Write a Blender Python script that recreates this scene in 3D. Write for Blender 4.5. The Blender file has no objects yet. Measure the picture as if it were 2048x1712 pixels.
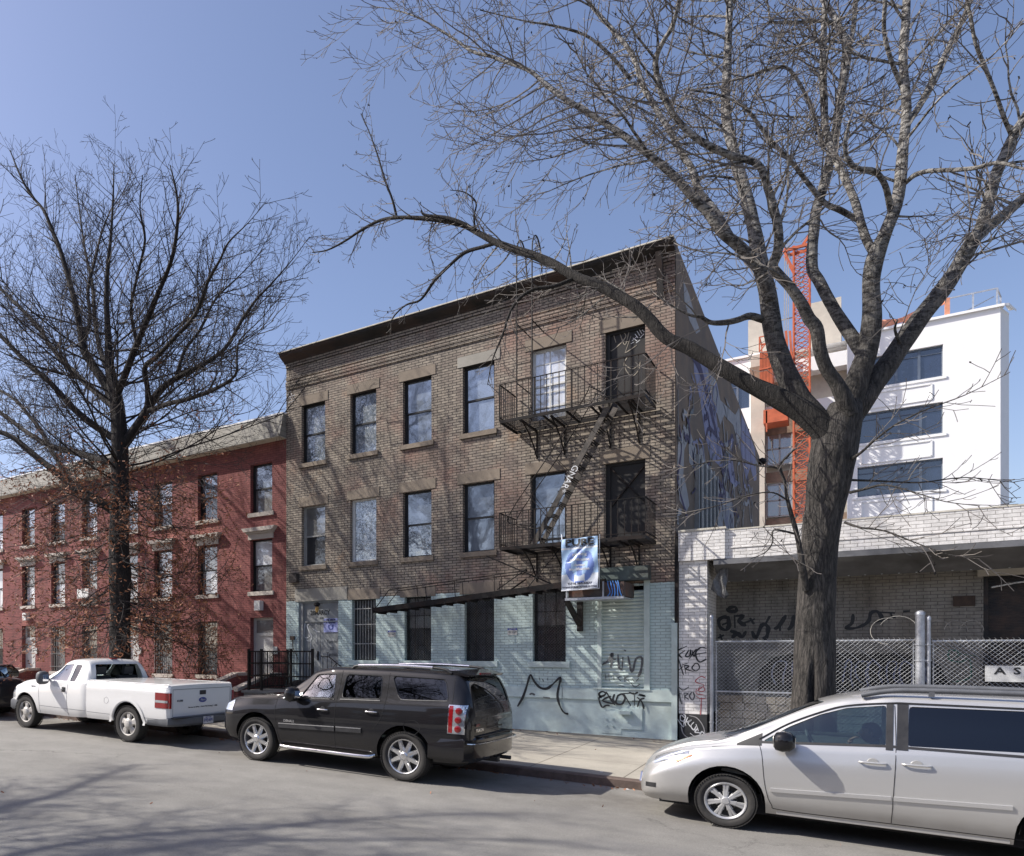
import bpy, bmesh, math, random
from mathutils import Vector, Matrix, noise
random.seed(7)
R = math.radians
SC = bpy.context.scene
COL = SC.collection
# ---- photograph geometry: a level camera with a shifted lens, 2.1 m above the road
CA = R(38.2); CS, CC = math.sin(CA), math.cos(CA); CF = 1530.0; CX = 496.0; HY = 1305.0; CZ = 2.1
def onY(px, py, Y):
    d = (px - CX) / CF
    t = Y / (CC + d * CS)
    return ((-CS + d * CC) * t, Y, CZ + (HY - py) / CF * t)
def onX(px, py, X):
    d = (px - CX) / CF
    t = X / (-CS + d * CC)
    return (X, (CC + d * CS) * t, CZ + (HY - py) / CF * t)
def depth(px, Y): return Y / (CC + (px - CX) / CF * CS)
def road_z(X): return -.0255 * (max(-70, min(45, X)) + 5.7)

# ---------------------------------------------------------------- materials
def N(nt, kind, **kw):
    n = nt.nodes.new(kind)
    for k, v in kw.items():
        if hasattr(n, k): setattr(n, k, v)
        else: n.inputs[k.replace('_', ' ')].default_value = v
    return n
def ramp(nt, fac, stops):
    r = nt.nodes.new('ShaderNodeValToRGB'); e = r.color_ramp.elements
    while len(e) < len(stops): e.new(.5)
    for i, (p, c) in enumerate(stops):
        e[i].position = p; e[i].color = (c[0], c[1], c[2], 1) if not isinstance(c, (int, float)) else (c, c, c, 1)
    nt.links.new(fac, r.inputs[0]); return r.outputs[0]
def mixc(nt, fac, a, b, mode='MIX'):
    m = nt.nodes.new('ShaderNodeMix'); m.data_type = 'RGBA'; m.blend_type = mode
    for s, v in ((0, fac), (6, a), (7, b)):
        if isinstance(v, (int, float)) and s: v = (v, v, v)
        if isinstance(v, (int, float)): m.inputs[s].default_value = v
        elif isinstance(v, tuple): m.inputs[s].default_value = (v[0], v[1], v[2], 1)
        else: nt.links.new(v, m.inputs[s])
    return m.outputs[2]
def math_(nt, op, a, b=0.0, c=None):
    m = nt.nodes.new('ShaderNodeMath'); m.operation = op
    for s, v in ((0, a), (1, b), (2, c)):
        if v is None: continue
        if isinstance(v, (int, float)): m.inputs[s].default_value = v
        else: nt.links.new(v, m.inputs[s])
    return m.outputs[0]
def newmat(name):
    m = bpy.data.materials.new(name); m.use_nodes = True
    nt = m.node_tree; b = nt.nodes['Principled BSDF']
    return m, nt, b
def pos(nt, obj=False):
    if obj: return nt.nodes.new('ShaderNodeTexCoord').outputs['Object']
    return nt.nodes.new('ShaderNodeNewGeometry').outputs['Position']
def noise_(nt, vec, scale, detail=4, rough=.55, stretch=None):
    if stretch:
        mp = nt.nodes.new('ShaderNodeMapping'); mp.inputs['Scale'].default_value = stretch
        nt.links.new(vec, mp.inputs['Vector']); vec = mp.outputs[0]
    n = N(nt, 'ShaderNodeTexNoise', Scale=scale, Detail=detail, Roughness=rough)
    nt.links.new(vec, n.inputs['Vector']); return n.outputs['Fac']
def bump(nt, b, h, strength=.3, dist=.01):
    n = N(nt, 'ShaderNodeBump', Strength=strength, Distance=dist)
    nt.links.new(h, n.inputs['Height']); nt.links.new(n.outputs[0], b.inputs['Normal'])
def mat(name, col, rough=.7, metal=0., var=.25, scale=6., bmp=0., bscale=None, obj=False, coat=0., dirt=None, spec=None):
    """plain material with two octaves of tonal variation"""
    m, nt, b = newmat(name)
    b.inputs['Roughness'].default_value = rough; b.inputs['Metallic'].default_value = metal
    b.inputs['Coat Weight'].default_value = coat; b.inputs['Coat Roughness'].default_value = .03
    if spec is not None: b.inputs['Specular IOR Level'].default_value = spec
    p = pos(nt, obj)
    if var:
        f = noise_(nt, p, scale, 6, .65)
        lo = tuple(c * (1 - var) for c in col); hi = tuple(min(1, c * (1 + var)) for c in col)
        c = ramp(nt, f, [(.3, lo), (.7, hi)])
        if dirt:
            g = noise_(nt, p, scale * .35, 5, .7)
            c = mixc(nt, ramp(nt, g, [(.45, 0.), (.7, 1.)]), c, dirt)
        nt.links.new(c, b.inputs['Base Color'])
        rr = ramp(nt, f, [(.3, max(0, rough - .08)), (.7, min(1, rough + .1))])
        nt.links.new(rr, b.inputs['Roughness'])
    else:
        b.inputs['Base Color'].default_value = (*col, 1)
    if bmp: bump(nt, b, noise_(nt, p, bscale or scale * 4, 5), bmp, .01)
    return m
def brick_mat(name, c1, c2, mortar, patches=(), bw=.212, bh=.0695, ms=.010, paint=None, zpaint=0, soft=.6, bstr=.6, stain=.25, black_below=None):
    m, nt, b = newmat(name)
    b.inputs['Roughness'].default_value = .85
    p = pos(nt); sx = nt.nodes.new('ShaderNodeSeparateXYZ'); nt.links.new(p, sx.inputs[0])
    u = math_(nt, 'ADD', sx.outputs[0], sx.outputs[1])
    cb = nt.nodes.new('ShaderNodeCombineXYZ'); nt.links.new(u, cb.inputs[0]); nt.links.new(sx.outputs[2], cb.inputs[1])
    # slight unevenness of the courses
    nn = N(nt, 'ShaderNodeTexNoise', Scale=1.7, Detail=3); nt.links.new(p, nn.inputs['Vector'])
    va = nt.nodes.new('ShaderNodeVectorMath'); va.operation = 'MULTIPLY_ADD'
    nt.links.new(nn.outputs['Color'], va.inputs[0]); va.inputs[1].default_value = (.03, .012, 0); nt.links.new(cb.outputs[0], va.inputs[2])
    br = N(nt, 'ShaderNodeTexBrick', Scale=1.0, Mortar_Size=ms, Mortar_Smooth=soft * .5, Bias=0., Brick_Width=bw, Row_Height=bh)
    br.offset = .5
    br.inputs['Color1'].default_value = (*c1, 1); br.inputs['Color2'].default_value = (*c2, 1); br.inputs['Mortar'].default_value = (*mortar, 1)
    nt.links.new(va.outputs[0], br.inputs['Vector'])
    col = br.outputs['Color']
    mort = br.outputs['Fac']
    for (pc, sc_, lo, hi) in patches:
        f = noise_(nt, p, sc_, 5, .65)
        mk = ramp(nt, f, [(lo, 0.), (hi, 1.)])
        mk = math_(nt, 'MULTIPLY', mk, math_(nt, 'SUBTRACT', 1., math_(nt, 'MULTIPLY', mort, .8)))
        col = mixc(nt, mk, col, pc)
    # per-brick tone from a cell noise
    vor = N(nt, 'ShaderNodeTexNoise', Scale=5.5, Detail=6, Roughness=.8); nt.links.new(p, vor.inputs['Vector'])
    col = mixc(nt, 1.0, col, ramp(nt, vor.outputs['Fac'], [(.25, .66), (.5, 1.), (.78, 1.25)]), 'MULTIPLY')
    # rain streaks and soot
    st = noise_(nt, p, 1.1, 6, .7, (1.6, 1.6, .35))
    col = mixc(nt, stain, col, ramp(nt, st, [(.35, .35), (.6, 1.)]), 'MULTIPLY')
    if paint:
        wz = math_(nt, 'ADD', sx.outputs[2], math_(nt, 'MULTIPLY', noise_(nt, p, 9., 2), .05))
        mk = ramp(nt, math_(nt, 'SUBTRACT', zpaint + .525, wz), [(.5, 0.), (.51, 1.)])
        pf = noise_(nt, p, 2.2, 6, .7)
        pcol = ramp(nt, pf, [(.3, tuple(c * .82 for c in paint)), (.65, paint), (.8, tuple(min(1, c * 1.12) for c in paint))])
        pcol = mixc(nt, math_(nt, 'MULTIPLY', mort, .55), pcol, tuple(c * .35 for c in paint))
        chip = ramp(nt, noise_(nt, p, 11, 6, .75), [(.61, 0.), (.68, 1.)])
        pcol = mixc(nt, math_(nt, 'MULTIPLY', chip, .5), pcol, (.2, .19, .17))
        col = mixc(nt, mk, col, pcol)
    if black_below is not None:
        mk = ramp(nt, math_(nt, 'SUBTRACT', black_below + .5, sx.outputs[2]), [(.5, 0.), (.505, 1.)])
        col = mixc(nt, mk, col, (.035, .036, .038))
    nt.links.new(col, b.inputs['Base Color'])
    h = mixc(nt, .35, math_(nt, 'SUBTRACT', 1., mort), noise_(nt, p, 30, 4))
    bump(nt, b, h, bstr, .012)
    return m
def glass_mat(name, tint, rough=.02, alpha_dark=.5, wav=.0):
    """thin pane: mirror reflection over see-through, tinted glass"""
    m, nt, b = newmat(name)
    out = nt.nodes['Material Output']
    tr = N(nt, 'ShaderNodeBsdfTransparent'); tr.inputs[0].default_value = (*tint, 1)
    gl = N(nt, 'ShaderNodeBsdfGlossy'); gl.inputs['Roughness'].default_value = rough; gl.inputs[0].default_value = (.9, .95, 1, 1)
    fr = N(nt, 'ShaderNodeFresnel', IOR=1.55)
    mx = nt.nodes.new('ShaderNodeMixShader')
    f = math_(nt, 'ADD', math_(nt, 'MULTIPLY', fr.outputs[0], 1.3), alpha_dark)
    nt.links.new(f, mx.inputs[0]); nt.links.new(tr.outputs[0], mx.inputs[1]); nt.links.new(gl.outputs[0], mx.inputs[2])
    nt.links.new(mx.outputs[0], out.inputs[0])
    return m
def pane_mat(name, col, refl=.55, rough=.05, streak=0., wav=.12, vr=.3):
    """window pane with a blind or plastic sheet behind: old wavy glass reflecting the sky"""
    m, nt, b = newmat(name)
    p = pos(nt)
    f = noise_(nt, p, 2.3, 5, .7, (1., 1., .6))
    c = ramp(nt, f, [(.3, tuple(x * (1 - vr) for x in col)), (.7, tuple(min(1, x * (1 + vr)) for x in col))])
    if streak:
        w = N(nt, 'ShaderNodeTexNoise', Scale=6., Detail=8, Roughness=.75, Distortion=2.2); nt.links.new(p, w.inputs['Vector'])
        c = mixc(nt, math_(nt, 'MULTIPLY', ramp(nt, w.outputs['Fac'], [(.5, 0.), (.62, 1.)]), streak), c, (.75, .78, .8))
    nt.links.new(c, b.inputs['Base Color'])
    b.inputs['Roughness'].default_value = .5; b.inputs['Specular IOR Level'].default_value = .3
    gl = N(nt, 'ShaderNodeBsdfGlossy', Roughness=rough); gl.inputs[0].default_value = (.86, .93, 1, 1)
    bn = N(nt, 'ShaderNodeBump', Strength=wav, Distance=.05)
    nt.links.new(noise_(nt, p, 1.6, 3), bn.inputs['Height']); nt.links.new(bn.outputs[0], gl.inputs['Normal'])
    mx = nt.nodes.new('ShaderNodeMixShader'); mx.inputs[0].default_value = refl
    nt.links.new(b.outputs[0], mx.inputs[1]); nt.links.new(gl.outputs[0], mx.inputs[2])
    nt.links.new(mx.outputs[0], nt.nodes['Material Output'].inputs[0])
    return m

# ---------------------------------------------------------------- mesh builder
def catmull(pts, n=4):
    pts = [Vector(p) for p in pts]
    if len(pts) < 3: return pts
    out = []
    P = [pts[0] * 2 - pts[1]] + pts + [pts[-1] * 2 - pts[-2]]
    for i in range(1, len(P) - 2):
        a, b, c, d = P[i - 1], P[i], P[i + 1], P[i + 2]
        for k in range(n):
            t = k / n
            out.append(.5 * ((2 * b) + (c - a) * t + (2 * a - 5 * b + 4 * c - d) * t * t + (3 * b - a - 3 * c + d) * t ** 3))
    out.append(P[-2]); return out
class MB:
    def __init__(s): s.v = []; s.f = []; s.m = []; s.cur = 0
    def mat(s, i): s.cur = i; return s
    def add(s, vs, fs):
        o = len(s.v); s.v += [tuple(v) for v in vs]
        for f in fs: s.f.append([i + o for i in f]); s.m.append(s.cur)
        return s
    def box(s, x0, x1, y0, y1, z0, z1):
        if x0 > x1: x0, x1 = x1, x0
        if y0 > y1: y0, y1 = y1, y0
        if z0 > z1: z0, z1 = z1, z0
        return s.add([(x0, y0, z0), (x1, y0, z0), (x1, y1, z0), (x0, y1, z0), (x0, y0, z1), (x1, y0, z1), (x1, y1, z1), (x0, y1, z1)],
                     [(0, 3, 2, 1), (4, 5, 6, 7), (0, 1, 5, 4), (1, 2, 6, 5), (2, 3, 7, 6), (3, 0, 4, 7)])
    def bar(s, a, b, w, h=None, up=(0, 0, 1)):
        """rectangular bar from a to b"""
        a = Vector(a); b = Vector(b); h = h or w; d = (b - a).normalized(); up = Vector(up)
        if abs(d.dot(up)) > .98: up = Vector((0, 1, 0))
        x = d.cross(up).normalized(); y = x.cross(d)
        vs = []
        for q in (a, b):
            for i, j in ((-1, -1), (1, -1), (1, 1), (-1, 1)): vs.append(q + x * i * w / 2 + y * j * h / 2)
        return s.add(vs, [(3, 2, 1, 0), (4, 5, 6, 7), (0, 1, 5, 4), (1, 2, 6, 5), (2, 3, 7, 6), (3, 0, 4, 7)])
    def tube(s, pts, r, n=6, cap=True, flat=None):
        pts = [Vector(p) for p in pts]
        rs = r if isinstance(r, (list, tuple)) else [r] * len(pts)
        vs = []; fs = []
        t = (pts[1] - pts[0]).normalized()
        x = t.orthogonal().normalized()
        for i, p in enumerate(pts):
            if i == 0: t = pts[1] - pts[0]
            elif i == len(pts) - 1: t = pts[-1] - pts[-2]
            else: t = pts[i + 1] - pts[i - 1]
            if t.length < 1e-9: t = Vector((0, 0, 1))
            t.normalize(); x = (x - t * x.dot(t))
            x = x.normalized() if x.length > 1e-6 else t.orthogonal().normalized()
            y = t.cross(x)
            for k in range(n):
                a = 2 * math.pi * k / n
                vs.append(p + (x * math.cos(a) + y * math.sin(a)) * rs[i])
        for i in range(len(pts) - 1):
            for k in range(n):
                fs.append((i * n + k, i * n + (k + 1) % n, (i + 1) * n + (k + 1) % n, (i + 1) * n + k))
        if cap and n > 2:
            fs.append(tuple(range(n - 1, -1, -1))); fs.append(tuple((len(pts) - 1) * n + k for k in range(n)))
        return s.add(vs, fs)
    def lathe(s, prof, c, axis='z', n=24, closed=False):
        """prof: list of (r, h) around an axis through c"""
        vs = []; fs = []; c = Vector(c)
        for (r, h) in prof:
            for k in range(n):
                a = 2 * math.pi * k / n; u, w = r * math.cos(a), r * math.sin(a)
                vs.append(c + Vector({'z': (u, w, h), 'y': (u, h, w), 'x': (h, u, w)}[axis]))
        m = len(prof); rr = range(m) if closed else range(m - 1)
        for i in rr:
            j = (i + 1) % m
            for k in range(n):
                fs.append((i * n + k, i * n + (k + 1) % n, j * n + (k + 1) % n, j * n + k))
        return s.add(vs, fs)
    def prism(s, poly, axis, a, b):
        """poly in the plane across axis, extruded from a to b"""
        n = len(poly)
        def P(u, w, h): return {'y': (u, h, w), 'x': (h, u, w), 'z': (u, w, h)}[axis]
        vs = [P(u, w, a) for u, w in poly] + [P(u, w, b) for u, w in poly]
        fs = [tuple(range(n)), tuple(range(2 * n - 1, n - 1, -1))] + [(i, i + n, (i + 1) % n + n, (i + 1) % n) for i in range(n)]
        return s.add(vs, fs)
    def quad(s, a, b, c, d): return s.add([a, b, c, d], [(0, 1, 2, 3)])
    def ribbon(s, pts, w, nrm, lift=0.):
        """flat painted stroke lying on a plane with normal nrm"""
        pts = [Vector(p) for p in pts]; nrm = Vector(nrm); vs = []; fs = []
        for i, p in enumerate(pts):
            t = (pts[min(i + 1, len(pts) - 1)] - pts[max(i - 1, 0)]);
            if t.length < 1e-6: t = Vector((1, 0, 0))
            x = t.normalized().cross(nrm) * (w / 2); k = (.55 if i in (0, len(pts) - 1) else 1) * (1 + .55 * noise.noise(p * 9.))
            vs += [p + x * k + nrm * lift, p - x * k + nrm * lift]
        for i in range(len(pts) - 1): fs.append((2 * i, 2 * i + 1, 2 * i + 3, 2 * i + 2))
        return s.add(vs, fs)
    def build(s, name, mats, parent=None, smooth=None, recalc=True, merge=False):
        me = bpy.data.meshes.new(name); me.from_pydata(s.v, [], s.f)
        mats = mats if isinstance(mats, (list, tuple)) else [mats]
        for m in mats: me.materials.append(m)
        if len(mats) > 1: me.polygons.foreach_set('material_index', s.m)
        if recalc:
            bm = bmesh.new(); bm.from_mesh(me)
            if merge: bmesh.ops.remove_doubles(bm, verts=bm.verts, dist=1e-5)
            bmesh.ops.recalc_face_normals(bm, faces=bm.faces); bm.to_mesh(me); bm.free()
        if smooth is not None:
            me.polygons.foreach_set('use_smooth', [True] * len(me.polygons))
            me.set_sharp_from_angle(angle=R(smooth))
        me.update()
        o = bpy.data.objects.new(name, me); COL.objects.link(o)
        if parent: o.parent = parent; o.matrix_parent_inverse = parent.matrix_basis.inverted()
        return o
def linkmesh(name, me, parent=None):
    o = bpy.data.objects.new(name, me); COL.objects.link(o)
    if parent: o.parent = parent; o.matrix_parent_inverse = parent.matrix_basis.inverted()
    return o
def empty(name, label, cat, loc=(0, 0, 0), group=None):
    o = bpy.data.objects.new(name, None); COL.objects.link(o); o.location = loc; o.empty_display_size = .2
    o.matrix_basis  # noqa
    o['label'] = label; o['category'] = cat
    if group: o['group'] = group
    return o
def tag(o, label, cat, group=None):
    o['label'] = label; o['category'] = cat
    if group: o['group'] = group
    return o
def struct(o): o['kind'] = 'structure'; return o
def children(o): return [c for c in bpy.data.objects if c.parent == o]
def copy_tree(o, parent=None):
    kids = KIDS.get(o.name)
    c = o.copy(); COL.objects.link(c)
    if parent: c.parent = parent
    for k in kids_of(o): copy_tree(k, c)
    return c
KIDS = {}
def kids_of(o): return [x for x in COL.objects if x.parent is o or x.parent == o]

# ---- text as mesh: built upright facing -Y at origin
def text_obj(name, body, size, matl, parent, loc, rot=(R(90), 0, 0), ext=.002, sx=1., align='CENTER', shear=0., bold=0.):
    cu = bpy.data.curves.new(name, 'FONT'); cu.body = body; cu.size = size; cu.extrude = ext; cu.align_x = align; cu.align_y = 'CENTER'
    cu.shear = shear; cu.offset = bold; cu.resolution_u = 2
    o = bpy.data.objects.new(name, cu); COL.objects.link(o)
    dg = bpy.context.evaluated_depsgraph_get()
    me = bpy.data.meshes.new_from_object(o.evaluated_get(dg)); COL.objects.unlink(o); bpy.data.objects.remove(o)
    me.materials.clear(); me.materials.append(matl)
    from mathutils import Euler
    M = Matrix.Translation(Vector(loc)) @ Euler(rot).to_matrix().to_4x4() @ Matrix.Diagonal((sx, 1, 1, 1))
    me.transform(M)
    return linkmesh(name, me, parent)

def smooth_px(polys, n=4): return [[(q.x, q.y) for q in catmull([(a, b, 0) for a, b in p], n)] for p in polys]
def strokes_Y(name, polys, Y, wpx, matl, parent, lift=.004):
    mb = MB()
    for k, p in enumerate(smooth_px(polys)):
        pts = [onY(a, b, Y) for a, b in p]
        d = depth(p[0][0], Y)
        mb.ribbon(pts, wpx * d / CF, (0, -1, 0), lift + .0006 * (k % 5))
    return mb.build(name, matl, parent, recalc=False)
def poly_on(name, polys, f, nrm, lift, matl, parent):
    mb = MB()
    for k, p in enumerate(polys):
        vs = [Vector(f(a, b)) + Vector(nrm) * (lift + .0005 * k) for a, b in p]
        mb.add(vs, [tuple(range(len(vs)))])
    me = mb.build(name, matl, parent, recalc=False)
    bm = bmesh.new(); bm.from_mesh(me.data); bmesh.ops.triangulate(bm, faces=bm.faces); bm.to_mesh(me.data); bm.free()
    return me
def wall_Y(mb, x0, x1, z0, z1, Y, ops, reveal, back=None):
    """front wall at Y with rectangular openings and their reveals"""
    xs = sorted({x0, x1} | {o[0] for o in ops} | {o[1] for o in ops}); zs = sorted({z0, z1} | {o[2] for o in ops} | {o[3] for o in ops})
    xs = [x for x in xs if x0 - 1e-6 <= x <= x1 + 1e-6]; zs = [z for z in zs if z0 - 1e-6 <= z <= z1 + 1e-6]
    for i in range(len(xs) - 1):
        for j in range(len(zs) - 1):
            cx, cz = (xs[i] + xs[i + 1]) / 2, (zs[j] + zs[j + 1]) / 2
            if any(o[0] < cx < o[1] and o[2] < cz < o[3] for o in ops): continue
            mb.quad((xs[i], Y, zs[j]), (xs[i + 1], Y, zs[j]), (xs[i + 1], Y, zs[j + 1]), (xs[i], Y, zs[j + 1]))
    for (a, b, c, d) in [o[:4] for o in ops]:
        Z = Y + reveal
        mb.quad((a, Y, c), (a, Y, d), (a, Z, d), (a, Z, c)); mb.quad((b, Y, c), (b, Z, c), (b, Z, d), (b, Y, d))
        mb.quad((a, Y, d), (b, Y, d), (b, Z, d), (a, Z, d)); mb.quad((a, Y, c), (a, Z, c), (b, Z, c), (b, Y, c))
# ================================================================ materials used all over
M = {}
M['asphalt'] = None
def asphalt():
    m, nt, b = newmat('asphalt'); b.inputs['Roughness'].default_value = .88
    p = pos(nt)
    big = noise_(nt, p, .22, 6, .65, (.35, 1.2, 1)); mid = noise_(nt, p, 1.6, 6, .7); fine = noise_(nt, p, 55, 5, .8); grit = noise_(nt, p, 160, 2, .5)
    c = ramp(nt, big, [(.3, (.165, .158, .144)), (.5, (.205, .197, .18)), (.7, (.25, .24, .218))])
    c = mixc(nt, .6, c, ramp(nt, mid, [(.3, .75), (.7, 1.2)]), 'MULTIPLY')
    c = mixc(nt, .75, c, ramp(nt, fine, [(.25, .55), (.5, 1.), (.75, 1.5)]), 'MULTIPLY')
    c = mixc(nt, math_(nt, 'MULTIPLY', ramp(nt, grit, [(.66, 0.), (.72, 1.)]), .6), c, (.45, .43, .39))
    # oil staining down the parking lane
    sx = nt.nodes.new('ShaderNodeSeparateXYZ'); nt.links.new(p, sx.inputs[0])
    d = math_(nt, 'ABSOLUTE', math_(nt, 'SUBTRACT', sx.outputs[1], 12.2))
    lane = ramp(nt, math_(nt, 'MULTIPLY', d, .5), [(.1, 1.), (.75, 0.)])
    st = math_(nt, 'MULTIPLY', lane, ramp(nt, noise_(nt, p, .9, 5, .7), [(.4, 0.), (.7, .6)]))
    c = mixc(nt, st, c, (.07, .06, .05))
    # cracks
    v = N(nt, 'ShaderNodeTexVoronoi', Scale=.28); v.feature = 'DISTANCE_TO_EDGE'
    wv = nt.nodes.new('ShaderNodeVectorMath'); wv.operation = 'MULTIPLY_ADD'
    nn = N(nt, 'ShaderNodeTexNoise', Scale=1.3, Detail=6, Roughness=.75); nt.links.new(p, nn.inputs['Vector'])
    nt.links.new(nn.outputs['Color'], wv.inputs[0]); wv.inputs[1].default_value = (1.2, 1.2, 0); nt.links.new(p, wv.inputs[2])
    nt.links.new(wv.outputs[0], v.inputs['Vector'])
    cr = math_(nt, 'MULTIPLY', ramp(nt, v.outputs['Distance'], [(.0, 1.), (.0045, 0.)]), ramp(nt, noise_(nt, p, .35, 3), [(.5, 0.), (.62, .7)]))
    c = mixc(nt, cr, c, (.03, .028, .025))
    nt.links.new(c, b.inputs['Base Color'])
    h = mixc(nt, .5, fine, grit); bump(nt, b, mixc(nt, cr, h, 0.), .5, .006)
    return m
M['asphalt'] = asphalt()
def concrete_mat(name, c0, joints=False, rough=.85, cst=.6):
    m, nt, b = newmat(name); b.inputs['Roughness'].default_value = rough
    p = pos(nt)
    big = noise_(nt, p, .6, 6, .7); fine = noise_(nt, p, 40, 5, .75)
    c = ramp(nt, big, [(.3, tuple(x * .72 for x in c0)), (.55, c0), (.75, tuple(x * 1.18 for x in c0))])
    c = mixc(nt, cst, c, ramp(nt, fine, [(.25, .75), (.75, 1.2)]), 'MULTIPLY')
    spots = ramp(nt, noise_(nt, p, 9, 3, .6), [(.7, 0.), (.74, 1.)])
    c = mixc(nt, math_(nt, 'MULTIPLY', spots, .35), c, tuple(x * .45 for x in c0))
    h = fine
    if joints:
        sx = nt.nodes.new('ShaderNodeSeparateXYZ'); nt.links.new(p, sx.inputs[0])
        jx = math_(nt, 'ABSOLUTE', math_(nt, 'SUBTRACT', math_(nt, 'FRACT', math_(nt, 'DIVIDE', math_(nt, 'ADD', sx.outputs[0], 100.95), 1.52)), .5))
        jy = math_(nt, 'ABSOLUTE', math_(nt, 'SUBTRACT', math_(nt, 'FRACT', math_(nt, 'DIVIDE', math_(nt, 'SUBTRACT', sx.outputs[1], 11.3), 2.55)), .5))
        j = math_(nt, 'MAXIMUM', ramp(nt, jx, [(.0, 1.), (.006, 1.), (.0085, 0.)]), math_(nt, 'MULTIPLY', ramp(nt, jy, [(.0, 1.), (.0035, 1.), (.005, 0.)]), .55))
        c = mixc(nt, math_(nt, 'MULTIPLY', j, .75), c, (.06, .052, .042))
        # dirt gathered along the building line
        e = ramp(nt, math_(nt, 'ADD', sx.outputs[1], math_(nt, 'MULTIPLY', big, .7)), [(0., 0.), (1., 1.)])
        dd = ramp(nt, math_(nt, 'SUBTRACT', math_(nt, 'ADD', sx.outputs[1], math_(nt, 'MULTIPLY', big, 1.2)), 18.6), [(0., 0.), (.9, 1.)])
        c = mixc(nt, math_(nt, 'MULTIPLY', dd, .5), c, (.14, .11, .07))
        h = mixc(nt, j, fine, 0.)
    nt.links.new(c, b.inputs['Base Color']); bump(nt, b, h, .3, .004)
    return m
M['walk'] = concrete_mat('sidewalk_concrete', (.385, .355, .30), True)
M['conc'] = concrete_mat('old_concrete', (.27, .26, .24))
M['stone'] = concrete_mat('brownstone_lintel', (.25, .205, .16), cst=.4)
M['stone_grey'] = concrete_mat('grey_stone', (.34, .32, .28), cst=.4)
M['sillred'] = concrete_mat('painted_stone_sill', (.5, .45, .4), cst=.5)
M['curb'] = mat('rusty_curb_steel', (.13, .095, .08), .75, .2, .4, 5., .3)
M['tanbrick'] = brick_mat('weathered_tan_brick', (.39, .335, .27), (.275, .232, .19), (.035, .03, .027),
    [((.31, .185, .145), .55, .50, .70), ((.24, .195, .165), 1.3, .52, .72), ((.42, .29, .20), .9, .62, .74)], ms=.009,
    paint=(.53, .645, .635), zpaint=3.665, bstr=.7, stain=.4)
M['redbrick'] = brick_mat('painted_red_brick', (.27, .088, .08), (.225, .073, .067), (.15, .048, .045),
    [((.40, .155, .115), .5, .56, .70), ((.17, .06, .058), .9, .55, .75)], ms=.009, bstr=.7, stain=.4)
M['whitebrick'] = brick_mat('painted_white_brick', (.82, .80, .78), (.74, .72, .70), (.34, .32, .3), ms=.005, bw=.215, stain=.22, bstr=.7, black_below=.76)
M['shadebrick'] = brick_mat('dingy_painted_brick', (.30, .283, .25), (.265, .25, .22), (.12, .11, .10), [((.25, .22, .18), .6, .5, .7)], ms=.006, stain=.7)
M['greenplaster'] = mat('pale_green_plaster', (.53, .635, .62), .75, 0, .16, 2.2, .25, 20, dirt=(.40, .46, .44))
M['cornice'] = mat('black_tar_cornice', (.022, .02, .019), .8, 0, .7, 2.5, .4, 12, dirt=(.06, .035, .025))
M['coping'] = mat('pale_coping', (.55, .52, .45), .8, 0, .3, 6., .2)
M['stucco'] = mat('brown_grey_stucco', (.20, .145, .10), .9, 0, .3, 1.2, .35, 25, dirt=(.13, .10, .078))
M['iron'] = mat('black_painted_iron', (.011, .010, .010), .6, 0, .4, 9., .2, dirt=(.03, .018, .014), spec=.25)
M['steelwood'] = mat('weathered_stringer', (.10, .088, .078), .8, 0, .6, 7., .3, dirt=(.03, .028, .026))
M['frame_blk'] = mat('black_window_frame', (.02, .02, .021), .45, 0, .2, 8.)
M['frame_wht'] = mat('white_window_frame', (.7, .7, .68), .5, 0, .1, 8.)
M['frame_gry'] = mat('grey_window_frame', (.35, .35, .34), .5, .2, .15, 8.)
M['pane'] = pane_mat('sky_pane', (.15, .18, .225), .32, wav=.05, vr=.08)
M['pane_streak'] = pane_mat('plastic_sheet_pane', (.14, .17, .20), .3, streak=.75, wav=.35)
M['pane_blind'] = pane_mat('white_blind_pane', (.62, .63, .65), .22)
M['pane_dark'] = pane_mat('dark_pane', (.03, .032, .035), .12)
M['pane_gray'] = pane_mat('grey_curtain_pane', (.18, .18, .175), .18)
M['pane_blue'] = pane_mat('deep_blue_pane', (.01, .018, .042), .13, wav=.02)
M['inside'] = mat('dark_inside', (.012, .012, .013), .9, var=0)
M['door_blk'] = mat('black_metal_door', (.028, .026, .025), .6, .2, .3, 5.)
M['door_gry'] = mat('grey_metal_door', (.30, .315, .315), .6, 0, .18, 2.5, .1, dirt=(.2, .2, .2))
M['door_wht'] = mat('off_white_door', (.52, .52, .5), .55, 0, .1, 4.)
M['shutter'] = mat('pale_green_shutter', (.52, .60, .57), .55, .1, .14, 3.)
M['steel'] = mat('galvanised_steel', (.48, .5, .53), .42, .55, .22, 9.)
M['rustpanel'] = mat('dark_scuffed_panel', (.07, .06, .055), .6, .2, .5, 6., dirt=(.16, .07, .045))
M['blackpaint'] = mat('black_spray_paint', (.02, .022, .024), .55, 0, .4, 20.)
M['greypaint'] = mat('faded_black_spray_paint', (.10, .105, .11), .7, 0, .4, 20.)
M['whitepaint'] = mat('white_spray_paint', (.68, .69, .7), .6, 0, .2, 20.)
M['redpaint'] = mat('red_spray_paint', (.42, .07, .08), .6, 0, .2, 20.)
M['greenpaint'] = mat('green_spray_paint', (.02, .12, .08), .6, 0, .3, 20.)
M['purple'] = mat('purple_mural_paint', (.05, .035, .09), .8, 0, .35, 6., .1)
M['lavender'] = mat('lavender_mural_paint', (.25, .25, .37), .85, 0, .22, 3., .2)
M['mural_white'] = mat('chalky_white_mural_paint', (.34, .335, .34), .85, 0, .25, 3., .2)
M['sidinggrey'] = None
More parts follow.
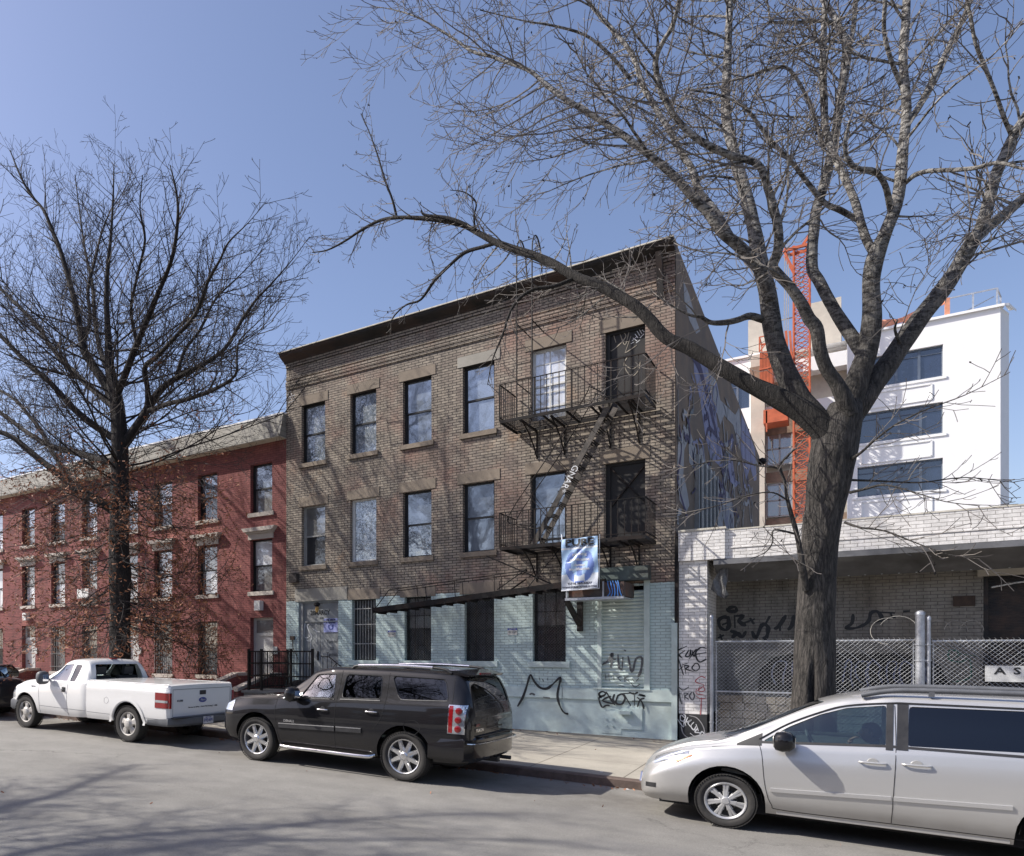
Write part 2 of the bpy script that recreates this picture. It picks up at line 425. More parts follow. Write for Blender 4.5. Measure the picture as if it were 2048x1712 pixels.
def siding():
    m, nt, b = newmat('grey_roof_shingle'); b.inputs['Roughness'].default_value = .85
    p = pos(nt); sx = nt.nodes.new('ShaderNodeSeparateXYZ'); nt.links.new(p, sx.inputs[0])
    cb = nt.nodes.new('ShaderNodeCombineXYZ'); nt.links.new(sx.outputs[0], cb.inputs[0]); nt.links.new(sx.outputs[2], cb.inputs[1])
    br = N(nt, 'ShaderNodeTexBrick', Scale=1., Mortar_Size=.006, Brick_Width=.9, Row_Height=.145); br.inputs['Color1'].default_value = (.28, .265, .235, 1)
    br.inputs['Color2'].default_value = (.24, .23, .205, 1); br.inputs['Mortar'].default_value = (.12, .115, .1, 1); nt.links.new(cb.outputs[0], br.inputs['Vector'])
    c = mixc(nt, .7, br.outputs['Color'], ramp(nt, noise_(nt, p, 3, 6, .7), [(.3, .75), (.7, 1.15)]), 'MULTIPLY')
    nt.links.new(c, b.inputs['Base Color']); bump(nt, b, math_(nt, 'SUBTRACT', 1., br.outputs['Fac']), .5, .01); return m
M['shingle'] = siding()
M['cream'] = mat('cream_soffit', (.5, .46, .37), .7, 0, .1, 3.)
M['white_wall'] = mat('bright_white_stucco', (.87, .87, .865), .8, 0, .035, 1.3, .06, 9)
M['beige_wall'] = mat('beige_concrete_block', (.52, .48, .41), .85, 0, .15, 1.2, .1)
M['brownwall'] = mat('bare_brown_masonry', (.25, .18, .13), .9, 0, .35, 2.5, .2)
M['orange'] = mat('orange_hoist_steel', (.50, .12, .05), .55, .1, .22, 2.)
M['netting'] = mat('orange_debris_netting', (.6, .27, .17), .9, 0, .2, 3.)
M['lampglass'] = mat('amber_lamp_glass', (.5, .3, .08), .25, 0, .2, 20.)
M['plaque'] = mat('rust_brown_plaque', (.06, .04, .03), .8, 0, .4, 12.)
M['galv'] = M['steel']

# ================================================================ setting
YF = 19.1            # the line of the house fronts
def base_z(X):
    if X > -8: return .165 - .0096 * (X + 3.04)
    if X > -14: return .2126 + (X + 8) / -6 * (road_z(-14) + .16 - .2126)
    return road_z(X) + .16
def sheet(name, xs, ys, zf, m):
    mb = MB(); n = len(ys)
    mb.add([(x, y, zf(x, y)) for x in xs for y in ys], [(i * n + j, (i + 1) * n + j, (i + 1) * n + j + 1, i * n + j + 1) for i in range(len(xs) - 1) for j in range(n - 1)])
    return struct(mb.build(name, m, recalc=False))
def frange(a, b, s):
    r = []
    while a < b - 1e-6: r.append(a); a += s
    return r + [b]
sheet('ground', [-900, -300, -70, -40, -10, 15, 45, 300, 900], [-900, -200, -40, 24, 60, 200, 1500], lambda x, y: road_z(x) - .12, mat('bare_earth', (.16, .15, .13), .95, 0, .3, .4, .3))
xs = frange(-70, 45, 1.15)
sheet('road', xs, [-12, -6, 0, 4, 8, 10.5, 12.5, 13.46], lambda x, y: road_z(x) - (.0 if y < 10.5 else .02 * (y - 10.5) / 3), M['asphalt'])
def walk_z(x, y): t = max(0, min(1, (y - 13.62) / (YF - 13.62))); return (road_z(x) + .125) * (1 - t) + base_z(x) * t
sheet('sidewalk', xs, frange(13.62, YF + .3, .58), walk_z, M['walk'])
mb = MB()
for i in range(len(xs) - 1):
    a, b = xs[i], xs[i + 1]
    mb.add([(a, 13.46, road_z(a) - .08), (b, 13.46, road_z(b) - .08), (b, 13.46, road_z(b) + .105), (a, 13.46, road_z(a) + .105),
            (b, 13.485, road_z(b) + .128), (a, 13.485, road_z(a) + .128), (b, 13.63, road_z(b) + .128), (a, 13.63, road_z(a) + .128)],
           [(0, 1, 2, 3), (3, 2, 4, 5), (5, 4, 6, 7)])
struct(mb.build('curb', M['curb'], smooth=30))
sheet('far_sidewalk', xs, [-17, -12], lambda x, y: road_z(x) + .12, M['walk'])

# ================================================================ window kit
def sash_window(parent, x0, x1, z0, z1, Y, frame='frame_blk', pane='pane', lower=None, rail=.06, mid=.5, lintel=None, sill=None, dep=.15, lint_h=.27, ov=.1, muntins=None, slim=False):
    """double-hung window: frame > upper_pane, lower_pane"""
    w = rail * .8; mb = MB(); yb = Y + dep
    mb.box(x0, x0 + w, yb - .02, yb + .06, z0, z1); mb.box(x1 - w, x1, yb - .02, yb + .06, z0, z1)
    mb.box(x0 + w, x1 - w, yb - .02, yb + .06, z1 - w, z1); mb.box(x0 + w, x1 - w, yb - .02, yb + .06, z0, z0 + w)
    zm = z0 + (z1 - z0) * mid; r = rail * .75
    a, b = x0 + w, x1 - w
    # upper sash stands in front, lower behind
    mb.box(a, b, yb + .001, yb + .03, zm - r * .5, zm + r * .5)
    for (c, d, yy) in ((zm + r * .5, z1 - w, yb + .005), (z0 + w, zm - r * .5, yb + .025)):
        mb.box(a, a + r * .6, yy, yy + .025, c, d); mb.box(b - r * .6, b, yy, yy + .025, c, d)
    f = mb.build('window', M[frame], parent)
    p1 = MB().box(a, b, yb + .02, yb + .026, zm, z1 - w).build('upper_pane', M[pane], f)
    p2 = MB().box(a, b, yb + .04, yb + .046, z0 + w, zm).build('lower_pane', M[lower or pane], f)
    if muntins:
        m_ = MB(); nx, nz = muntins
        for k in range(1, nx): q = a + (b - a) * k / nx; m_.box(q - .012, q + .012, yb + .006, yb + .019, z0 + w, z1 - w)
        for k in range(1, nz): q = z0 + (z1 - z0) * k / nz; m_.box(a, b, yb + .004, yb + .018, q - .012, q + .012)
        m_.build('muntins', M[frame], f)
    if sill: MB().box(x0 - .07, x1 + .07, Y - .06, Y + .145, z0 - .125, z0 - .001).build('sill', M[sill], f)
    if lintel: MB().box(x0 - ov, x1 + ov, Y - .015, Y + .08, z1 + .001, z1 + lint_h).build('lintel', M[lintel], f)
    return f

# ================================================================ tan brick building
BX0, BX1, BTOP = -13.54, -3.036, 11.2
BW = [-12.98, -11.29, -9.63, -7.92, -6.18, -4.47]; WW = .84
brick = empty('brick_building', 'three storey weathered tan brick building with black cornice and pale green painted ground floor', 'building', (-8.3, YF, .2))
ops = []
for i, x in enumerate(BW):
    ops.append((x, x + WW, 7.77 if i < 5 else 7.58, 9.52)); ops.append((x, x + WW, 4.69 if i < 5 else 4.58, 6.48))
for x in BW[1:5]: ops.append((x + .05, x + WW - .01, 1.88, 3.61))
DOOR = (-13.09, -11.69, .95, 3.63); SH = (-4.60, -3.56, 1.30, 3.62)
ops += [DOOR, SH]
wall = MB(); wall_Y(wall, BX0, BX1, 1.26, 10.89, YF, ops, .2); wall.quad((BX0, YF, 0), (BX0, YF, 11.1), (BX0, 39, 10.4), (BX0, 39, 0)); wall.quad((BX0, 39, 0), (BX1, 39, 0), (BX1, 39, 10.4), (BX0, 39, 10.4))
wall.quad((BX0, YF + .05, 11.0), (BX1, YF + .05, 11.0), (BX1, 39, 10.3), (BX0, 39, 10.3))
# corbelled courses under the cornice
for z, d in ((10.86, .05), (10.79, .035), (10.42, .03), (10.30, .045), (10.22, .05), (10.14, .035)):
    wall.box(BX0 + .0, BX1, YF - d, YF + .01, z - .028, z + .034)
wall.build('wall', M['tanbrick'], brick, recalc=False)
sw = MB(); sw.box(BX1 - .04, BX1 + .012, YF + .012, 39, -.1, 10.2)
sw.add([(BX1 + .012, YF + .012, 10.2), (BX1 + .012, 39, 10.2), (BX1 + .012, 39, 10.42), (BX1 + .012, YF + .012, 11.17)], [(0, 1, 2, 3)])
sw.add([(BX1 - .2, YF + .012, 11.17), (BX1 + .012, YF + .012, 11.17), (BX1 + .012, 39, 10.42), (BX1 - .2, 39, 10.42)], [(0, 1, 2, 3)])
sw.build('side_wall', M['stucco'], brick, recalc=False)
# cornice with a curved underside, pale flashing on top
cn = MB(); prof = [(YF + .02, 10.895), (YF - .06, 10.90), (YF - .10, 10.94), (YF - .20, 10.985), (YF - .29, 11.03), (YF - .33, 11.07), (YF - .34, 11.125), (YF + .02, 11.13)]
cn.prism(prof, 'x', BX0 - .04, BX1 + .02)
cn.build('cornice', M['cornice'], brick)
MB().box(BX0 - .07, BX1 + .03, YF - .37, YF + .2, 11.131, 11.16).build('roof_flashing', M['coping'], brick)
# end bracket
MB().prism([(YF - .3, 10.93), (YF - .055, 10.89), (YF - .055, 9.95), (YF - .1, 10.0), (YF - .14, 10.4)], 'x', BX1 - .34, BX1 - .22).build('cornice_bracket', M['cornice'], brick)
# stone band and plaster base
bd = MB()
for (a, b) in ((BX0, DOOR[0]), (DOOR[1], -5.42), (-5.41, -4.62), (-4.615, BX1 - .02)):
    bd.box(a, b - .004, YF - .045, YF + .1, 1.0, 1.262)
bd.build('stone_band', M['greenplaster'], brick)
pl = MB(); pl.box(BX0, DOOR[0], YF + .0, YF + .1, -.1, 1.0); pl.box(DOOR[1], BX1, YF + .0, YF + .1, -.1, 1.0)
pl.build('plaster_base', M['greenplaster'], brick)
# metal hatches in the base
h_ = MB(); p0 = onY(1203, 1421, YF); p1 = onY(1243, 1468, YF); h_.box(p0[0], p1[0], YF - .012, YF, p1[2], p0[2])
p0 = onY(1243, 1416, YF); p1 = onY(1285, 1460, YF); h_.box(p0[0] + .004, p1[0], YF - .03, YF, p1[2], p0[2])
for (a, b) in ((1213, 1438), (1226, 1438), (1213, 1451), (1226, 1452), (1256, 1444), (1273, 1444)):
    q = onY(a, b, YF); h_.box(q[0] - .015, q[0] + .015, YF - .045, YF - .01, q[2] - .015, q[2] + .015)
h_.build('metal_hatch', M['greenplaster'], brick)
q = onY(1253, 1424, YF); MB().box(q[0] - .13, q[0] + .11, YF - .16, YF - .031, q[2] - .05, q[2] + .03).build('vent_hood', M['greenplaster'], brick)
# windows
st3 = ['pane_streak', 'pane_streak', 'pane', 'pane', None, None]
for i, x in enumerate(BW[:4]):
    sash_window(brick, x, x + WW, 7.77, 9.52, YF, pane=['pane_streak', 'pane_streak', 'pane', 'pane'][i], lintel='stone' if i < 3 else 'stone_grey', sill='stone', ov=[.1, .1, .12, .14][i])
sash_window(brick, BW[4], BW[4] + WW, 7.77, 9.52, YF, frame='frame_wht', pane='pane_blind', lower='pane_blind', lintel='stone', sill=None, ov=.13, muntins=(2, 5))
f = sash_window(brick, BW[0], BW[0] + WW, 4.69, 6.48, YF, frame='frame_gry', pane='pane_gray', lower='pane_dark', lintel='stone', sill='stone')
sash_window(brick, BW[1], BW[1] + WW, 4.69, 6.48, YF, frame='frame_wht', pane='pane_streak', lintel='stone', sill='stone', mid=.02)
sash_window(brick, BW[2], BW[2] + WW, 4.69, 6.48, YF, pane='pane', lower='pane_streak', lintel='stone', sill='stone', ov=.12)
sash_window(brick, BW[3], BW[3] + WW, 4.69, 6.48, YF, pane='pane', lintel='stone', sill='stone', ov=.14)
sash_window(brick, BW[4], BW[4] + WW, 4.69, 6.48, YF, pane='pane', lintel='stone', sill='stone', ov=.13, mid=.1)
# fire escape doors
for (z0, z1) in ((7.58, 9.52), (4.58, 6.48)):
    x = BW[5]; d = MB()
    d.box(x, x + .09, YF + .08, YF + .16, z0, z1); d.box(x + .09, x + WW, YF + .12, YF + .17, z0, z1 - .06); d.box(x + .09, x + WW, YF + .08, YF + .16, z1 - .06, z1)
    dd = d.build('door', M['door_blk'], brick)
    MB().box(x - .12, x + WW + .1, YF - .015, YF + .08, z1 + .001, z1 + .3).build('lintel', M['stone'], dd)
    if z0 < 5:
        b_ = MB(); b_.bar((x + .1, YF + .1, z0 + .9), (x + WW, YF + .1, z1 - .1), .05, .03); b_.bar((x + .1, YF + .09, z1 - .1), (x + WW, YF + .09, z0 + .9), .05, .03)
        b_.build('cross_brace', M['iron'], dd)
    else:
        strokes_Y('graffiti_tag', [[(1232, 685), (1228, 668), (1240, 662), (1252, 672), (1238, 690), (1222, 702), (1220, 694)], [(1240, 668), (1250, 690), (1258, 664)], [(1246, 682), (1258, 684)], [(1250, 706), (1262, 672)], [(1250, 706), (1260, 700), (1274, 690)],
            [(1256, 712), (1248, 730), (1262, 752), (1276, 742), (1281, 722)], [(1248, 728), (1264, 738), (1278, 730)], [(1226, 742), (1240, 738)], [(1228, 780), (1236, 770)]], YF + .118, 1.6, mat('tan_chalk_marker', (.34, .3, .24), .8), dd)
        strokes_Y('graffiti_tag', [[(1266, 676), (1274, 682)], [(1264, 682), (1273, 674)], [(1270, 668), (1276, 676)], [(1274, 662), (1280, 672)], [(1278, 658), (1284, 668)], [(1272, 686), (1280, 680)], [(1280, 676), (1288, 668)], [(1284, 660), (1289, 664)], [(1262, 688), (1268, 684)]], YF + .118, 2.2, M['whitepaint'], dd)
# ground floor windows with bars and mesh
diam = None
def mesh_screen(parent, x0, x1, z0, z1, y, s=.07, r=.0036):
    mb = MB(); w, h = x1 - x0, z1 - z0
    k = -h
    while k < w:
        for sg in (1, -1):
            a = max(0, -k); b = min(h, w - k)
            if b > a:
                if sg > 0: mb.tube([(x0 + k + a, y, z0 + a), (x0 + k + b, y, z0 + b)], r, 3, False)
                else: mb.tube([(x0 + k + a, y + .004, z1 - a), (x0 + k + b, y + .004, z1 - b)], r, 3, False)
        k += s
    return mb.build('wire_mesh', M['rustmesh'], parent)
M['rustmesh'] = mat('dark_security_mesh', (.12, .12, .12), .6, .5, .3, 9.)
for i in range(1, 5):
    x0, x1 = BW[i] + .05, BW[i] + WW - .01
    f = sash_window(brick, x0, x1, 1.88, 3.61, YF, pane='pane_gray' if i % 2 == 0 else 'pane_dark', lower='pane_dark', dep=.17, rail=.05)
    if i == 1:
        b_ = MB()
        for k in range(8): q = x0 + .05 + k * .09; b_.tube([(q, YF + .08, 1.9), (q, YF + .08, 3.58)], .009, 5)
        for z in (2.35, 2.9, 3.35): b_.box(x0, x1, YF + .07, YF + .085, z - .012, z + .012)
        b_.build('window_bars', M['frame_gry'], f)
    else:
        mesh_screen(f, x0 + .02, x1 - .02, 1.9, 3.59, YF + .1)
        b_ = MB()
        for k in range(1, 3): q = x0 + (x1 - x0) * k / 3; b_.box(q - .008, q + .008, YF + .12, YF + .135, 1.9, 3.6)
        for z in (2.3, 3.1): b_.box(x0, x1, YF + .12, YF + .133, z - .008, z + .008)
        b_.build('window_bars', M['iron'], f)
    MB().box(x0 - .1, x1 + .1, YF - .055, YF + .165, 1.74, 1.879).build('sill', M['greenplaster'], f)
    MB().box(x0 - .13, x1 + .13, YF - .014, YF + .08, 3.611, 3.9).build('lintel', M['stone'], f)
# entrance
d = MB(); x0, x1, z0, z1 = DOOR
d.box(x0, x0 + .13, YF + .04, YF + .2, z0, z1); d.box(x1 - .05, x1, YF + .05, YF + .2, z0, z1); d.box(x0 + .13, x1 - .05, YF + .05, YF + .2, z1 - .06, z1)
d.box(x0 + .13, x1 - .05, YF + .1, YF + .2, 3.02, z1 - .06); d.box(x0 + .13, x1 - .05, YF + .075, YF + .1, 3.0, 3.035)
ent = d.build('entrance_door_frame', M['door_gry'], brick)
xm = x0 + .72
MB().box(x0 + .135, xm - .006, YF + .11, YF + .17, z0, 2.995).build('door_leaf', M['door_gry'], ent)
MB().box(xm + .006, x1 - .055, YF + .11, YF + .17, z0, 2.995).build('door_leaf', M['door_gry'], ent)
MB().box(x0 - .12, x1 + .3, YF - .02, YF + .08, z1 + .001, z1 + .38).build('lintel', M['stone_grey'], ent)
k_ = MB(); k_.box(xm - .1, xm - .07, YF + .06, YF + .11, 1.95, 2.1); k_.box(xm - .11, xm - .06, YF + .09, YF + .11, 1.88, 2.14); k_.build('door_handle', M['frame_blk'], ent)
text_obj('lettering', '28MARCY', .2, M['blackpaint'], ent, (-12.38, YF + .096, 3.28), sx=.78, bold=.004)
text_obj('lettering', 'AVE', .075, M['greypaint'], ent, (-12.33, YF + .096, 3.12))
text_obj('lettering', 'Tuesdo', .15, M['greypaint'], ent, (-11.98, YF + .106, 2.42), sx=.8)
text_obj('lettering', '2d', .13, M['greypaint'], ent, (-11.98, YF + .106, 2.22))
text_obj('lettering', 'Tattoo', .17, M['greypaint'], ent, (-11.98, YF + .106, 2.04), sx=.8, bold=.003)
strokes_Y('graffiti_tag', [[(610, 1244), (609, 1274), (621, 1270), (610, 1246)], [(618, 1249), (628, 1250), (616, 1249), (618, 1262), (624, 1272), (620, 1282), (613, 1280)], [(621, 1276), (621, 1299)], [(632, 1244), (633, 1285)], [(625, 1257), (634, 1263), (640, 1264)]], YF + .104, 1.6, M['whitepaint'], ent)
po = MB(); q = onY(644, 1237, YF); q2 = onY(673, 1264, YF); po.box(q[0], q2[0], YF + .09, YF + .096, q2[2], q[2])
flyer = po.build('poster', mat('blue_white_poster', (.33, .36, .62), .5, 0, .5, 4.), ent)
text_obj('lettering', 'PURE', .17, mat('navy_ink', (.02, .02, .09), .5, var=0), flyer, ((q[0] + q2[0]) / 2, YF + .088, q[2] - .09), sx=.82, bold=.006)
text_obj('lettering', 'U', .2, mat('royal_ink', (.05, .07, .3), .5, var=0), flyer, ((q[0] + q2[0]) / 2, YF + .088, q[2] - .27), sx=1.4, bold=.004)
# lamp over the door
lp = MB(); q = onY(634, 1212, YF - .1); lp.lathe([(.02, .12), (.09, .08), (.1, .02), (.05, 0), (.05, -.02)], (q[0], YF - .1, q[2]), 'z', 12); lp.bar((q[0], YF - .1, q[2] + .05), (q[0], YF + .05, q[2] + .05), .03)
lamp = lp.build('door_lamp', M['iron'], brick, smooth=40)
MB().lathe([(.045, -.02), (.055, -.1), (.03, -.18), (.0, -.19)], (q[0], YF - .1, q[2]), 'z', 12).build('lamp_glass', M['lampglass'], lamp, smooth=40)
wb = MB(); q = onY(591, 1157, YF); wb.box(q[0] - .14, q[0] + .14, YF - .16, YF, q[2] - .13, q[2] + .14); wb.build('junction_box', M['rustpanel'], brick)
# intercom and cables by the door
ic = MB(); q = onY(586, 1276, YF); ic.box(q[0] - .07, q[0] + .07, YF - .06, YF, q[2] - .06, q[2] + .06)
for e_ in ((8, 34), (12, 44), (-2, 30)): b_ = onY(586 + e_[0], 1276 + e_[1], YF); ic.tube(catmull([(q[0], YF - .03, q[2]), (q[0] + .04, YF - .05, q[2] - .3), (b_[0], YF - .02, b_[2])]), .008, 4)
ic.build('cable_box', M['plaque'], brick)
# notice plates
for (px, py) in ((784, 1267), (1025, 1263)):
    q = onY(px, py, YF); s_ = MB().box(q[0] - .12, q[0] + .12, YF - .012, YF - .002, q[2] - .085, q[2] + .085).build('notice_sign', M['door_wht'], brick)
    MB().box(q[0] - .118, q[0] + .118, YF - .016, YF - .0125, q[2] + .035, q[2] + .08).build('blue_header', mat('notice_blue', (.04, .07, .32), .5, var=0), s_)
    text_obj('lettering', 'NOTICE', .045, M['whitepaint'], s_, (q[0], YF - .019, q[2] + .057), ext=.001)
    text_obj('lettering', 'SMILE YOU ARE\nON CAMERA', .03, M['blackpaint'], s_, (q[0], YF - .015, q[2] - .02), ext=.001)
# roller shutter
s_ = MB(); x0, x1, z0, z1 = SH; n = 27
prf = []
for k in range(n * 4 + 1):
    z = z0 + (z1 - .1 - z0) * k / (n * 4); prf.append((YF + .05 - .03 * abs(math.sin(math.pi * k / 4)) ** .7, z))
s_.add([(x, y, z) for (y, z) in prf for x in (x0 + .05, x1 - .08)], [(2 * k, 2 * k + 1, 2 * k + 3, 2 * k + 2) for k in range(len(prf) - 1)])
sh = s_.build('roller_shutter', M['shutter'], brick, recalc=False)
g_ = MB(); g_.box(x0 - .03, x0 + .06, YF - .05, YF + .06, z0 - .02, z1 + .1); g_.box(x1 - .09, x1 + .03, YF - .05, YF + .06, z0 - .02, z1 + .1); g_.box(x0 - .12, x1 + .04, YF - .07, YF + .05, z0 - .05, z0 - .021)
g_.build('guide_rail', M['shutter'], sh)
g_ = MB(); g_.box(x0 - .12, x1 + .05, YF - .33, YF - .001, z1 + .101, z1 + .42); g_.build('shutter_housing', mat('dark_green_housing', (.12, .15, .14), .6, .2, .3, 4., dirt=(.05, .045, .04)), sh)
strokes_Y('graffiti_tag', [[(1203, 1330), (1216, 1322), (1225, 1306), (1222, 1335)], [(1206, 1326), (1232, 1318)], [(1236, 1308), (1238, 1334), (1244, 1340)], [(1246, 1314), (1244, 1338)], [(1248, 1300), (1252, 1302)], [(1256, 1312), (1264, 1344), (1272, 1318), (1284, 1316), (1282, 1340), (1276, 1354)]], YF + .02, 4.0, M['greypaint'], sh)
strokes_Y('graffiti_tag', [[(1210, 1346), (1212, 1360)], [(1217, 1348), (1219, 1362)], [(1210, 1354), (1220, 1353)], [(1226, 1350), (1228, 1360)], [(1242, 1352), (1236, 1356), (1242, 1362)], [(1248, 1350), (1250, 1364)], [(1258, 1352), (1250, 1356), (1260, 1364)], [(1264, 1356), (1270, 1364), (1278, 1356)], [(1236, 1370), (1250, 1374)], [(1262, 1366), (1270, 1374), (1280, 1368)]], YF + .02, 1.6, M['greypaint'], sh)
# spray tags on the painted wall
strokes_Y('graffiti_tag', [[(1035, 1413), (1045, 1396), (1053, 1374), (1058, 1356), (1062, 1350), (1068, 1362), (1080, 1375), (1094, 1377), (1106, 1368), (1121, 1355), (1118, 1372), (1115, 1392), (1120, 1412), (1128, 1425), (1137, 1428)]], YF - .045, 4.2, M['blackpaint'], brick)
strokes_Y('graffiti_tag', [[(1079, 1356), (1080, 1361)], [(1085, 1358), (1087, 1363)], [(1095, 1357), (1096, 1361)]], YF, 2.6, M['blackpaint'], brick)
strokes_Y('graffiti_tag', [[(1059, 1389), (1064, 1387), (1070, 1390)], [(1086, 1394), (1100, 1396)]], YF - .045, 3.4, M['greypaint'], brick)
strokes_Y('graffiti_tag', [[(1203, 1396), (1198, 1388), (1204, 1383), (1211, 1386), (1208, 1391), (1198, 1396), (1204, 1414), (1212, 1411), (1220, 1411)], [(1212, 1383), (1220, 1396), (1230, 1410)], [(1222, 1392), (1212, 1396), (1206, 1402), (1228, 1408)], [(1229, 1388), (1226, 1400), (1235, 1408)], [(1236, 1390), (1232, 1406), (1244, 1408), (1250, 1396), (1244, 1388), (1236, 1391)], [(1248, 1388), (1262, 1412)], [(1244, 1387), (1268, 1386)], [(1258, 1384), (1268, 1388), (1276, 1384)], [(1269, 1390), (1269, 1412)], [(1264, 1402), (1284, 1402)], [(1276, 1390), (1290, 1392), (1278, 1388)], [(1289, 1396), (1280, 1400), (1275, 1414)], [(1274, 1394), (1284, 1404), (1288, 1418)]], YF - .045, 3.3, M['blackpaint'], brick)
strokes_Y('graffiti_tag', [[(1130, 950), (1140, 962), (1130, 958)], [(576, 788), (584, 800)], [(580, 782), (588, 798)], [(574, 796), (590, 790)], [(576, 806), (590, 800)]], YF, 1.4, M['whitepaint'], brick)
# downpipe at the corner
dp = MB(); dp.box(BX1 - .06, BX1 + .05, YF - .07, YF - .005, 0.17, 2.75); dp.build('downpipe', M['greenplaster'], brick)
dp = MB(); dp.box(BX1 - .0, BX1 + .07, YF - .06, YF - .005, 2.751, 4.65); dp.build('black_downpipe', M['iron'], brick)
# mural on the flank
PX = BX1 + .012; fx = lambda a, b: onX(a, b, PX)
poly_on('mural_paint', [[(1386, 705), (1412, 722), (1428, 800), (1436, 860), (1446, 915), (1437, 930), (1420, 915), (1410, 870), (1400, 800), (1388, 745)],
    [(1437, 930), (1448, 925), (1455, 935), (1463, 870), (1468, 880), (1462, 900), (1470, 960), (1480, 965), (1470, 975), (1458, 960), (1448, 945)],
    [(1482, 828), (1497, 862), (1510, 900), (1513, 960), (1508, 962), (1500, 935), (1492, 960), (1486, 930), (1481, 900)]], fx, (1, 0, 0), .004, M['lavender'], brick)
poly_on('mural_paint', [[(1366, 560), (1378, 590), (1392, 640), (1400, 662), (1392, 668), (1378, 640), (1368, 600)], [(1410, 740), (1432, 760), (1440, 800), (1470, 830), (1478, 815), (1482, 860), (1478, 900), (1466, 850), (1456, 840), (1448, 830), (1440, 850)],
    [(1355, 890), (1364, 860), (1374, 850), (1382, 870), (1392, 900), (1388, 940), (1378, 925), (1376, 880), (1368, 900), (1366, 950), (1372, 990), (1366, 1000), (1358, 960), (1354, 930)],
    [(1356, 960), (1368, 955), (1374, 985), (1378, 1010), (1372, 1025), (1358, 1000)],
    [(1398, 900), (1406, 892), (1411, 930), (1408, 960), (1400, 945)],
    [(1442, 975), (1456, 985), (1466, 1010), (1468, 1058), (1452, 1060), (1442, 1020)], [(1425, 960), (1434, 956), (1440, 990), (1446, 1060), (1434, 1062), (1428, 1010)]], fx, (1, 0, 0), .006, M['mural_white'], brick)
mb = MB()
for k, p in enumerate(smooth_px([[(1380, 700), (1396, 730), (1410, 775), (1424, 830), (1432, 868)], [(1409, 890), (1414, 862), (1420, 858), (1428, 866), (1438, 880), (1446, 890), (1456, 886), (1463, 872), (1466, 880), (1463, 920)], [(1482, 830), (1484, 940)], [(1490, 850), (1491, 950)], [(1500, 870), (1501, 940)], [(1358, 850), (1362, 900), (1354, 960), (1366, 1010), (1374, 1035)], [(1384, 900), (1390, 960), (1398, 990)], [(1434, 958), (1448, 985), (1452, 1055)]])):
    mb.ribbon([fx(a, b) for a, b in p], .28 if k < 1 else .13, (1, 0, 0), .009 + .0006 * k)
mb.build('mural_outline', M['purple'], brick, recalc=False)
g9 = random.Random(41)
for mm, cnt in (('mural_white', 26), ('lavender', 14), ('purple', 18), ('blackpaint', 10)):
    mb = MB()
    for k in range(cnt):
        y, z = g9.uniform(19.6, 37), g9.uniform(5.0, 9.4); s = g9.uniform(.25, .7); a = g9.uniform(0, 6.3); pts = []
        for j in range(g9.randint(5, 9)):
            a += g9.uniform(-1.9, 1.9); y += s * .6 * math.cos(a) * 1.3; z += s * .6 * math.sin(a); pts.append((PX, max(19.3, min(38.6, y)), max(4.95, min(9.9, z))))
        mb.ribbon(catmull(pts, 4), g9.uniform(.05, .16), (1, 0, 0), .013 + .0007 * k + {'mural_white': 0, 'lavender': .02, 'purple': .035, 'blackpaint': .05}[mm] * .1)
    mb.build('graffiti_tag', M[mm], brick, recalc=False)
# flank window with bars and an air conditioner
q0 = fx(1389, 960); q1 = fx(1432, 1040)
fw = MB(); fw.box(PX + .0, PX + .1, q0[1], q1[1] - .6, 4.9, 7.0); fwo = fw.build('flank_window', M['frame_gry'], brick)
MB().box(PX + .1, PX + .112, q0[1] + .12, q1[1] - .75, 5.05, 6.9).build('pane', M['pane_dark'], fwo)
g_ = MB()
for k in range(5): y = q0[1] + .2 + k * (q1[1] - q0[1] - 1.0) / 4; g_.box(PX + .115, PX + .15, y - .03, y + .03, 4.9, 7.0)
g_.build('window_bars', M['frame_gry'], fwo)
ac = MB().box(PX + .02, PX + .62, q0[1] - .1, q1[1] - .9, 4.35, 4.87).build('air_conditioner', M['frame_blk'], brick)
# spotlight ball on the rear roof edge
MB().lathe([(0, .16), (.14, .1), (.16, -.04), (.08, -.14), (0, -.15)], (PX + .12, 38.7, 10.15), 'z', 10).build('rear_floodlight', M['iron'], brick, smooth=40)
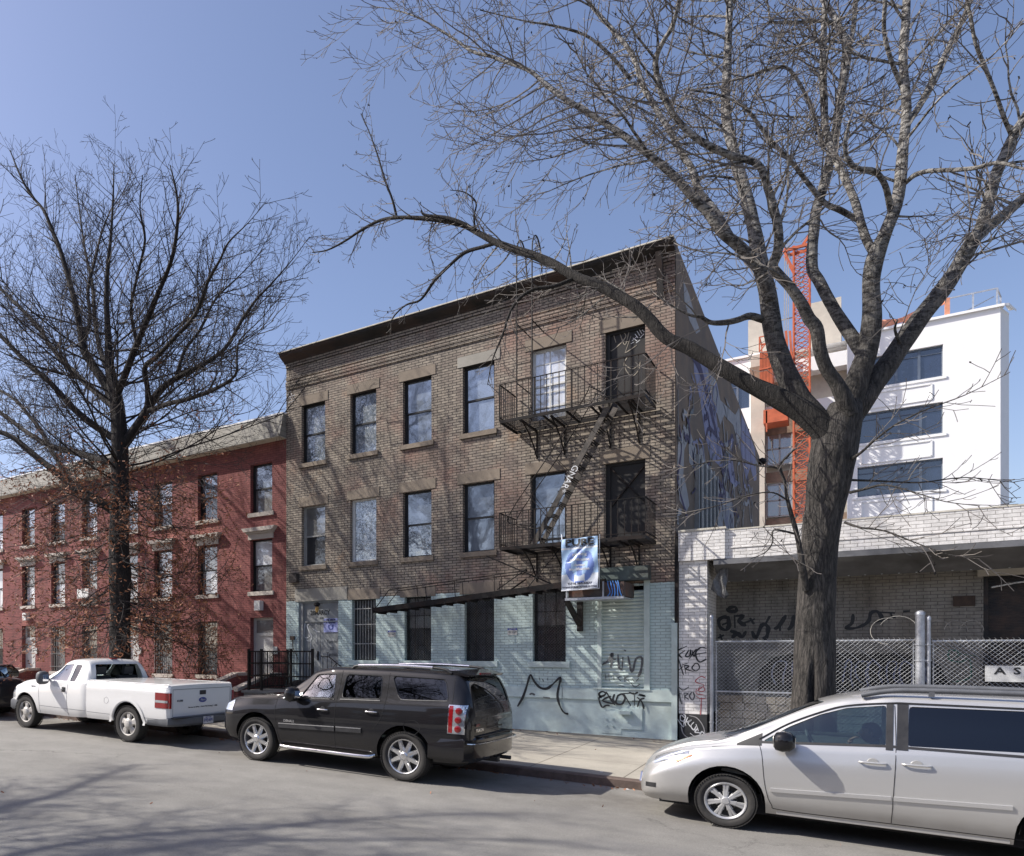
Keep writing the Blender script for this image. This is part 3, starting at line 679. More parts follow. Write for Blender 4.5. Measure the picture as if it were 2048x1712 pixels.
# upper wall ventilation pipes
# ================================================================ red row houses
def row_house(x0, x1, door_x, wins, label, lit_cover=None, ground_guard=(), first=False, k=0):
    root = empty('row_house', label, 'house', ((x0 + x1) / 2, YF, base_z((x0 + x1) / 2)), 'red brick row houses')
    Y = YF + .03; w = .86; ops = []; xsall = wins + [door_x]
    for x in xsall: ops += [(x, x + w, 6.5, 8.04), (x, x + w, 4.02, 5.66)]
    for x in wins: ops.append((x, x + w, 1.36, 3.13))
    ops.append((door_x, door_x + .9, 1.0, 3.2))
    mb = MB(); wall_Y(mb, x0, x1, -.1, 8.9, Y, ops, .22); mb.box(x0, x1, Y + .23, 33, -.1, 8.9)
    mb.build('wall', M['redbrick'], root, recalc=False)
    # mansard roof edge
    mb = MB(); mb.prism([(Y - .37, 8.66), (Y + .1, 8.66), (Y + .1, 9.36), (Y - .16, 9.36)], 'x', x0, x1); rf = mb.build('roof_fascia', M['shingle'], root)
    MB().box(x0, x1, Y - .36, Y + .0, 8.64, 8.659).build('soffit', M['cream'], rf)
    mb = MB(); n = int((x1 - x0) / .5)
    for i in range(n): a = x0 + (x1 - x0) * i / n; mb.box(a + .01, a + (x1 - x0) / n - .01, Y - .17 - .01 * (i % 2), Y + .25, 9.375 + .006 * (i % 3), 9.43)
    mb.build('coping', M['white_wall'], rf)
    r2 = random.Random(k)
    for j, x in enumerate(xsall):
        sash_window(root, x, x + w, 6.5, 8.04, Y, pane=r2.choice(['pane', 'pane_blind', 'pane']), lower=r2.choice(['pane_gray', 'pane_blind', 'pane_dark']), sill='sillred', dep=.17)
        f = sash_window(root, x, x + w, 4.02, 5.66, Y, pane=r2.choice(['pane_blind', 'pane_blind', 'pane_gray']), lower=r2.choice(['pane_blind', 'pane_gray']), sill='sillred', dep=.17)
        h_ = MB(); h_.box(x - .06, x + w + .06, Y - .05, Y + .05, 5.665, 5.84); h_.box(x - .1, x + w + .1, Y - .11, Y + .05, 5.841, 5.9); h_.prism([(x - .13, 5.901), (x + w + .13, 5.901), (x + w + .22, 6.02), (x - .22, 6.02)], 'y', Y - .2, Y + .05)
        h_.build('window_hood', M['sillred'], f)
    for j, x in enumerate(wins):
        f = sash_window(root, x, x + w, 1.36, 3.13, Y, pane='pane_gray', lower=['pane_dark', 'pane_gray'][j % 2], sill='sillred', dep=.17)
        g_ = MB()
        if ground_guard and ground_guard[j] == 'belly':
            for q in range(9):
                xx = x - .14 + q * (w + .1) / 8
                g_.tube(catmull([(xx + .1, Y - .01, 3.1), (xx, Y - .2, 2.3), (xx - .1, Y - .42, 1.62), (xx - .08, Y - .44, 1.46), (xx - .04, Y - .36, 1.38), (xx, Y - .02, 1.4)], 3), .008, 4, False)
            for zz, yy, ex in ((2.35, Y - .19, 0), (1.62, Y - .43, .12)): g_.bar((x - .14 - ex, yy, zz), (x + w + .02 - ex, yy, zz), .022, .01)
            for xx in (x - .2, x + .3): g_.tube([(xx + .16, Y - .17, 2.35), (xx - .02, Y - .42, 1.7)], .012, 4)
            g_.bar((x - .16, Y - .43, 1.62), (x - .1, Y, 1.62), .02); g_.bar((x + w - .1, Y - .43, 1.62), (x + w, Y, 1.62), .02)
        else:
            for q in range(8): xx = x + .05 + q * (w - .1) / 7; g_.tube([(xx, Y - .03, 1.38), (xx, Y - .03, 3.12)], .008, 4)
            for zz in (1.55, 2.05, 2.95): g_.bar((x - .02, Y - .045, zz), (x + w + .02, Y - .045, zz), .02, .01)
        g_.build('window_guard', M['frame_gry'] if j else M['iron'], f)
    # door with transom
    d = MB(); a = door_x; yy = Y + .18
    d.box(a, a + .1, yy, yy + .08, 1.0, 3.2); d.box(a + .8, a + .9, yy, yy + .08, 1.0, 3.2); d.box(a + .1, a + .8, yy, yy + .08, 3.12, 3.2); d.box(a + .1, a + .8, yy - .01, yy + .08, 2.62, 2.72)
    df = d.build('door_frame', M['door_wht'], root)
    lf = MB().box(a + .1, a + .8, yy + .02, yy + .06, 1.0, 2.62).build('door', M['door_wht'], df)
    MB().lathe([(.02, 0), (.03, -.02), (.035, -.05), (0, -.06)], (a + .2, yy + .02, 1.75), 'y', 10).build('door_knob', M['plaque'], df, smooth=40)
    MB().box(a + .1, a + .8, yy + .02, yy + .05, 2.72, 3.12).build('transom', M['pane_gray'], df)
    mb = MB(); mb.box(a + .93, a + 1.07, Y - .05, Y - .001, 2.05, 2.28); mb.build('mailbox', M['door_wht'], root)
    mb = MB(); mb.box(a + .3, a + .52, Y - .2, Y - .001, 3.42, 3.72); mb.build('porch_light', M['frame_wht'], root)
    # stoop: steps between two brick cheek walls with stone caps
    s_ = MB()
    for q in range(5): s_.box(a - .1, a + 1.0, Y - 1.9 + q * .28, Y - .001, walk_z(a, 18) - .05, walk_z(a, 18) + (.98 - walk_z(a, 18)) * (q + 1) / 5)
    st = s_.build('stoop', M['conc'], root)
    for xx in (a - .28, a + 1.0):
        c_ = MB(); c_.prism([(Y - 2.1, 0), (Y - .001, 0), (Y - .001, 1.37), (Y - .6, 1.37), (Y - 2.1, .98)], 'x', xx, xx + .2); ck = c_.build('cheek_wall', M['redbrick'], st)
        c_ = MB(); c_.prism([(Y - 2.16, .985), (Y - .6, 1.375), (Y - .6, 1.46), (Y - 2.16, 1.07)], 'x', xx - .03, xx + .23); c_.box(xx - .03, xx + .23, Y - .598, Y - .002, 1.375, 1.48); c_.build('stone_cap', M['sillred'], ck)
    return root
row_house(-19.86, BX0 - .02, -14.96, [-17.2, -19.25], 'red brick row house adjoining the tan brick building, its white door beside the iron railing', ground_guard=('belly', 'flat'), k=3)
row_house(-26.05, -19.87, -20.95, [-23.15, -25.05], 'red brick row house with a window air conditioner, partly behind the oak trunk', ground_guard=('belly', 'flat'), k=5)
row_house(-32.2, -26.06, -26.98, [-29.2, -31.1], 'red brick row house at the left edge, behind the black sedan', ground_guard=('flat', 'flat'), k=8)
row_house(-38.4, -32.21, -33.1, [-35.3, -37.2], 'red brick row house farthest up the street, beyond the left edge', ground_guard=('flat', 'flat'), k=11)
ac = MB().box(-23.05, -22.4, YF - .3, YF + .2, 4.15, 4.5)
ac.box(-23.02, -22.43, YF - .303, YF - .3, 4.19, 4.46)
tag(ac.build('air_conditioner', M['frame_wht']), 'white window air conditioner in a middle floor window of the red row house', 'air conditioner')

# concrete stoop with iron railing in front of the tan building's door
s_ = MB(); s_.box(-13.45, -11.1, 16.9, 19.09, 0, .97); s_.box(-13.5, -11.05, 16.85, 19.085, .972, 1.04)
s_.box(-11.1, -10.7, 17.4, 19.05, 0, .72); s_.box(-10.7, -10.3, 17.4, 19.05, 0, .45)
stoop = s_.build('concrete_stoop', M['conc']); tag(stoop, 'grey concrete stoop at the door of the tan brick building', 'stoop')
r_ = MB(); rl = empty('iron_railing', 'black iron railing standing on the concrete stoop by the grey door', 'railing', (-12.2, 17, 1.04))
zt = 2.15
posts = MB()
for x, y in ((-13.35, 17.0), (-11.2, 17.0), (-13.35, 18.9), (-12.9, 17.0), (-11.9, 17.0)): posts.box(x - .03, x + .03, y - .03, y + .03, 1.04, zt + .05)
posts.build('post', M['iron'], rl)
for z in (1.12, 1.45, 1.8, 2.13): r_.box(-13.32, -11.17, 16.985, 17.015, z - .018, z + .018); r_.box(-13.365, -13.335, 17, 18.9, z - .018, z + .018)
for z in (1.45, 1.8, 2.13): pass
for k in range(22): x = -13.3 + k * .1; r_.box(x - .007, x + .007, 16.992, 17.008, 1.12, 2.13)
for k in range(18): y = 17.1 + k * .1; r_.box(-13.357, -13.343, y - .007, y + .007, 1.12, 2.13)
for k in range(7):
    z = 1.2 + k * .13
    r_.tube([(-12.55, 16.98, z), (-12.47, 16.98, z + .065), (-12.55, 16.98, z + .13)], .007, 4); r_.tube([(-12.39, 16.98, z), (-12.47, 16.98, z + .065), (-12.39, 16.98, z + .13)], .007, 4)
r_.build('rail', M['iron'], rl)
r_ = MB(); r_.tube([(-11.15, 17.35, 2.0), (-10.9, 17.35, 1.98), (-10.2, 17.35, 1.5)], .015, 5)
for k in range(7): x = -11.1 + k * .14; z = 2.0 if k < 2 else 1.98 - (x + 10.9) * .69; r_.tube([(x, 17.35, .5), (x, 17.35, z)], .008, 4)
r_.build('stair_rail', M['iron'], rl)
bag = MB(); bag.lathe([(.0, 0), (.34, .02), (.4, .12), (.3, .22), (.12, .3), (0, .31)], (-11.95, 17.5, 1.04), 'z', 14)
tag(bag.build('rubbish_bag', M['inside'], smooth=50), 'black rubbish bag lying on the concrete stoop behind the railing', 'bag')
pier = empty('brick_gate_pier', 'low red brick pier with a pale stone cap beside the concrete stoop', 'pier', (-13.9, 16.2, .3))
MB().box(-14.05, -13.75, 16.1, 16.4, .2, 1.05).build('shaft', M['redbrick'], pier); MB().box(-14.12, -13.68, 16.03, 16.47, 1.051, 1.17).build('cap', M['sillred'], pier)

# ================================================================ low white brick building with recessed forecourt
low = empty('low_brick_building', 'single storey white painted brick building with a deep shaded recess', 'building', (-1, YF, .15))
LX0 = BX1 + .075; YR = 20.55
mb = MB(); mb.box(LX0, -2.425, YF + .003, YR + .2, -.1, 4.1); mb.build('corner_pier', M['whitebrick'], low)
mb = MB(); mb.box(LX0, -2.09, YF - .06, YF + .3, 4.101, 4.74); mb.box(-2.089, 14, YF + .01, YF + .3, 4.101, 4.70)
mb.box(-2.0, 14, YF - .005, YF + .01, 4.32, 4.345); mb.build('parapet', M['whitebrick'], low)
mb = MB(); mb.box(LX0, -2.07, YF - .08, YF + .32, 4.741, 4.78); mb.box(-2.069, 14, YF - .0, YF + .32, 4.701, 4.73); mb.build('coping', M['coping'], low)
mb = MB(); mb.box(LX0, 14, YF + .31, 36, 4.1, 4.55); mb.build('roof', M['cornice'], low)
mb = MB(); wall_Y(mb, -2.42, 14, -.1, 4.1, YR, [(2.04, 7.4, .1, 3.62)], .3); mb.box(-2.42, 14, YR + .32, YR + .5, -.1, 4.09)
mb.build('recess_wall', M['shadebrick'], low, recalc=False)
mb = MB(); mb.prism([(YF + .02, 4.09), (YF - .04, 4.09), (YF - .05, 3.98), (YF + .78, 3.66), (YF + .8, 3.70)], 'x', -2.3, 14); mb.build('soffit_panel', mat('dull_grey_sheet_metal', (.16, .16, .165), .5, .35, .3, 1.5, dirt=(.06, .058, .055)), low)
mb = MB()
for k in range(60): mb.lathe([(.018, 0), (.012, -.012), (0, -.016)], (-2.1 + k * .26, YF + .74, 3.675), 'z', 6)
mb.build('rivets', M['steel'], low)
mb = MB()
for k in range(120): z = 3.6 - k * .03; mb.box(2.1, 7.3, YR + .2 + .01 * (k % 2), YR + .25, z - .027, z)
mb.box(2.04, 2.12, YR + .1, YR + .22, .1, 3.62)
mb.build('roller_door', mat('black_roller_door', (.03, .028, .028), .5, .3, .4, 6., dirt=(.09, .06, .045)), low)
MB().box(1.95, 7.5, YR - .08, YR - .002, 3.58, 3.8).build('door_lintel', M['beige_wall'], low)
q = onY(1928, 1202, YR); MB().box(q[0] - .16, q[0] + .16, YR - .03, YR - .002, q[2] - .1, q[2] + .1).build('brown_plaque', M['plaque'], low)
mb = MB(); mb.tube(catmull([(2.15, YR - .03, 3.36), (2.6, YR - .1, 3.44), (3.0, YR - .03, 3.4)]), .014, 5); mb.build('hanging_cable', M['frame_wht'], low)
# tattered plastic hanging from the soffit
tp = MB(); rr = random.Random(4)
pts = [onY(a, b, YF + .1) for a, b in ((1452, 1120), (1448, 1140), (1440, 1160), (1436, 1178), (1446, 1190), (1450, 1197))]
for k in range(len(pts) - 1):
    a, b = Vector(pts[k]), Vector(pts[k + 1]); w1, w2 = [.03, .08, .13, .14, .1, .02][k:k + 2]
    for s in range(3):
        o1 = Vector((w1 * (s / 1.5 - 1), .06 * ((s + k) % 2), 0)); o2 = Vector((w2 * (s / 1.5 - 1), .06 * ((s + k + 1) % 2), 0)); o1b = Vector((w1 * ((s + 1) / 1.5 - 1), .06 * ((s + k + 1) % 2), 0)); o2b = Vector((w2 * ((s + 1) / 1.5 - 1), .06 * ((s + k) % 2), 0))
        tp.quad(a + o1, a + o1b, b + o2b, b + o2)
tag(tp.build('plastic_sheet', mat('grey_torn_plastic', (.12, .12, .12), .4, 0, .4, 20.)), 'torn grey plastic sheet hanging from the left end of the metal soffit', 'plastic sheet')
# graffiti
gb = lambda name, P, w, m, Y=YF + .003: strokes_Y(name, P, Y, w, m, low)
gb('graffiti_tag', [[(1365, 1296), (1353, 1303), (1364, 1316)], [(1352, 1303), (1374, 1292)], [(1357, 1310), (1370, 1301)], [(1378, 1300), (1371, 1312), (1379, 1312), (1381, 1299), (1382, 1312)], [(1384, 1300), (1388, 1313), (1393, 1298), (1378, 1318)], [(1414, 1297), (1402, 1295), (1392, 1304), (1393, 1316), (1400, 1324), (1413, 1318)], [(1392, 1309), (1413, 1305)]], 2.6, M['blackpaint'])
gb('graffiti_tag', [[(1357, 1317), (1362, 1334), (1367, 1350)], [(1354, 1343), (1366, 1333)], [(1364, 1330), (1376, 1326)], [(1369, 1331), (1372, 1348)], [(1368, 1331), (1378, 1332), (1372, 1338), (1387, 1343)], [(1390, 1327), (1384, 1336), (1392, 1342), (1399, 1335), (1395, 1327), (1388, 1328)]], 2.2, M['blackpaint'])
gb('graffiti_tag', [[(1353, 1364), (1357, 1376), (1360, 1396), (1364, 1409)], [(1355, 1372), (1366, 1380), (1378, 1374)], [(1352, 1388), (1364, 1386)], [(1368, 1386), (1370, 1400)], [(1367, 1386), (1376, 1387), (1370, 1393), (1378, 1399)], [(1384, 1384), (1379, 1392), (1385, 1400), (1389, 1392), (1386, 1384)]], 2.3, M['greypaint'])
gb('graffiti_tag', [[(1411, 1356), (1402, 1353), (1392, 1360), (1393, 1365), (1408, 1370), (1402, 1376), (1394, 1382)], [(1398, 1374), (1408, 1375), (1408, 1382), (1398, 1382), (1398, 1375)], [(1393, 1377), (1393, 1387), (1408, 1390)], [(1392, 1392), (1400, 1397), (1412, 1397)], [(1403, 1395), (1402, 1415), (1401, 1430)]], 1.5, M['redpaint'])
gb('graffiti_tag', [[(1370, 1436), (1362, 1430), (1361, 1440), (1368, 1442), (1371, 1432), (1366, 1428)], [(1355, 1438), (1367, 1454), (1368, 1440), (1372, 1452)], [(1376, 1434), (1372, 1444), (1383, 1440), (1376, 1446), (1384, 1456)], [(1388, 1444), (1382, 1452), (1388, 1460), (1392, 1452)], [(1392, 1448), (1397, 1462)], [(1396, 1456), (1390, 1464), (1400, 1466), (1398, 1474)], [(1404, 1462), (1400, 1470), (1408, 1468), (1404, 1462)], [(1380, 1466), (1390, 1474)]], 2.0, M['whitepaint'])
gb('graffiti_tag', [[(1378, 1431), (1394, 1436), (1406, 1452), (1411, 1472)], [(1362, 1452), (1366, 1466), (1374, 1474), (1384, 1476)]], 1.7, M['mural_white'])
gb('graffiti_tag', [[(1455, 1236), (1448, 1234), (1438, 1240), (1440, 1254), (1452, 1260), (1458, 1250), (1456, 1232)], [(1444, 1250), (1458, 1244)], [(1469, 1230), (1470, 1256)], [(1468, 1232), (1486, 1232), (1478, 1242), (1492, 1252)], [(1488, 1246), (1510, 1238)], [(1500, 1236), (1508, 1248)], [(1456, 1216), (1470, 1214), (1472, 1222), (1458, 1222), (1455, 1216)],
    [(1440, 1268), (1444, 1280)], [(1436, 1276), (1448, 1270)], [(1460, 1262), (1472, 1266), (1464, 1276)], [(1474, 1264), (1484, 1274), (1492, 1262)], [(1504, 1262), (1512, 1276), (1524, 1250), (1536, 1254), (1534, 1272), (1526, 1280)], [(1540, 1232), (1530, 1250)], [(1572, 1230), (1558, 1252), (1548, 1258)], [(1560, 1248), (1560, 1262)], [(1588, 1230), (1584, 1250), (1576, 1260)]], 6.5, M['blackpaint'], YR)
gb('graffiti_tag', [[(1706, 1228), (1704, 1246), (1692, 1256), (1712, 1256), (1736, 1244), (1742, 1226), (1756, 1224), (1764, 1240), (1748, 1244)], [(1756, 1224), (1790, 1226)], [(1780, 1224), (1786, 1238)], [(1766, 1240), (1792, 1234)], [(1806, 1223), (1820, 1222)]], 6., M['blackpaint'], YR)
gb('graffiti_tag', [[(1920, 1304), (1900, 1300), (1898, 1318), (1920, 1324), (1940, 1316)], [(1906, 1318), (1922, 1306)], [(1922, 1308), (1952, 1312)], [(1940, 1318), (1942, 1346), (1936, 1358), (1904, 1364)], [(1914, 1300), (1918, 1312)]], 2.4, M['greenpaint'], YR)
gfY = lambda a, b: onY(a, b, YR)
poly_on('mural_paint', [[(1516, 1380), (1520, 1340), (1540, 1316), (1580, 1308), (1660, 1306), (1740, 1308), (1800, 1306), (1850, 1312), (1880, 1330), (1900, 1370), (1904, 1384)]], gfY, (0, -1, 0), .002, mat('matt_black_mural', (.012, .012, .013), .9, 0, .4, 6.), low)
rr = random.Random(9)
gb('graffiti_tag', [[(a + rr.uniform(-6, 6), b + rr.uniform(-6, 6)) for (a, b) in ((x, 1370), (x - 4, 1345), (x + 6, 1325), (x + 16, 1330), (x + 14, 1350), (x + 20, 1372))] for x in (1552, 1586, 1690, 1716, 1744, 1776, 1806, 1836)], 2.4, mat('dull_blue_spray', (.16, .18, .28), .8, 0, .3, 9.), YR)
# rubble and raised ground behind the fence
rb = MB(); rr = random.Random(2)
for k in range(260):
    x = rr.uniform(-2.2, 6); y = rr.uniform(YF + .15, YR - .1); s = rr.uniform(.02, .09); z = base_z(x) + .02
    p = [Vector((x, y, z)) + Vector((rr.uniform(-s, s), rr.uniform(-s, s), rr.uniform(0, s * 1.2))) for _ in range(8)]
    rb.add(p, [(0, 1, 2), (0, 2, 3), (0, 3, 4), (4, 5, 6), (1, 5, 6), (2, 6, 7), (3, 7, 0), (1, 2, 6)])
rbo = rb.build('rubble', mat('brown_rubble', (.26, .2, .14), .9, 0, .4, 9.)); rbo['kind'] = 'stuff'; rbo['label'] = 'loose brown rubble and litter behind the chain link fence'; rbo['category'] = 'rubble'
dm = MB(); dm.add([( -2.4, YF + .2, .1), (9, YF + .2, .05), (9, YR, .5), (-2.4, YR, .62)], [(0, 1, 2, 3)])
struct(dm.build('recess_ground', mat('dusty_earth', (.27, .23, .18), .95, 0, .4, 2.5, .5)))

lw = MB(); g = random.Random(12); xx = -2.25
while xx < 5.5:
    w_ = g.uniform(.5, .9); y_ = 19.34 + g.uniform(-.03, .03); h0 = g.uniform(1.12, 1.22); n_ = 7
    for j in range(n_):
        z0 = .05 + (h0 - .05) * j / n_; z1 = .05 + (h0 - .05) * (j + 1) / n_; off = .12 * (j % 2)
        for q_ in range(3):
            a = xx + w_ * (q_ / 3) + off * .3; b = a + w_ / 3 - .012; d_ = g.uniform(0, .035)
            lw.box(a, b, y_ - d_, y_ + .16, z0 + .006, z1 - .006)
    xx += w_
tag(lw.build('stone_plinth', mat('dirty_lime_washed_stone', (.29, .265, .225), .95, 0, .35, 5., .6, 18, dirt=(.2, .15, .09))), 'low plinth of dirty pale stone blocks directly behind the chain link fence', 'plinth')
# ================================================================ chain link fence
def fence(x0, x1, z0, zt, zr, Y, label):
    root = empty('chain_link_fence', label, 'fence', ((x0 + x1) / 2, Y, z0), 'chain link fence panels')
    mb = MB(); mb.tube([(x0, Y, zt), (x1, Y, zt)], .021, 8); mb.build('top_rail', M['galv'], root, smooth=50)
    mb = MB(); mb.tube([(x0, Y, zr), (x1, Y, zr)], .021, 8); mb.build('middle_rail', M['galv'], root, smooth=50)
    mb = MB(); mb.tube([(x0 + .02, Y, z0), (x0 + .02, Y, zt)], .012, 6); mb.tube([(x1 - .02, Y, z0), (x1 - .02, Y, zt)], .012, 6); mb.build('tension_bar', M['galv'], root)
    mb = MB(); s = .077; h = zt + .02 - z0; w = x1 - x0; k = -h
    while k < w:
        a = max(0, -k); b = min(h, w - k)
        if b > a + .01:
            mb.tube([(x0 + k + a, Y - .028, z0 + a), (x0 + k + b, Y - .028, z0 + b)], .0036, 3, False)
            mb.tube([(x0 + k + a, Y - .034, z0 + h - a), (x0 + k + b, Y - .034, z0 + h - b)], .0028, 3, False)
        k += s
    x = x0
    while x < x1:
        mb.tube([(x, Y - .03, zt), (x + .012, Y - .03, zt + .035), (x - .008, Y - .03, zt + .06)], .003, 3, False); x += s
    mb.build('wire_mesh', M['galv'], root)
    return root
fence(-2.27, .96, .12, 2.33, 1.27, YF, 'galvanised chain link fence panel behind the big tree trunk, left of the thick post')
fence(1.2, 6.2, .10, 2.31, 1.25, YF, 'galvanised chain link fence panel right of the thick post, with the AST board on it')
def post(x, r, zt, label, cap=True):
    root = empty('fence_post', label, 'post', (x, YF, .1)); mb = MB(); mb.tube([(x, YF - .02, .05), (x, YF - .02, zt)], r, 14); mb.build('pole', M['galv'], root, smooth=50)
    mb = MB(); mb.lathe([(r + .006, 0), (r + .006, .05), (r * .6, .085), (0, .09)], (x, YF - .02, zt), 'z', 14); mb.build('cap', M['galv'], root, smooth=50)
    mb = MB()
    for z in (.6, 1.3, 1.95, 2.25): mb.lathe([(r, -.012), (r + .012, -.012), (r + .012, .012), (r, .012)], (x, YF - .02, z), 'z', 14)
    mb.build('clamp', M['galv'], root)
post(-2.335, .036, 2.82, 'slim galvanised post at the left end of the fence beside the white brick pier')
post(1.035, .072, 2.80, 'thick galvanised gate post in the middle of the fence')
post(1.155, .032, 2.70, 'slim galvanised post immediately right of the thick gate post')
# razor coil left overs
cw = MB()
for cx_, r in ((1768, 26), (1790, 30)):
    c = onY(cx_ + 6, 1262, YF); rad = r / CF * depth(cx_, YF)
    cw.tube([(c[0] + rad * math.cos(t), YF - .02 + .02 * math.sin(t * 2), c[2] + rad * math.sin(t)) for t in [(-.9 + k * .3) if cx_ > 1780 else (1.2 + k * .3) for k in range(13)]], .006, 4)
tag(cw.build('razor_wire', M['coping']), 'loose loops of pale razor wire above the fence left of the thick post', 'wire')
cw = MB()
for cx_ in (1880, 1912, 1944):
    c = onY(cx_, 1262, YF); rad = .16
    cw.tube([(c[0] + rad * math.cos(t), YF + .03, c[2] + rad * 1.2 * math.sin(t)) for t in [k * .3 for k in range(11)]], .005, 4)
tag(cw.build('razor_wire', M['rustmesh']), 'dark loops of razor wire above the fence right of the thick post', 'wire')
# AST board
q = onY(1970, 1331, YF - .06); q2 = onY(1970, 1363, YF - .06)
sg = empty('sign_board', 'white hand lettered board reading AST tied to the chain link fence', 'sign', (q[0] + .5, YF - .06, q2[2]))
MB().box(q[0], q[0] + 1.15, YF - .075, YF - .06, q2[2], q[2]).build('board', mat('scuffed_white_board', (.62, .63, .62), .6, 0, .2, 9.), sg)
zc = (q[2] + q2[2]) / 2
for ch, dx in (('A', .19), ('S', .41), ('T', .63), ('E', .86)): text_obj('lettering', ch, .17, M['blackpaint'], sg, (q[0] + dx, YF - .078, zc + .045), sx=1.25, bold=.004)
text_obj('lettering', 'SHITO', .1, M['greypaint'], sg, (q[0] + .68, YF - .078, zc - .085), sx=1.3)

# ================================================================ white building behind
YW = 60.; W0 = onY(1400, 730, YW)[0]; WC, _, WT = onY(2001, 614, YW)
wb_ = empty('white_building', 'tall bright white building with blue strip windows behind the low brick building', 'building', (0, YW, 0))
wx = lambda px: onY(px, 900, YW)[0]; wz = lambda px, py: onY(px, py, YW)[2]
xa, xb = wx(1530), wx(1694)
ops = []
for (pl_, pr, pt, pb) in ((1715, 1887, 688, 752), (1715, 1885, 803, 866), (1715, 1884, 915, 978)): ops.append((wx(1704) if pt < 700 else wx(pl_), wx(1886), wz(1885, pb), wz(1886, pt)))
dz = ops[0][3] - ops[1][3]
ops.append((ops[2][0], ops[2][1], ops[2][2] - dz, ops[2][3] - dz))
mb = MB(); wall_Y(mb, xb, WC, 0, WT, YW, ops, .35)
opl = [(wx(1450), wx(1499), wz(1499, 815), wz(1499, 755)), (wx(1450), wx(1499), wz(1499, 815) - dz, wz(1499, 755) - dz)]
wall_Y(mb, W0, wx(1502), 0, WT, YW, opl, .35)
sd = Vector((.34, .94, 0)).normalized()
kk = (2018 - CX) / CF; ln = (kk * (-CS * WC + CC * YW) - (CC * WC + CS * YW)) / ((CC * sd.x + CS * sd.y) - kk * (-CS * sd.x + CC * sd.y))
e1 = (WC + sd.x * ln, YW + sd.y * ln)
mb.add([(WC, YW, 0), (e1[0], e1[1], 0), (e1[0], e1[1], WT), (WC, YW, WT)], [(0, 1, 2, 3)])
mb.add([(W0, YW + .4, WT - .02), (WC, YW + .4, WT - .02), (e1[0], e1[1], WT - .02), (W0, YW + ln, WT - .02)], [(0, 1, 2, 3)])
mb.add([(e1[0], e1[1], 0), (W0, YW + ln, 0), (W0, YW + ln, WT), (e1[0], e1[1], WT)], [(0, 1, 2, 3)])
mb.build('wall', M['white_wall'], wb_, recalc=False)
# coping
cp = MB(); cp.box(W0, xa, YW - .15, YW + .3, WT, WT + .14); cp.box(xb, WC + .15, YW - .15, YW + .3, WT, WT + .14)
cp.add([(WC + .1, YW - .1, WT), (WC + .35, YW, WT), (e1[0] + .3, e1[1], WT), (e1[0], e1[1], WT), (WC + .1, YW - .1, WT + .14), (WC + .35, YW, WT + .14), (e1[0] + .3, e1[1], WT + .14), (e1[0], e1[1], WT + .14)], [(0, 1, 5, 4), (1, 2, 6, 5), (4, 5, 6, 7)])
cp.build('coping', M['white_wall'], wb_)
for (a, b, c, d) in ops[:4] + opl:
    n = 4 if b - a > 3 else 2; mb = MB(); t = .1
    mb.box(a, b, YW + .2, YW + .3, c, c + t); mb.box(a, b, YW + .2, YW + .3, d - t, d); zm = c + (d - c) * .78
    mb.box(a, b, YW + .2, YW + .3, zm - .03, zm + .03)
    for k in range(n + 1): x = a + (b - a) * k / n; mb.box(max(a, x - .06), min(b, x + .06), YW + .17, YW + .32, c + t, d - t)
    f = mb.build('strip_window', mat('slate_window_frame', (.12, .15, .2), .5, .3, .1, 2.) if 'slate' not in M else M['slate'], wb_); M['slate'] = f.data.materials[0]
    MB().box(a + .02, b - .02, YW + .26, YW + .28, c + t, d - t).build('pane', M['pane_blue'], f)
    # moulded panel below
    if n == 4:
        mb = MB(); z1, z0 = c - .35, c - 1.25; xl, xr = a + .2, b - .5
        for z in (z0, z1): mb.box(xl, xr, YW - .05, YW, z - .04, z + .04)
        for x in (xl, xr): mb.box(x - .04, x + .04, YW - .05, YW, z0, z1)
        mb.box(a - .2, b + .15, YW - .06, YW, c - .16, c - .02); mb.build('moulded_panel', M['white_wall'], wb_)
# recessed middle bay, still under works
mb = MB(); mb.box(wx(1502), xa, YW - .25, YW + .8, 0, WT - .0); mb.build('concrete_pier', M['beige_wall'], wb_)
yb = YW + 1.2
mb = MB(); mb.box(xa, xb, yb, yb + .3, 0, WT - .3); mb.build('bay_wall', M['beige_wall'], wb_)
mb = MB(); zb = wz(1600, 745); mb.box(xa, xb, YW + .1, yb, zb, zb + .9); mb.box(xa, xb, YW + .4, yb, wz(1600, 850), wz(1600, 800)); mb.build('white_spandrel', M['white_wall'], wb_)
mb = MB(); mb.box(wx(1500), wx(1527), YW - .27, YW - .251, wz(1515, 765), wz(1515, 735)); mb.box(xa + .02, xb, YW + .35, YW + .5, wz(1560, 865), wz(1560, 835)); mb.box(xa + .02, xb, YW + .45, YW + .5, wz(1560, 962), wz(1560, 940)); mb.box(xa + .02, xb, YW + .45, YW + .5, wz(1560, 1060), wz(1560, 1034)); mb.build('bare_masonry', M['brownwall'], wb_)
for (pt, pb) in ((862, 926), (966, 1030)):
    a, b, c, d = wx(1533), wx(1584), wz(1560, pb), wz(1560, pt)
    mb = MB()
    for k in range(3): x = a + (b - a) * k / 2; mb.box(x - .05, x + .05, YW + .4, YW + .5, c, d)
    for k in range(3): z = c + (d - c) * k / 2; mb.box(a, b, YW + .4, YW + .5, z - .05, z + .05)
    f = mb.build('old_window', M['frame_gry'], wb_); MB().box(a, b, YW + .44, YW + .46, c, d).build('pane', M['pane_gray'], f)
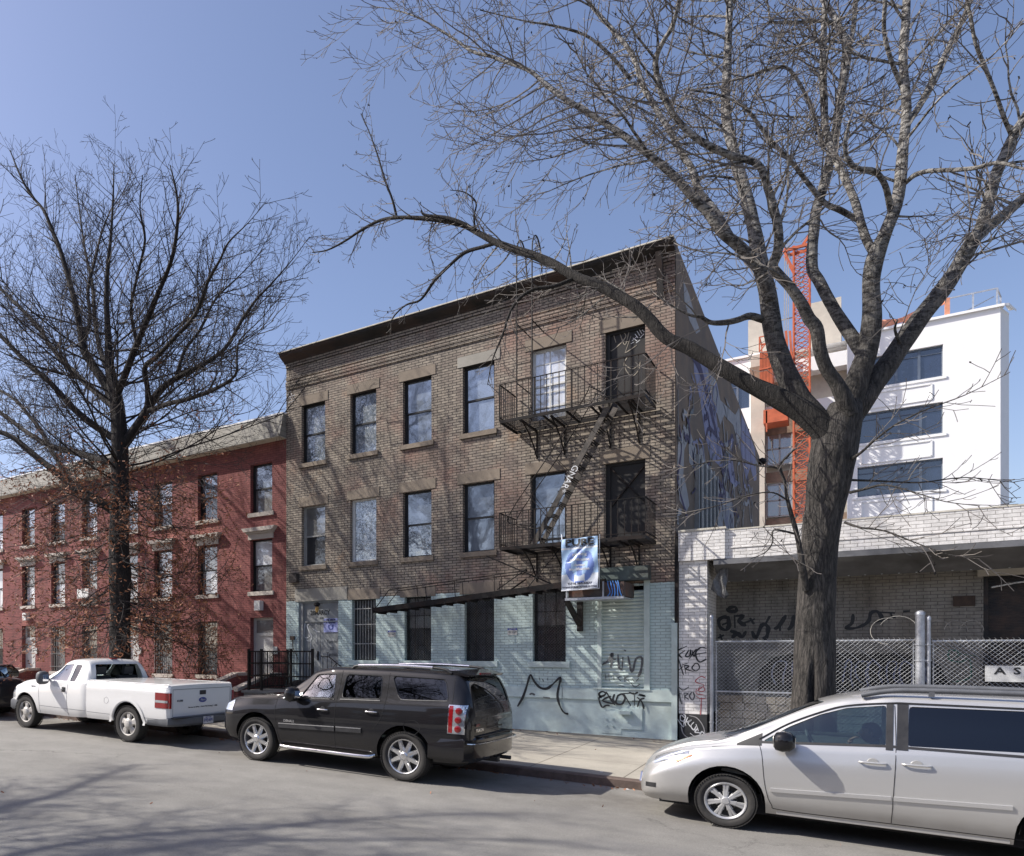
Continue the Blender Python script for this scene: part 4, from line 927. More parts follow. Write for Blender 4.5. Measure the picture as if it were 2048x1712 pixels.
# bulkheads on the roof
mb = MB(); mb.box(wx(1490), wx(1532), YW + 2, YW + 7, WT, wz(1510, 638) * 1.03); mb.build('stair_bulkhead', M['beige_wall'], wb_)
mb = MB(); mb.box(wx(1618), wx(1682), YW + 2, YW + 8, WT, wz(1650, 600) * 1.03); mb.build('lift_bulkhead', M['beige_wall'], wb_)
# roof railing, netting
mb = MB(); zr = WT + 1.2; x1 = WC - .1
for x in (x1, x1 - 1.0, x1 - 2.1): mb.bar((x, YW + .3, WT), (x, YW + .3, zr), .08)
mb.bar((x1 - 2.1, YW + .3, zr), (x1, YW + .3, zr), .07); mb.bar((x1 - 2.0, YW + .5, WT), (x1, YW + 1.6, zr), .06); mb.bar((x1, YW + .3, zr), (x1 + .3, YW + 1.8, zr), .06); mb.bar((x1 + .3, YW + 1.8, WT), (x1 + .3, YW + 1.8, zr), .08)
mb.build('roof_railing', M['steel'], wb_)
nt_ = MB(); rr = random.Random(3)
xs_ = frange(x1 - 5.6, x1 - 2.1, .3); prev = None
for k, x in enumerate(xs_):
    t = k / (len(xs_) - 1); zc = WT + .35 + .75 * t ** 1.4 + .12 * math.sin(k * .9) * (1 - t); w = .12 + .16 * abs(math.sin(k * .7)) * (1 - t)
    cur = [Vector((x, YW + .3, zc - w)), Vector((x, YW + .2 + .1 * (k % 2), zc)), Vector((x, YW + .3, zc + w))]
    if prev: nt_.quad(prev[0], cur[0], cur[1], prev[1]); nt_.quad(prev[1], cur[1], cur[2], prev[2])
    prev = cur
nt_.build('orange_netting', M['netting'], wb_, recalc=False)
mb = MB(); mb.bar((x1 - 2.1, YW + .25, WT + .05), (x1 - 2.1, YW + .25, zr), .22); mb.bar((x1 - 2.2, YW + .3, zr - .1), (x1 - 4.6, YW + .3, WT + .05), .07); mb.build('netting_pole', M['netting'], wb_)

# orange construction hoist in front of the bay
hy = YW - 2.2; hx = lambda px: onY(px, 900, hy)[0]; hz = lambda px, py: onY(px, py, hy)[2]
ho = empty('construction_hoist', 'orange lattice construction hoist standing against the white building', 'hoist', (hx(1600), hy, 0))
mb = MB(); a, b = hx(1587), hx(1619); yy0, yy1 = hy, hy + (b - a); top = hz(1600, 490)
for x in (a, b):
    for y in (yy0, yy1): mb.bar((x, y, 0), (x, y, top), .09)
z = 4.; k = 0; st = .62
while z < top - st:
    for (p, q) in (((a, yy0), (b, yy0)), ((b, yy0), (b, yy1)), ((a, yy1), (b, yy1)), ((a, yy0), (a, yy1))):
        mb.bar((p[0], p[1], z), (q[0], q[1], z + st), .045); mb.bar((q[0], q[1], z), (p[0], p[1], z + st), .035)
        mb.bar((p[0], p[1], z), (q[0], q[1], z), .04)
    z += st
for y in (yy0, yy1): mb.bar((a - .5, y, top - .1), (b + .3, y, top - .1), .16); mb.bar((a - .5, y, top - .1), (a, y, top - 1.4), .1)
for x in (a - .4, a, b): mb.bar((x, yy0, top), (x, yy1, top), .14)
mb.bar((b - .3, yy0, top), (b + .1, yy0, top + .6), .14)
mb.build('mast', M['orange'], ho)
c0, c1 = hx(1519), hx(1545); zt_, zb__ = hz(1530, 702), hz(1530, 772)
mb = MB(); 
for k in range(9): x = c0 + (c1 - c0) * k / 9; mb.box(x + .01, x + (c1 - c0) / 9 - .01, hy, hy + 1.6, zb__, zt_)
mb.box(c0 - .01, c1 + .01, hy - .03, hy + 1.63, (zb__ + zt_) / 2 - .04, (zb__ + zt_) / 2 + .04)
mb.build('hoist_car', M['orange'], ho)
mb = MB(); zz = hz(1530, 672)
for x in (c0, c1):
    for y in (hy, hy + 1.6): mb.bar((x, y, zt_), (x, y, zz), .07)
    mb.bar((x, hy, zz), (x, hy + 1.6, zz), .06)
for y in (hy, hy + 1.6): mb.bar((c0, y, zz), (c1, y, zz), .06); mb.bar((c0, y, zt_), (c1, y, zz), .05); mb.bar((c0, y, (zz + zt_) / 2), (c1, y, (zz + zt_) / 2), .05)
for px in (1572, 1580): mb.bar((hx(px), hy, hz(px, 662)), (hx(px + 3), hy, hz(px, 716)), .12)
mb.bar((hx(1570), hy, hz(1575, 716)), (a, hy, hz(1590, 716)), .25)
mb.build('car_cage', M['orange'], ho)
mb = MB(); mb.box(hx(1526), hx(1575), hy + .2, hy + 1.8, hz(1550, 842), hz(1550, 815)); mb.box(hx(1531), hx(1534), hy + .2, hy + .4, hz(1530, 862), hz(1530, 820)); mb.build('landing_platform', M['orange'], ho)
mb = MB()
for px in (1567, 1571, 1575): mb.tube([(hx(px), hy + .4, hz(px, 700)), (hx(px + 2), hy + .4, hz(px, 480))], .03, 4)
mb.bar((hx(1540), hy + .5, hz(1540, 640)), (a, hy + .5, hz(1590, 628)), .06)
mb.build('hoist_cable', M['frame_gry'], ho)

# ================================================================ fire escape
fe = empty('fire_escape', 'black iron fire escape with two balconies and a diagonal stair on the tan brick wall', 'fire escape', (-5, YF, 4.6))
FX0, FX1, FY = -6.52, -3.4, 17.92
def balcony(z, hole, rh=.86):
    mb = MB(); y0, y1 = FY, YF - .04
    mb.box(FX0, FX1, y0 - .005, y0 + .012, z - .06, z + .015); mb.box(FX0, FX0 + .012, y0 + .013, y1, z - .06, z + .01); mb.box(FX1 - .012, FX1, y0 + .013, y1, z - .06, z + .01); mb.box(FX0 + .013, FX1 - .013, y1 - .012, y1, z - .06, z + .01)
    y = y0 + .05
    while y < y1 - .02:
        segs = [(FX0 + .013, FX1 - .013)]
        if hole[2] < y < hole[3]: segs = [(FX0 + .013, hole[0]), (hole[1], FX1 - .013)]
        for a, b in segs: mb.box(a, b, y - .014, y + .014, z - .006, z + .004)
        y += .078
    for x in frange(FX0 + .45, FX1 - .3, .52): mb.box(x - .012, x + .012, y0 + .014, y1 - .014, z - .055, z - .008)
    fl = mb.build('platform', M['iron'], fe)
    rl = MB(); zt = z + rh
    for (a, b) in (((FX0, y0), (FX1, y0)), ((FX0, y0), (FX0, y1)), ((FX1, y0), (FX1, y1))):
        rl.bar((a[0], a[1], zt), (b[0], b[1], zt), .035, .014); rl.bar((a[0], a[1], z + .08), (b[0], b[1], z + .08), .03, .012)
    for k in range(24): x = FX0 + (FX1 - FX0) * k / 23; s = .016 if k % 6 else .03; rl.box(x - s / 2, x + s / 2, y0 - s / 2 + .005, y0 + s / 2 + .005, z, zt)
    for x in (FX0, FX1):
        for k in range(1, 9): y = y0 + (y1 - y0) * k / 9; rl.box(x - .008, x + .008, y - .008, y + .008, z, zt)
    rl.build('railing', M['iron'], fe)
    br = MB()
    for x in (FX0 + .5, FX0 + 1.15, FX1 - .95, FX1 - .35):
        br.bar((x, y0 + .1, z - .07), (x, y1, z - .07), .03, .05)
        br.tube(catmull([(x, y0 + .15, z - .09), (x, y0 + .5, z - .22), (x, y1 - .3, z - .42), (x, y1 + .03, z - .72)]), .017, 5); br.bar((x, y1 + .02, z - .05), (x, y1 + .02, z - .75), .035, .02)
    br.build('bracket', M['iron'], fe)
balcony(7.58, (-4.9, -4.0, 18.0, 18.75)); balcony(4.58, (-6.1, -4.9, 18.7, 18.75), .82)
# the stair
mb = MB(); A1, B1 = Vector((-4.12, 18.05, 7.58)), Vector((-5.78, 18.05, 4.6)); off = Vector((0, .5, 0))
for o in (Vector((0, 0, 0)), off): mb.bar(A1 + o, B1 + o, .02, .17, up=(0, 1, 0)) if False else mb.bar(A1 + o, B1 + o, .115, .03, up=(0, 1, 0))
mb.build('stair_stringer', M['steelwood'], fe)
mb = MB(); n = 11
for k in range(1, n + 1):
    p = A1.lerp(B1, k / (n + .6))
    for j in range(4): mb.box(p.x - .12 + j * .062, p.x - .12 + j * .062 + .026, 18.07, 18.53, p.z - .012, p.z + .004)
mb.build('stair_tread', M['iron'], fe)
mb = MB()
for yy in (18.02, 18.58):
    P0 = A1 + Vector((-.35, yy - 18.05, .35)); P1 = B1 + Vector((-.55, yy - 18.05, .75))
    mb.tube(catmull([A1 + Vector((.1, yy - 18.05, .02)), P0 + Vector((-.05, 0, .05)), P0 + Vector((-.15, 0, -.1)), P0.lerp(P1, .5), P1, P1 + Vector((.2, 0, -.25)), B1 + Vector((.1, yy - 18.05, .45))], 4), .012, 5)
    for t in (.2, .5, .8): c = A1.lerp(B1, t) + Vector((0, yy - 18.05, 0)); mb.tube([c, P0.lerp(P1, t)], .008, 4)
mb.build('stair_handrail', M['iron'], fe)
text_obj('lettering', 'GNAR*', .2, M['whitepaint'], fe, (-4.98, 18.03, 6.02), rot=(R(90), R(119), 0), sx=1.0)
# gooseneck ladder to the roof
mb = MB()
for x in (-6.22, -5.86):
    mb.tube(catmull([(x, 18.22, 7.6), (x, 18.22, 9.5), (x, 18.22, 11.2), (x, 18.26, 11.75), (x, 18.5, 12.0), (x, 18.8, 11.85), (x, 18.95, 11.3)], 4), .017, 6)
z = 7.85
while z < 11.9: mb.tube([(-6.22, 18.22, z), (-5.86, 18.22, z)], .009, 4); z += .36 if z < 9 else .42
mb.bar((-6.22, 18.22, 9.9), (-6.22, YF, 9.9), .02); mb.bar((-5.86, 18.22, 9.9), (-5.86, YF, 9.9), .02); mb.bar((-6.22, 18.22, 8.5), (-6.22, YF, 8.5), .02)
mb.build('gooseneck_ladder', M['iron'], fe)
# counterbalanced stair hanging level under the lower balcony
P, Q = Vector((-9.98, 18.02, 3.22)), Vector((-4.32, 18.02, 3.70)); mb = MB()
for oy in (0, .5): mb.bar(P + Vector((0, oy, 0)), Q + Vector((0, oy, 0)), .035, .13, up=(0, 0, 1))
mb.lathe([(.02, -.1), (.03, 0), (.02, .6)], (P.x + .1, 18.02, P.z - .05), 'y', 8)
mb.build('drop_stair_stringer', M['iron'], fe)
mb = MB()
for k in range(18):
    p = P.lerp(Q, (k + .5) / 18); mb.bar(p + Vector((-.0, .02, -.03)), p + Vector((0, .48, -.03)), .016, .17, up=(.2, 0, -.98))
mb.build('drop_stair_tread', M['iron'], fe)
mb = MB()
for oy in (0, .5):
    a, b = P + Vector((.5, oy, .52)), P.lerp(Q, .72) + Vector((0, oy, .45))
    mb.tube([P + Vector((.12, oy, .08)), a, a.lerp(b, .5), b, b + Vector((-.12, 0, -.1))], .012, 5)
    for t in (.22, .5, .78): mb.tube([P.lerp(Q, .1 + .62 * t) + Vector((0, oy, 0)), a.lerp(b, t)], .01, 4)
mb.tube([(-5.9, 18.0, 4.05), (-6.6, 18.0, 3.6)], .015, 4); mb.tube([(-5.2, 18.3, 4.55), (-5.9, 18.0, 3.6)], .012, 4)
mb.build('drop_stair_handrail', M['iron'], fe)
mb = MB(); mb.bar((-7.1, 18.6, 4.5), (-5.3, 18.3, 3.62), .03); mb.bar((-6.3, YF - .02, 3.9), (-6.3, 18.1, 3.6), .03); mb.build('support_rod', M['iron'], fe)

# banner on the lower balcony
bn = empty('banner', 'blue and white banner reading PURE hanging from the lower fire escape balcony', 'banner', (-4.7, 17.86, 4.6))
bx0, bx1, bz0, bz1 = -5.08, -4.33, 3.49, 4.63; NY = 17.84
def wave(u, v): return .018 * math.sin(6 * u + 5 * v) + .02 * math.sin(11 * (u - v) + 1) + .035 * max(0, 1 - abs((u - .5) - (v - .75) * 1.4) * 9) * (v > .55)
nu, nv = 40, 56; mb = MB()
for j in range(nv + 1):
    for i in range(nu + 1):
        u, v = i / nu, j / nv; mb.v.append((bx0 + (bx1 - bx0) * u + .02 * (1 - v) * (u - .5), NY + wave(u, v), bz0 + (bz1 - bz0) * v + .02 * u))
def ban_col(u, v):
    if v > .83: return 2
    if v < .12: return 0
    x = (u - .5) * 2; y = (v - .46) / .34
    if v > .79: return 0
    if abs(x) < .13 and y > -.55 and y < .95: return 1
    r = math.hypot(x / .8, y / 1.05)
    if r < .98 and r > .58 and (y < .8) and abs(x) > .3: return 1
    if v < .16 and r < 1.05 and abs(x) < .25: return 1
    if r < .58: return 2
    return 2 if v > .3 else 0
for j in range(nv):
    for i in range(nu): mb.f.append([j * (nu + 1) + i, j * (nu + 1) + i + 1, (j + 1) * (nu + 1) + i + 1, (j + 1) * (nu + 1) + i]); mb.m.append(ban_col((i + .5) / nu, (j + .5) / nv))
sheet_o = mb.build('sheet', [mat('banner_white', (.66, .7, .76), .35, 0, .1, 5.), mat('banner_blue', (.17, .25, .56), .35, 0, .15, 5.), mat('banner_sky', (.36, .52, .74), .35, 0, .12, 5.)], bn, smooth=60, recalc=False)
def onbanner(o):
    for v in o.data.vertices:
        u = (v.co.x - bx0) / (bx1 - bx0); w = (v.co.z - bz0) / (bz1 - bz0); v.co.y += wave(u, w)
ink = mat('banner_ink', (.05, .055, .09), .5, var=0)
for body, s, z, sx, mm, dx in (('PURE', .2, .5, 1.28, M['blackpaint'], 0), ('BROOKLYN NY', .06, .42, 1.35, ink, 0), ('piercing', .09, .24, 1., M['whitepaint'], .0), ('scarification', .085, .12, 1., M['whitepaint'], 0), ('dermal', .08, 0., 1., M['whitepaint'], 0), ('modification', .085, -.09, 1., M['whitepaint'], 0), ('T:718 384-6877', .065, -.41, 1.25, ink, 0), ('WWW.PUREBODYARTS.COM', .058, -.49, .95, ink, 0)):
    t = text_obj('lettering', body, s, mm, bn, ((bx0 + bx1) / 2 + dx, NY - .008, 4.03 + z + .01), sx=sx, bold=.008 if s > .1 else .0025, ext=.0012); onbanner(t)
mb = MB(); mb.tube([(bx0 - .01, NY, bz0 - .01), (bx1 + .03, NY, bz0 + .01)], .012, 5); mb.tube([(bx1 + .03, NY + .01, bz0), (bx1 + .04, NY + .01, bz1 + .05)], .01, 5); mb.tube([(bx0, NY + .01, bz1), (bx0 - .02, NY + .05, bz1 + .12)], .012, 4); mb.build('banner_frame', M['steel'], bn)
# metal light box shelf under the balcony, on a timber brace
lb = empty('light_box', 'dark metal light box with a steel edge projecting over the shutter', 'light box', (-4.5, 18.1, 3.3))
bx = MB(); a, b = -5.06, -3.84; bx.box(a + .06, b - .03, 18.05, 18.78, 3.34, 3.62); bx.box(-4.3, b, 18.04, 19.0, 3.33, 3.64); bx.build('housing', M['rustpanel'], lb)
bx = MB(); bx.box(a, b, 18.0, 18.04, 3.27, 3.325); bx.box(a, b, 18.041, 18.95, 3.29, 3.31); bx.box(a + .02, a + .05, 18.0, 18.03, 3.326, 3.66); bx.box(-4.27, -4.24, 18.0, 18.03, 3.326, 3.66); bx.build('steel_edge', M['steel'], lb)
bl = MB(); rr = random.Random(5)
for k in range(5):
    x = -4.16 + k * .05; bl.tube(catmull([(x, 18.0, 3.66), (x + .06 * rr.uniform(-1, 1), 17.98, 3.55), (x + .05, 17.985, 3.42), (x + .02 * k, 17.99, 3.33)]), .012, 4)
tag(bl.build('blue_tarp_scrap', mat('blue_tarp', (.05, .2, .55), .5, 0, .2, 20.)), 'scrap of bright blue tarpaulin caught on the end of the light box', 'tarp scrap')
tb = MB(); tb.bar((-5.1, 18.25, 3.3), (-5.02, YF - .05, 2.75), .09, .1); tb.box(-5.07, -4.95, YF - .1, YF - .003, 2.6, 3.6)
tag(tb.build('timber_brace', M['cornice']), 'black timber brace holding up the light box between window and shutter', 'brace')

# ================================================================ houses across the street, behind the photographer
for k, (x0, x1, h, mm) in enumerate(((-46, -33, 8.6, 'redbrick'), (-32.9, -19, 7.4, 'tanbrick2'), (-18.9, -3, 9.2, 'redbrick'), (-2.9, 12, 6.4, 'tanbrick2'), (12.1, 30, 8., 'redbrick'))):
    if 'tanbrick2' not in M: M['tanbrick2'] = brick_mat('tan_brick_across', (.42, .33, .25), (.34, .27, .2), (.1, .09, .08), bstr=.3)
    lab = ['red brick house across the street, farthest left and outside the picture', 'tan brick house across the street, behind the left of the photographer', 'tall red brick house across the street, right behind the photographer', 'low tan brick house across the street, behind the right of the photographer', 'red brick house across the street, farthest right and outside the picture'][k]
    rt = empty('row_house', lab, 'house', ((x0 + x1) / 2, -17, 0), 'houses across the street')
    mb = MB(); mb.box(x0, x1, -28, -17, road_z(x0) - 1.5, h); mb.box(x0 - .02, x1 + .02, -17.001, -16.7, h - .35, h + .15); mb.build('wall', M[mm], rt)
    n = int((x1 - x0) / 2.6)
    for i in range(n):
        for z in (.9, 4.): 
            xa_ = x0 + 1 + i * 2.6; mb = MB(); mb.box(xa_, xa_ + 1.0, -17, -16.96, z, z + 1.8); w_ = mb.build('window', M['frame_wht'], rt)
            MB().box(xa_ + .08, xa_ + .92, -16.959, -16.95, z + .08, z + 1.72).build('pane', M['pane'], w_)
# ================================================================ vehicles
def paint(name, col, metal=0., rough=.32, flake=0., dust=.12):
    m, nt, b = newmat(name); b.inputs['Roughness'].default_value = rough; b.inputs['Metallic'].default_value = metal
    b.inputs['Coat Weight'].default_value = .9; b.inputs['Coat Roughness'].default_value = .035
    if max(col) < .1: b.inputs['Specular IOR Level'].default_value = .08
    p = pos(nt, True); f = noise_(nt, p, 2.5, 6, .7)
    sx = nt.nodes.new('ShaderNodeSeparateXYZ'); nt.links.new(p, sx.inputs[0])
    low = ramp(nt, math_(nt, 'ADD', sx.outputs[2], math_(nt, 'MULTIPLY', f, .3)), [(.4, 1.), (.85, .12)])
    d = math_(nt, 'MULTIPLY', math_(nt, 'MULTIPLY', low, ramp(nt, f, [(.35, .4), (.65, 1.)])), dust)
    c = mixc(nt, d, tuple(col), (.26, .23, .19)); nt.links.new(c, b.inputs['Base Color'])
    nt.links.new(math_(nt, 'ADD', .9, math_(nt, 'MULTIPLY', d, -2.)), b.inputs['Coat Weight'])
    return m
M['p_black'] = paint('black_car_paint', (.007, .007, .009), 0., .5, dust=.09)
M['p_white'] = paint('white_truck_paint', (.76, .76, .75), 0., .4, dust=.6)
M['p_silver'] = paint('silver_van_paint', (.58, .575, .56), .55, .33, dust=.45)
M['p_navy'] = paint('dark_sedan_paint', (.015, .015, .02), 0., .3, dust=.15)
M['g_clear'] = glass_mat('car_glass', (.80, .86, .85), .01, .03)
M['g_tint'] = glass_mat('tinted_car_glass', (.16, .18, .21), .01, .01)
M['g_mid'] = glass_mat('lightly_tinted_glass', (.60, .69, .70), .01, .015)
M['g_bright'] = glass_mat('sun_catching_glass', (.6, .66, .68), .01, .16)
M['tyre'] = mat('dusty_tyre_rubber', (.035, .033, .031), .85, 0, .35, 14., .3, obj=True)
M['plastic'] = mat('black_trim_plastic', (.022, .022, .024), .5, 0, .25, 9., obj=True)
M['greyplastic'] = mat('grey_bumper_plastic', (.10, .105, .115), .55, 0, .2, 6., obj=True)
M['chrome'] = mat('bright_chrome', (.8, .8, .8), .1, 1., .05, 8., obj=True)
M['alloy'] = mat('silver_alloy', (.62, .62, .62), .22, .85, .08, 8., obj=True)
M['hubcap'] = mat('silver_plastic_hubcap', (.5, .5, .5), .35, .5, .1, 8., obj=True)
M['steelwheel'] = mat('pale_painted_wheel', (.46, .44, .41), .5, .2, .2, 6., obj=True)
M['redlens'] = mat('red_lens', (.22, .006, .008), .12, 0, .15, 30., coat=1., obj=True)
M['clearlens'] = mat('clear_lens', (.6, .63, .66), .06, .7, .1, 20., coat=1., obj=True)
M['amber'] = mat('amber_lens', (.75, .25, .1), .15, 0, .1, 20., coat=1., obj=True)
M['seat'] = mat('grey_cloth_seat', (.15, .155, .15), .9, 0, .15, 20., obj=True)
M['seatdark'] = mat('dark_seat', (.035, .035, .035), .9, 0, .2, 20., obj=True)
M['plate'] = mat('pale_number_plate', (.55, .55, .58), .5, 0, .15, 30., obj=True)
M['ink_blue'] = mat('plate_blue_ink', (.04, .06, .25), .5, var=0)

def interp(xs, ys, x):
    if x <= xs[0]: return ys[0]
    if x >= xs[-1]: return ys[-1]
    for i in range(len(xs) - 1):
        if xs[i] <= x <= xs[i + 1]: break
    h = xs[i + 1] - xs[i]; t = (x - xs[i]) / h
    def sl(k):
        if k <= 0 or k >= len(xs) - 1: return 0 if len(xs) > 2 else 0
        a = (ys[k] - ys[k - 1]) / (xs[k] - xs[k - 1]); b = (ys[k + 1] - ys[k]) / (xs[k + 1] - xs[k])
        return 0 if a * b <= 0 else 2 * a * b / (a + b)
    d0 = sl(i) if i > 0 else (ys[1] - ys[0]) / (xs[1] - xs[0]); d1 = sl(i + 1) if i + 1 < len(xs) - 1 else (ys[-1] - ys[-2]) / (xs[-1] - xs[-2])
    t2, t3 = t * t, t * t * t
    return ys[i] * (2 * t3 - 3 * t2 + 1) + h * d0 * (t3 - 2 * t2 + t) + ys[i + 1] * (-2 * t3 + 3 * t2) + h * d1 * (t3 - t2)
class Shell:
    """car body surface lofted through stations: x, zb, zs, zt, wb, wm, ws, wt, rr"""
    def __init__(s, st, crown=.03, step=.05):
        s.st = sorted(st); s.X = [a[0] for a in s.st]; s.crown = crown; s.step = step
    def par(s, x): return [interp(s.X, [a[k] for a in s.st], x) for k in range(1, 9)]
    def section(s, x):
        zb, zs, zt, wb, wm, ws, wt, rr = s.par(x)
        hh = zs - zb; zr = zt - rr
        P = [(0, zb), (wb - .12, zb), (wb, zb + .05), (wm - .012, zb + hh * .25), (wm, zb + hh * .5), (wm - .004, zb + hh * .75), (ws + .006, zs - .045), (ws - .008, zs), (ws - .02 + (wt - ws + .02) * .35 + .006, zs + (zr - zs) * .35), (ws - .02 + (wt - ws + .02) * .7 + .008, zs + (zr - zs) * .7), (wt, zr), (wt - rr * .35, zt - rr * .3), (wt - rr * 1.1, zt - .004), (wt * .55, zt + s.crown * .6), (0, zt + s.crown)]
        return P
    def dense(s, x, n=2):
        P = s.section(x); q = catmull([(a, b, 0) for a, b in P], n); return [(max(0, v.x), v.y) for v in q]
    def y_at(s, x, z):
        P = s.dense(x, 3)
        best = None
        for i in range(len(P) - 1):
            (a, b), (c, d) = P[i], P[i + 1]
            if min(b, d) <= z <= max(b, d) and abs(d - b) > 1e-9 and i > 3:
                y = a + (c - a) * (z - b) / (d - b)
                best = y if best is None else max(best, y)
        return best if best is not None else P[len(P) // 2][0]
    def mesh(s, inset=0.):
        n = int((s.X[-1] - s.X[0]) / s.step); xs = [s.X[0] + (s.X[-1] - s.X[0]) * i / n for i in range(n + 1)]
        bm = bmesh.new(); rows = []
        for x in xs:
            P = s.dense(x); ring = [(y, z) for y, z in P] + [(-y, z) for y, z in reversed(P[1:-1])]
            rows.append([bm.verts.new((x, y, z)) for y, z in ring])
        m = len(rows[0])
        for i in range(n):
            for k in range(m): bm.faces.new((rows[i][k], rows[i][(k + 1) % m], rows[i + 1][(k + 1) % m], rows[i + 1][k]))
        for r in (rows[0], rows[-1]):
            # cap by bridging left and right halves
            h = m // 2
            for k in range(h):
                a, b = r[k], r[k + 1]; c, d = r[(m - k - 1) % m], r[(m - k) % m]
                vs = []
                for v in (a, b, c, d):
                    if v not in vs: vs.append(v)
                if len(vs) >= 3: bm.faces.new(vs)
        bmesh.ops.recalc_face_normals(bm, faces=bm.faces)
        if inset:
            bm.normal_update(); mv = {v: v.normal.copy() for v in bm.verts}
            for v, nn in mv.items(): v.co -= nn * inset
        me = bpy.data.meshes.new('tmp'); bm.to_mesh(me); bm.free(); return me
def tmpobj(me): o = bpy.data.objects.new('tmp', me); COL.objects.link(o); return o
def evalmesh(o):
    bpy.context.view_layer.update(); dg = bpy.context.evaluated_depsgraph_get()
    return bpy.data.meshes.new_from_object(o.evaluated_get(dg))
def rounded(poly, r=.05, n=3):
    out = []
    m = len(poly)
    for i in range(m):
        p, c, q = Vector(poly[i - 1]).to_2d(), Vector(poly[i]).to_2d(), Vector(poly[(i + 1) % m]).to_2d()
        a = c + (p - c).normalized() * min(r, (p - c).length * .45); b = c + (q - c).normalized() * min(r, (q - c).length * .45)
        for k in range(n + 1): t = k / n; w = a.lerp(c, t).lerp(c.lerp(b, t), t); out.append((w.x, w.y))
    return out
def prism_obj(poly, axis, a, b):
    mb = MB(); mb.prism(poly, axis, a, b); o = mb.build('cut', M['plastic']); return o
def scalepoly(poly, d):
    cx = sum(p[0] for p in poly) / len(poly); cy = sum(p[1] for p in poly) / len(poly); out = []
    for x, y in poly:
        v = Vector((x - cx, y - cy)); L = v.length; v *= (L + d) / L; out.append((cx + v.x, cy + v.y))
    return out
def car_body(root, sh, matl, side_wins, end_wins, arches, thick=.03, arch_y=.5, glassmap=None):
    """side_wins: [(poly xz, glass)], end_wins: [(poly yz, x0, x1, glass)], arches: [(x, z, r)]"""
    bo = tmpobj(sh.mesh()); md = bo.modifiers.new('s', 'SOLIDIFY'); md.thickness = thick; md.offset = -1
    cut = MB()
    for x, z, r in arches:
        for sgn in (1, -1):
            prof = [(x + r * math.cos(t), z + r * math.sin(t)) for t in [math.pi * k / 14 for k in range(15)]] + [(x - r * 1.0, z - .5), (x + r * 1.0, z - .5)]
            cut.prism(prof, 'y', sgn * arch_y, sgn * 1.6)
    for poly, g in side_wins:
        for sgn in (1, -1): cut.prism(poly, 'y', sgn * .35, sgn * 1.5)
    for poly, x0, x1, g in end_wins: cut.prism(poly, 'x', x0, x1)
    co = cut.build('cut', M['plastic'])
    b = bo.modifiers.new('b', 'BOOLEAN'); b.operation = 'DIFFERENCE'; b.solver = 'EXACT'; b.object = co; b.use_self = True
    me = evalmesh(bo); me.name = 'body'; me.materials.clear(); me.materials.append(matl)
    me.polygons.foreach_set('use_smooth', [True] * len(me.polygons)); me.polygons.foreach_set('material_index', [0] * len(me.polygons)); me.set_sharp_from_angle(angle=R(32))
    body = linkmesh('body', me, root)
    for o in (bo, co): bpy.data.objects.remove(o)
    wins = []
    gmesh = sh.mesh(.012)
    items = [(scalepoly(p, .025), 'y', None, None, g) for p, g in side_wins] + [(scalepoly(p, .025), 'x', a, c, g) for p, a, c, g in end_wins]
    for poly, ax, a, c, g in items:
        cut = MB()
        if ax == 'y': cut.prism(poly, 'y', .35, 1.5); cut.prism(poly, 'y', -.35, -1.5)
        else: cut.prism(poly, 'x', a, c)
        co = cut.build('cut', M['plastic'])
        go = tmpobj(gmesh.copy()); md = go.modifiers.new('s', 'SOLIDIFY'); md.thickness = .004; md.offset = -1
        b = go.modifiers.new('b', 'BOOLEAN'); b.operation = 'INTERSECT'; b.solver = 'EXACT'; b.object = co
        me = evalmesh(go); me.name = 'window_glass'; me.materials.clear(); me.materials.append(M[g])
        me.polygons.foreach_set('material_index', [0] * len(me.polygons)); me.polygons.foreach_set('use_smooth', [True] * len(me.polygons)); me.set_sharp_from_angle(angle=R(40))
        linkmesh('window_glass', me, root)
        bpy.data.objects.remove(co); bpy.data.objects.remove(go)
    return body
def seam(mb, sh, pts, r=.0045, side=1, lift=.0, n=5):
    q = catmull([(a, 0, b) for a, b in pts], n)
    mb.tube([(v.x, side * (sh.y_at(v.x, v.z) + lift), v.z) for v in q], r, 4)
def side_line(mb, sh, pts, w, h, lift=.0, side=1):
    """raised moulding following the flank"""
    q = catmull([(a, 0, b) for a, b in pts], 5)
    for i in range(len(q) - 1):
        a, b = q[i], q[i + 1]
        ya, yb = sh.y_at(a.x, a.z) * side, sh.y_at(b.x, b.z) * side
        s = side
        vs = []
        for v, y in ((a, ya), (b, yb)): vs += [(v.x, y - .01 * s, v.z - h / 2), (v.x, y + w * s, v.z - h / 2 * .8), (v.x, y + w * s, v.z + h / 2 * .8), (v.x, y - .01 * s, v.z + h / 2)]
        mb.add(vs, [(0, 1, 5, 4), (1, 2, 6, 5), (2, 3, 7, 6)] + ([(0, 1, 2, 3)] if i == 0 else []) + ([(4, 5, 6, 7)] if i == len(q) - 2 else []))
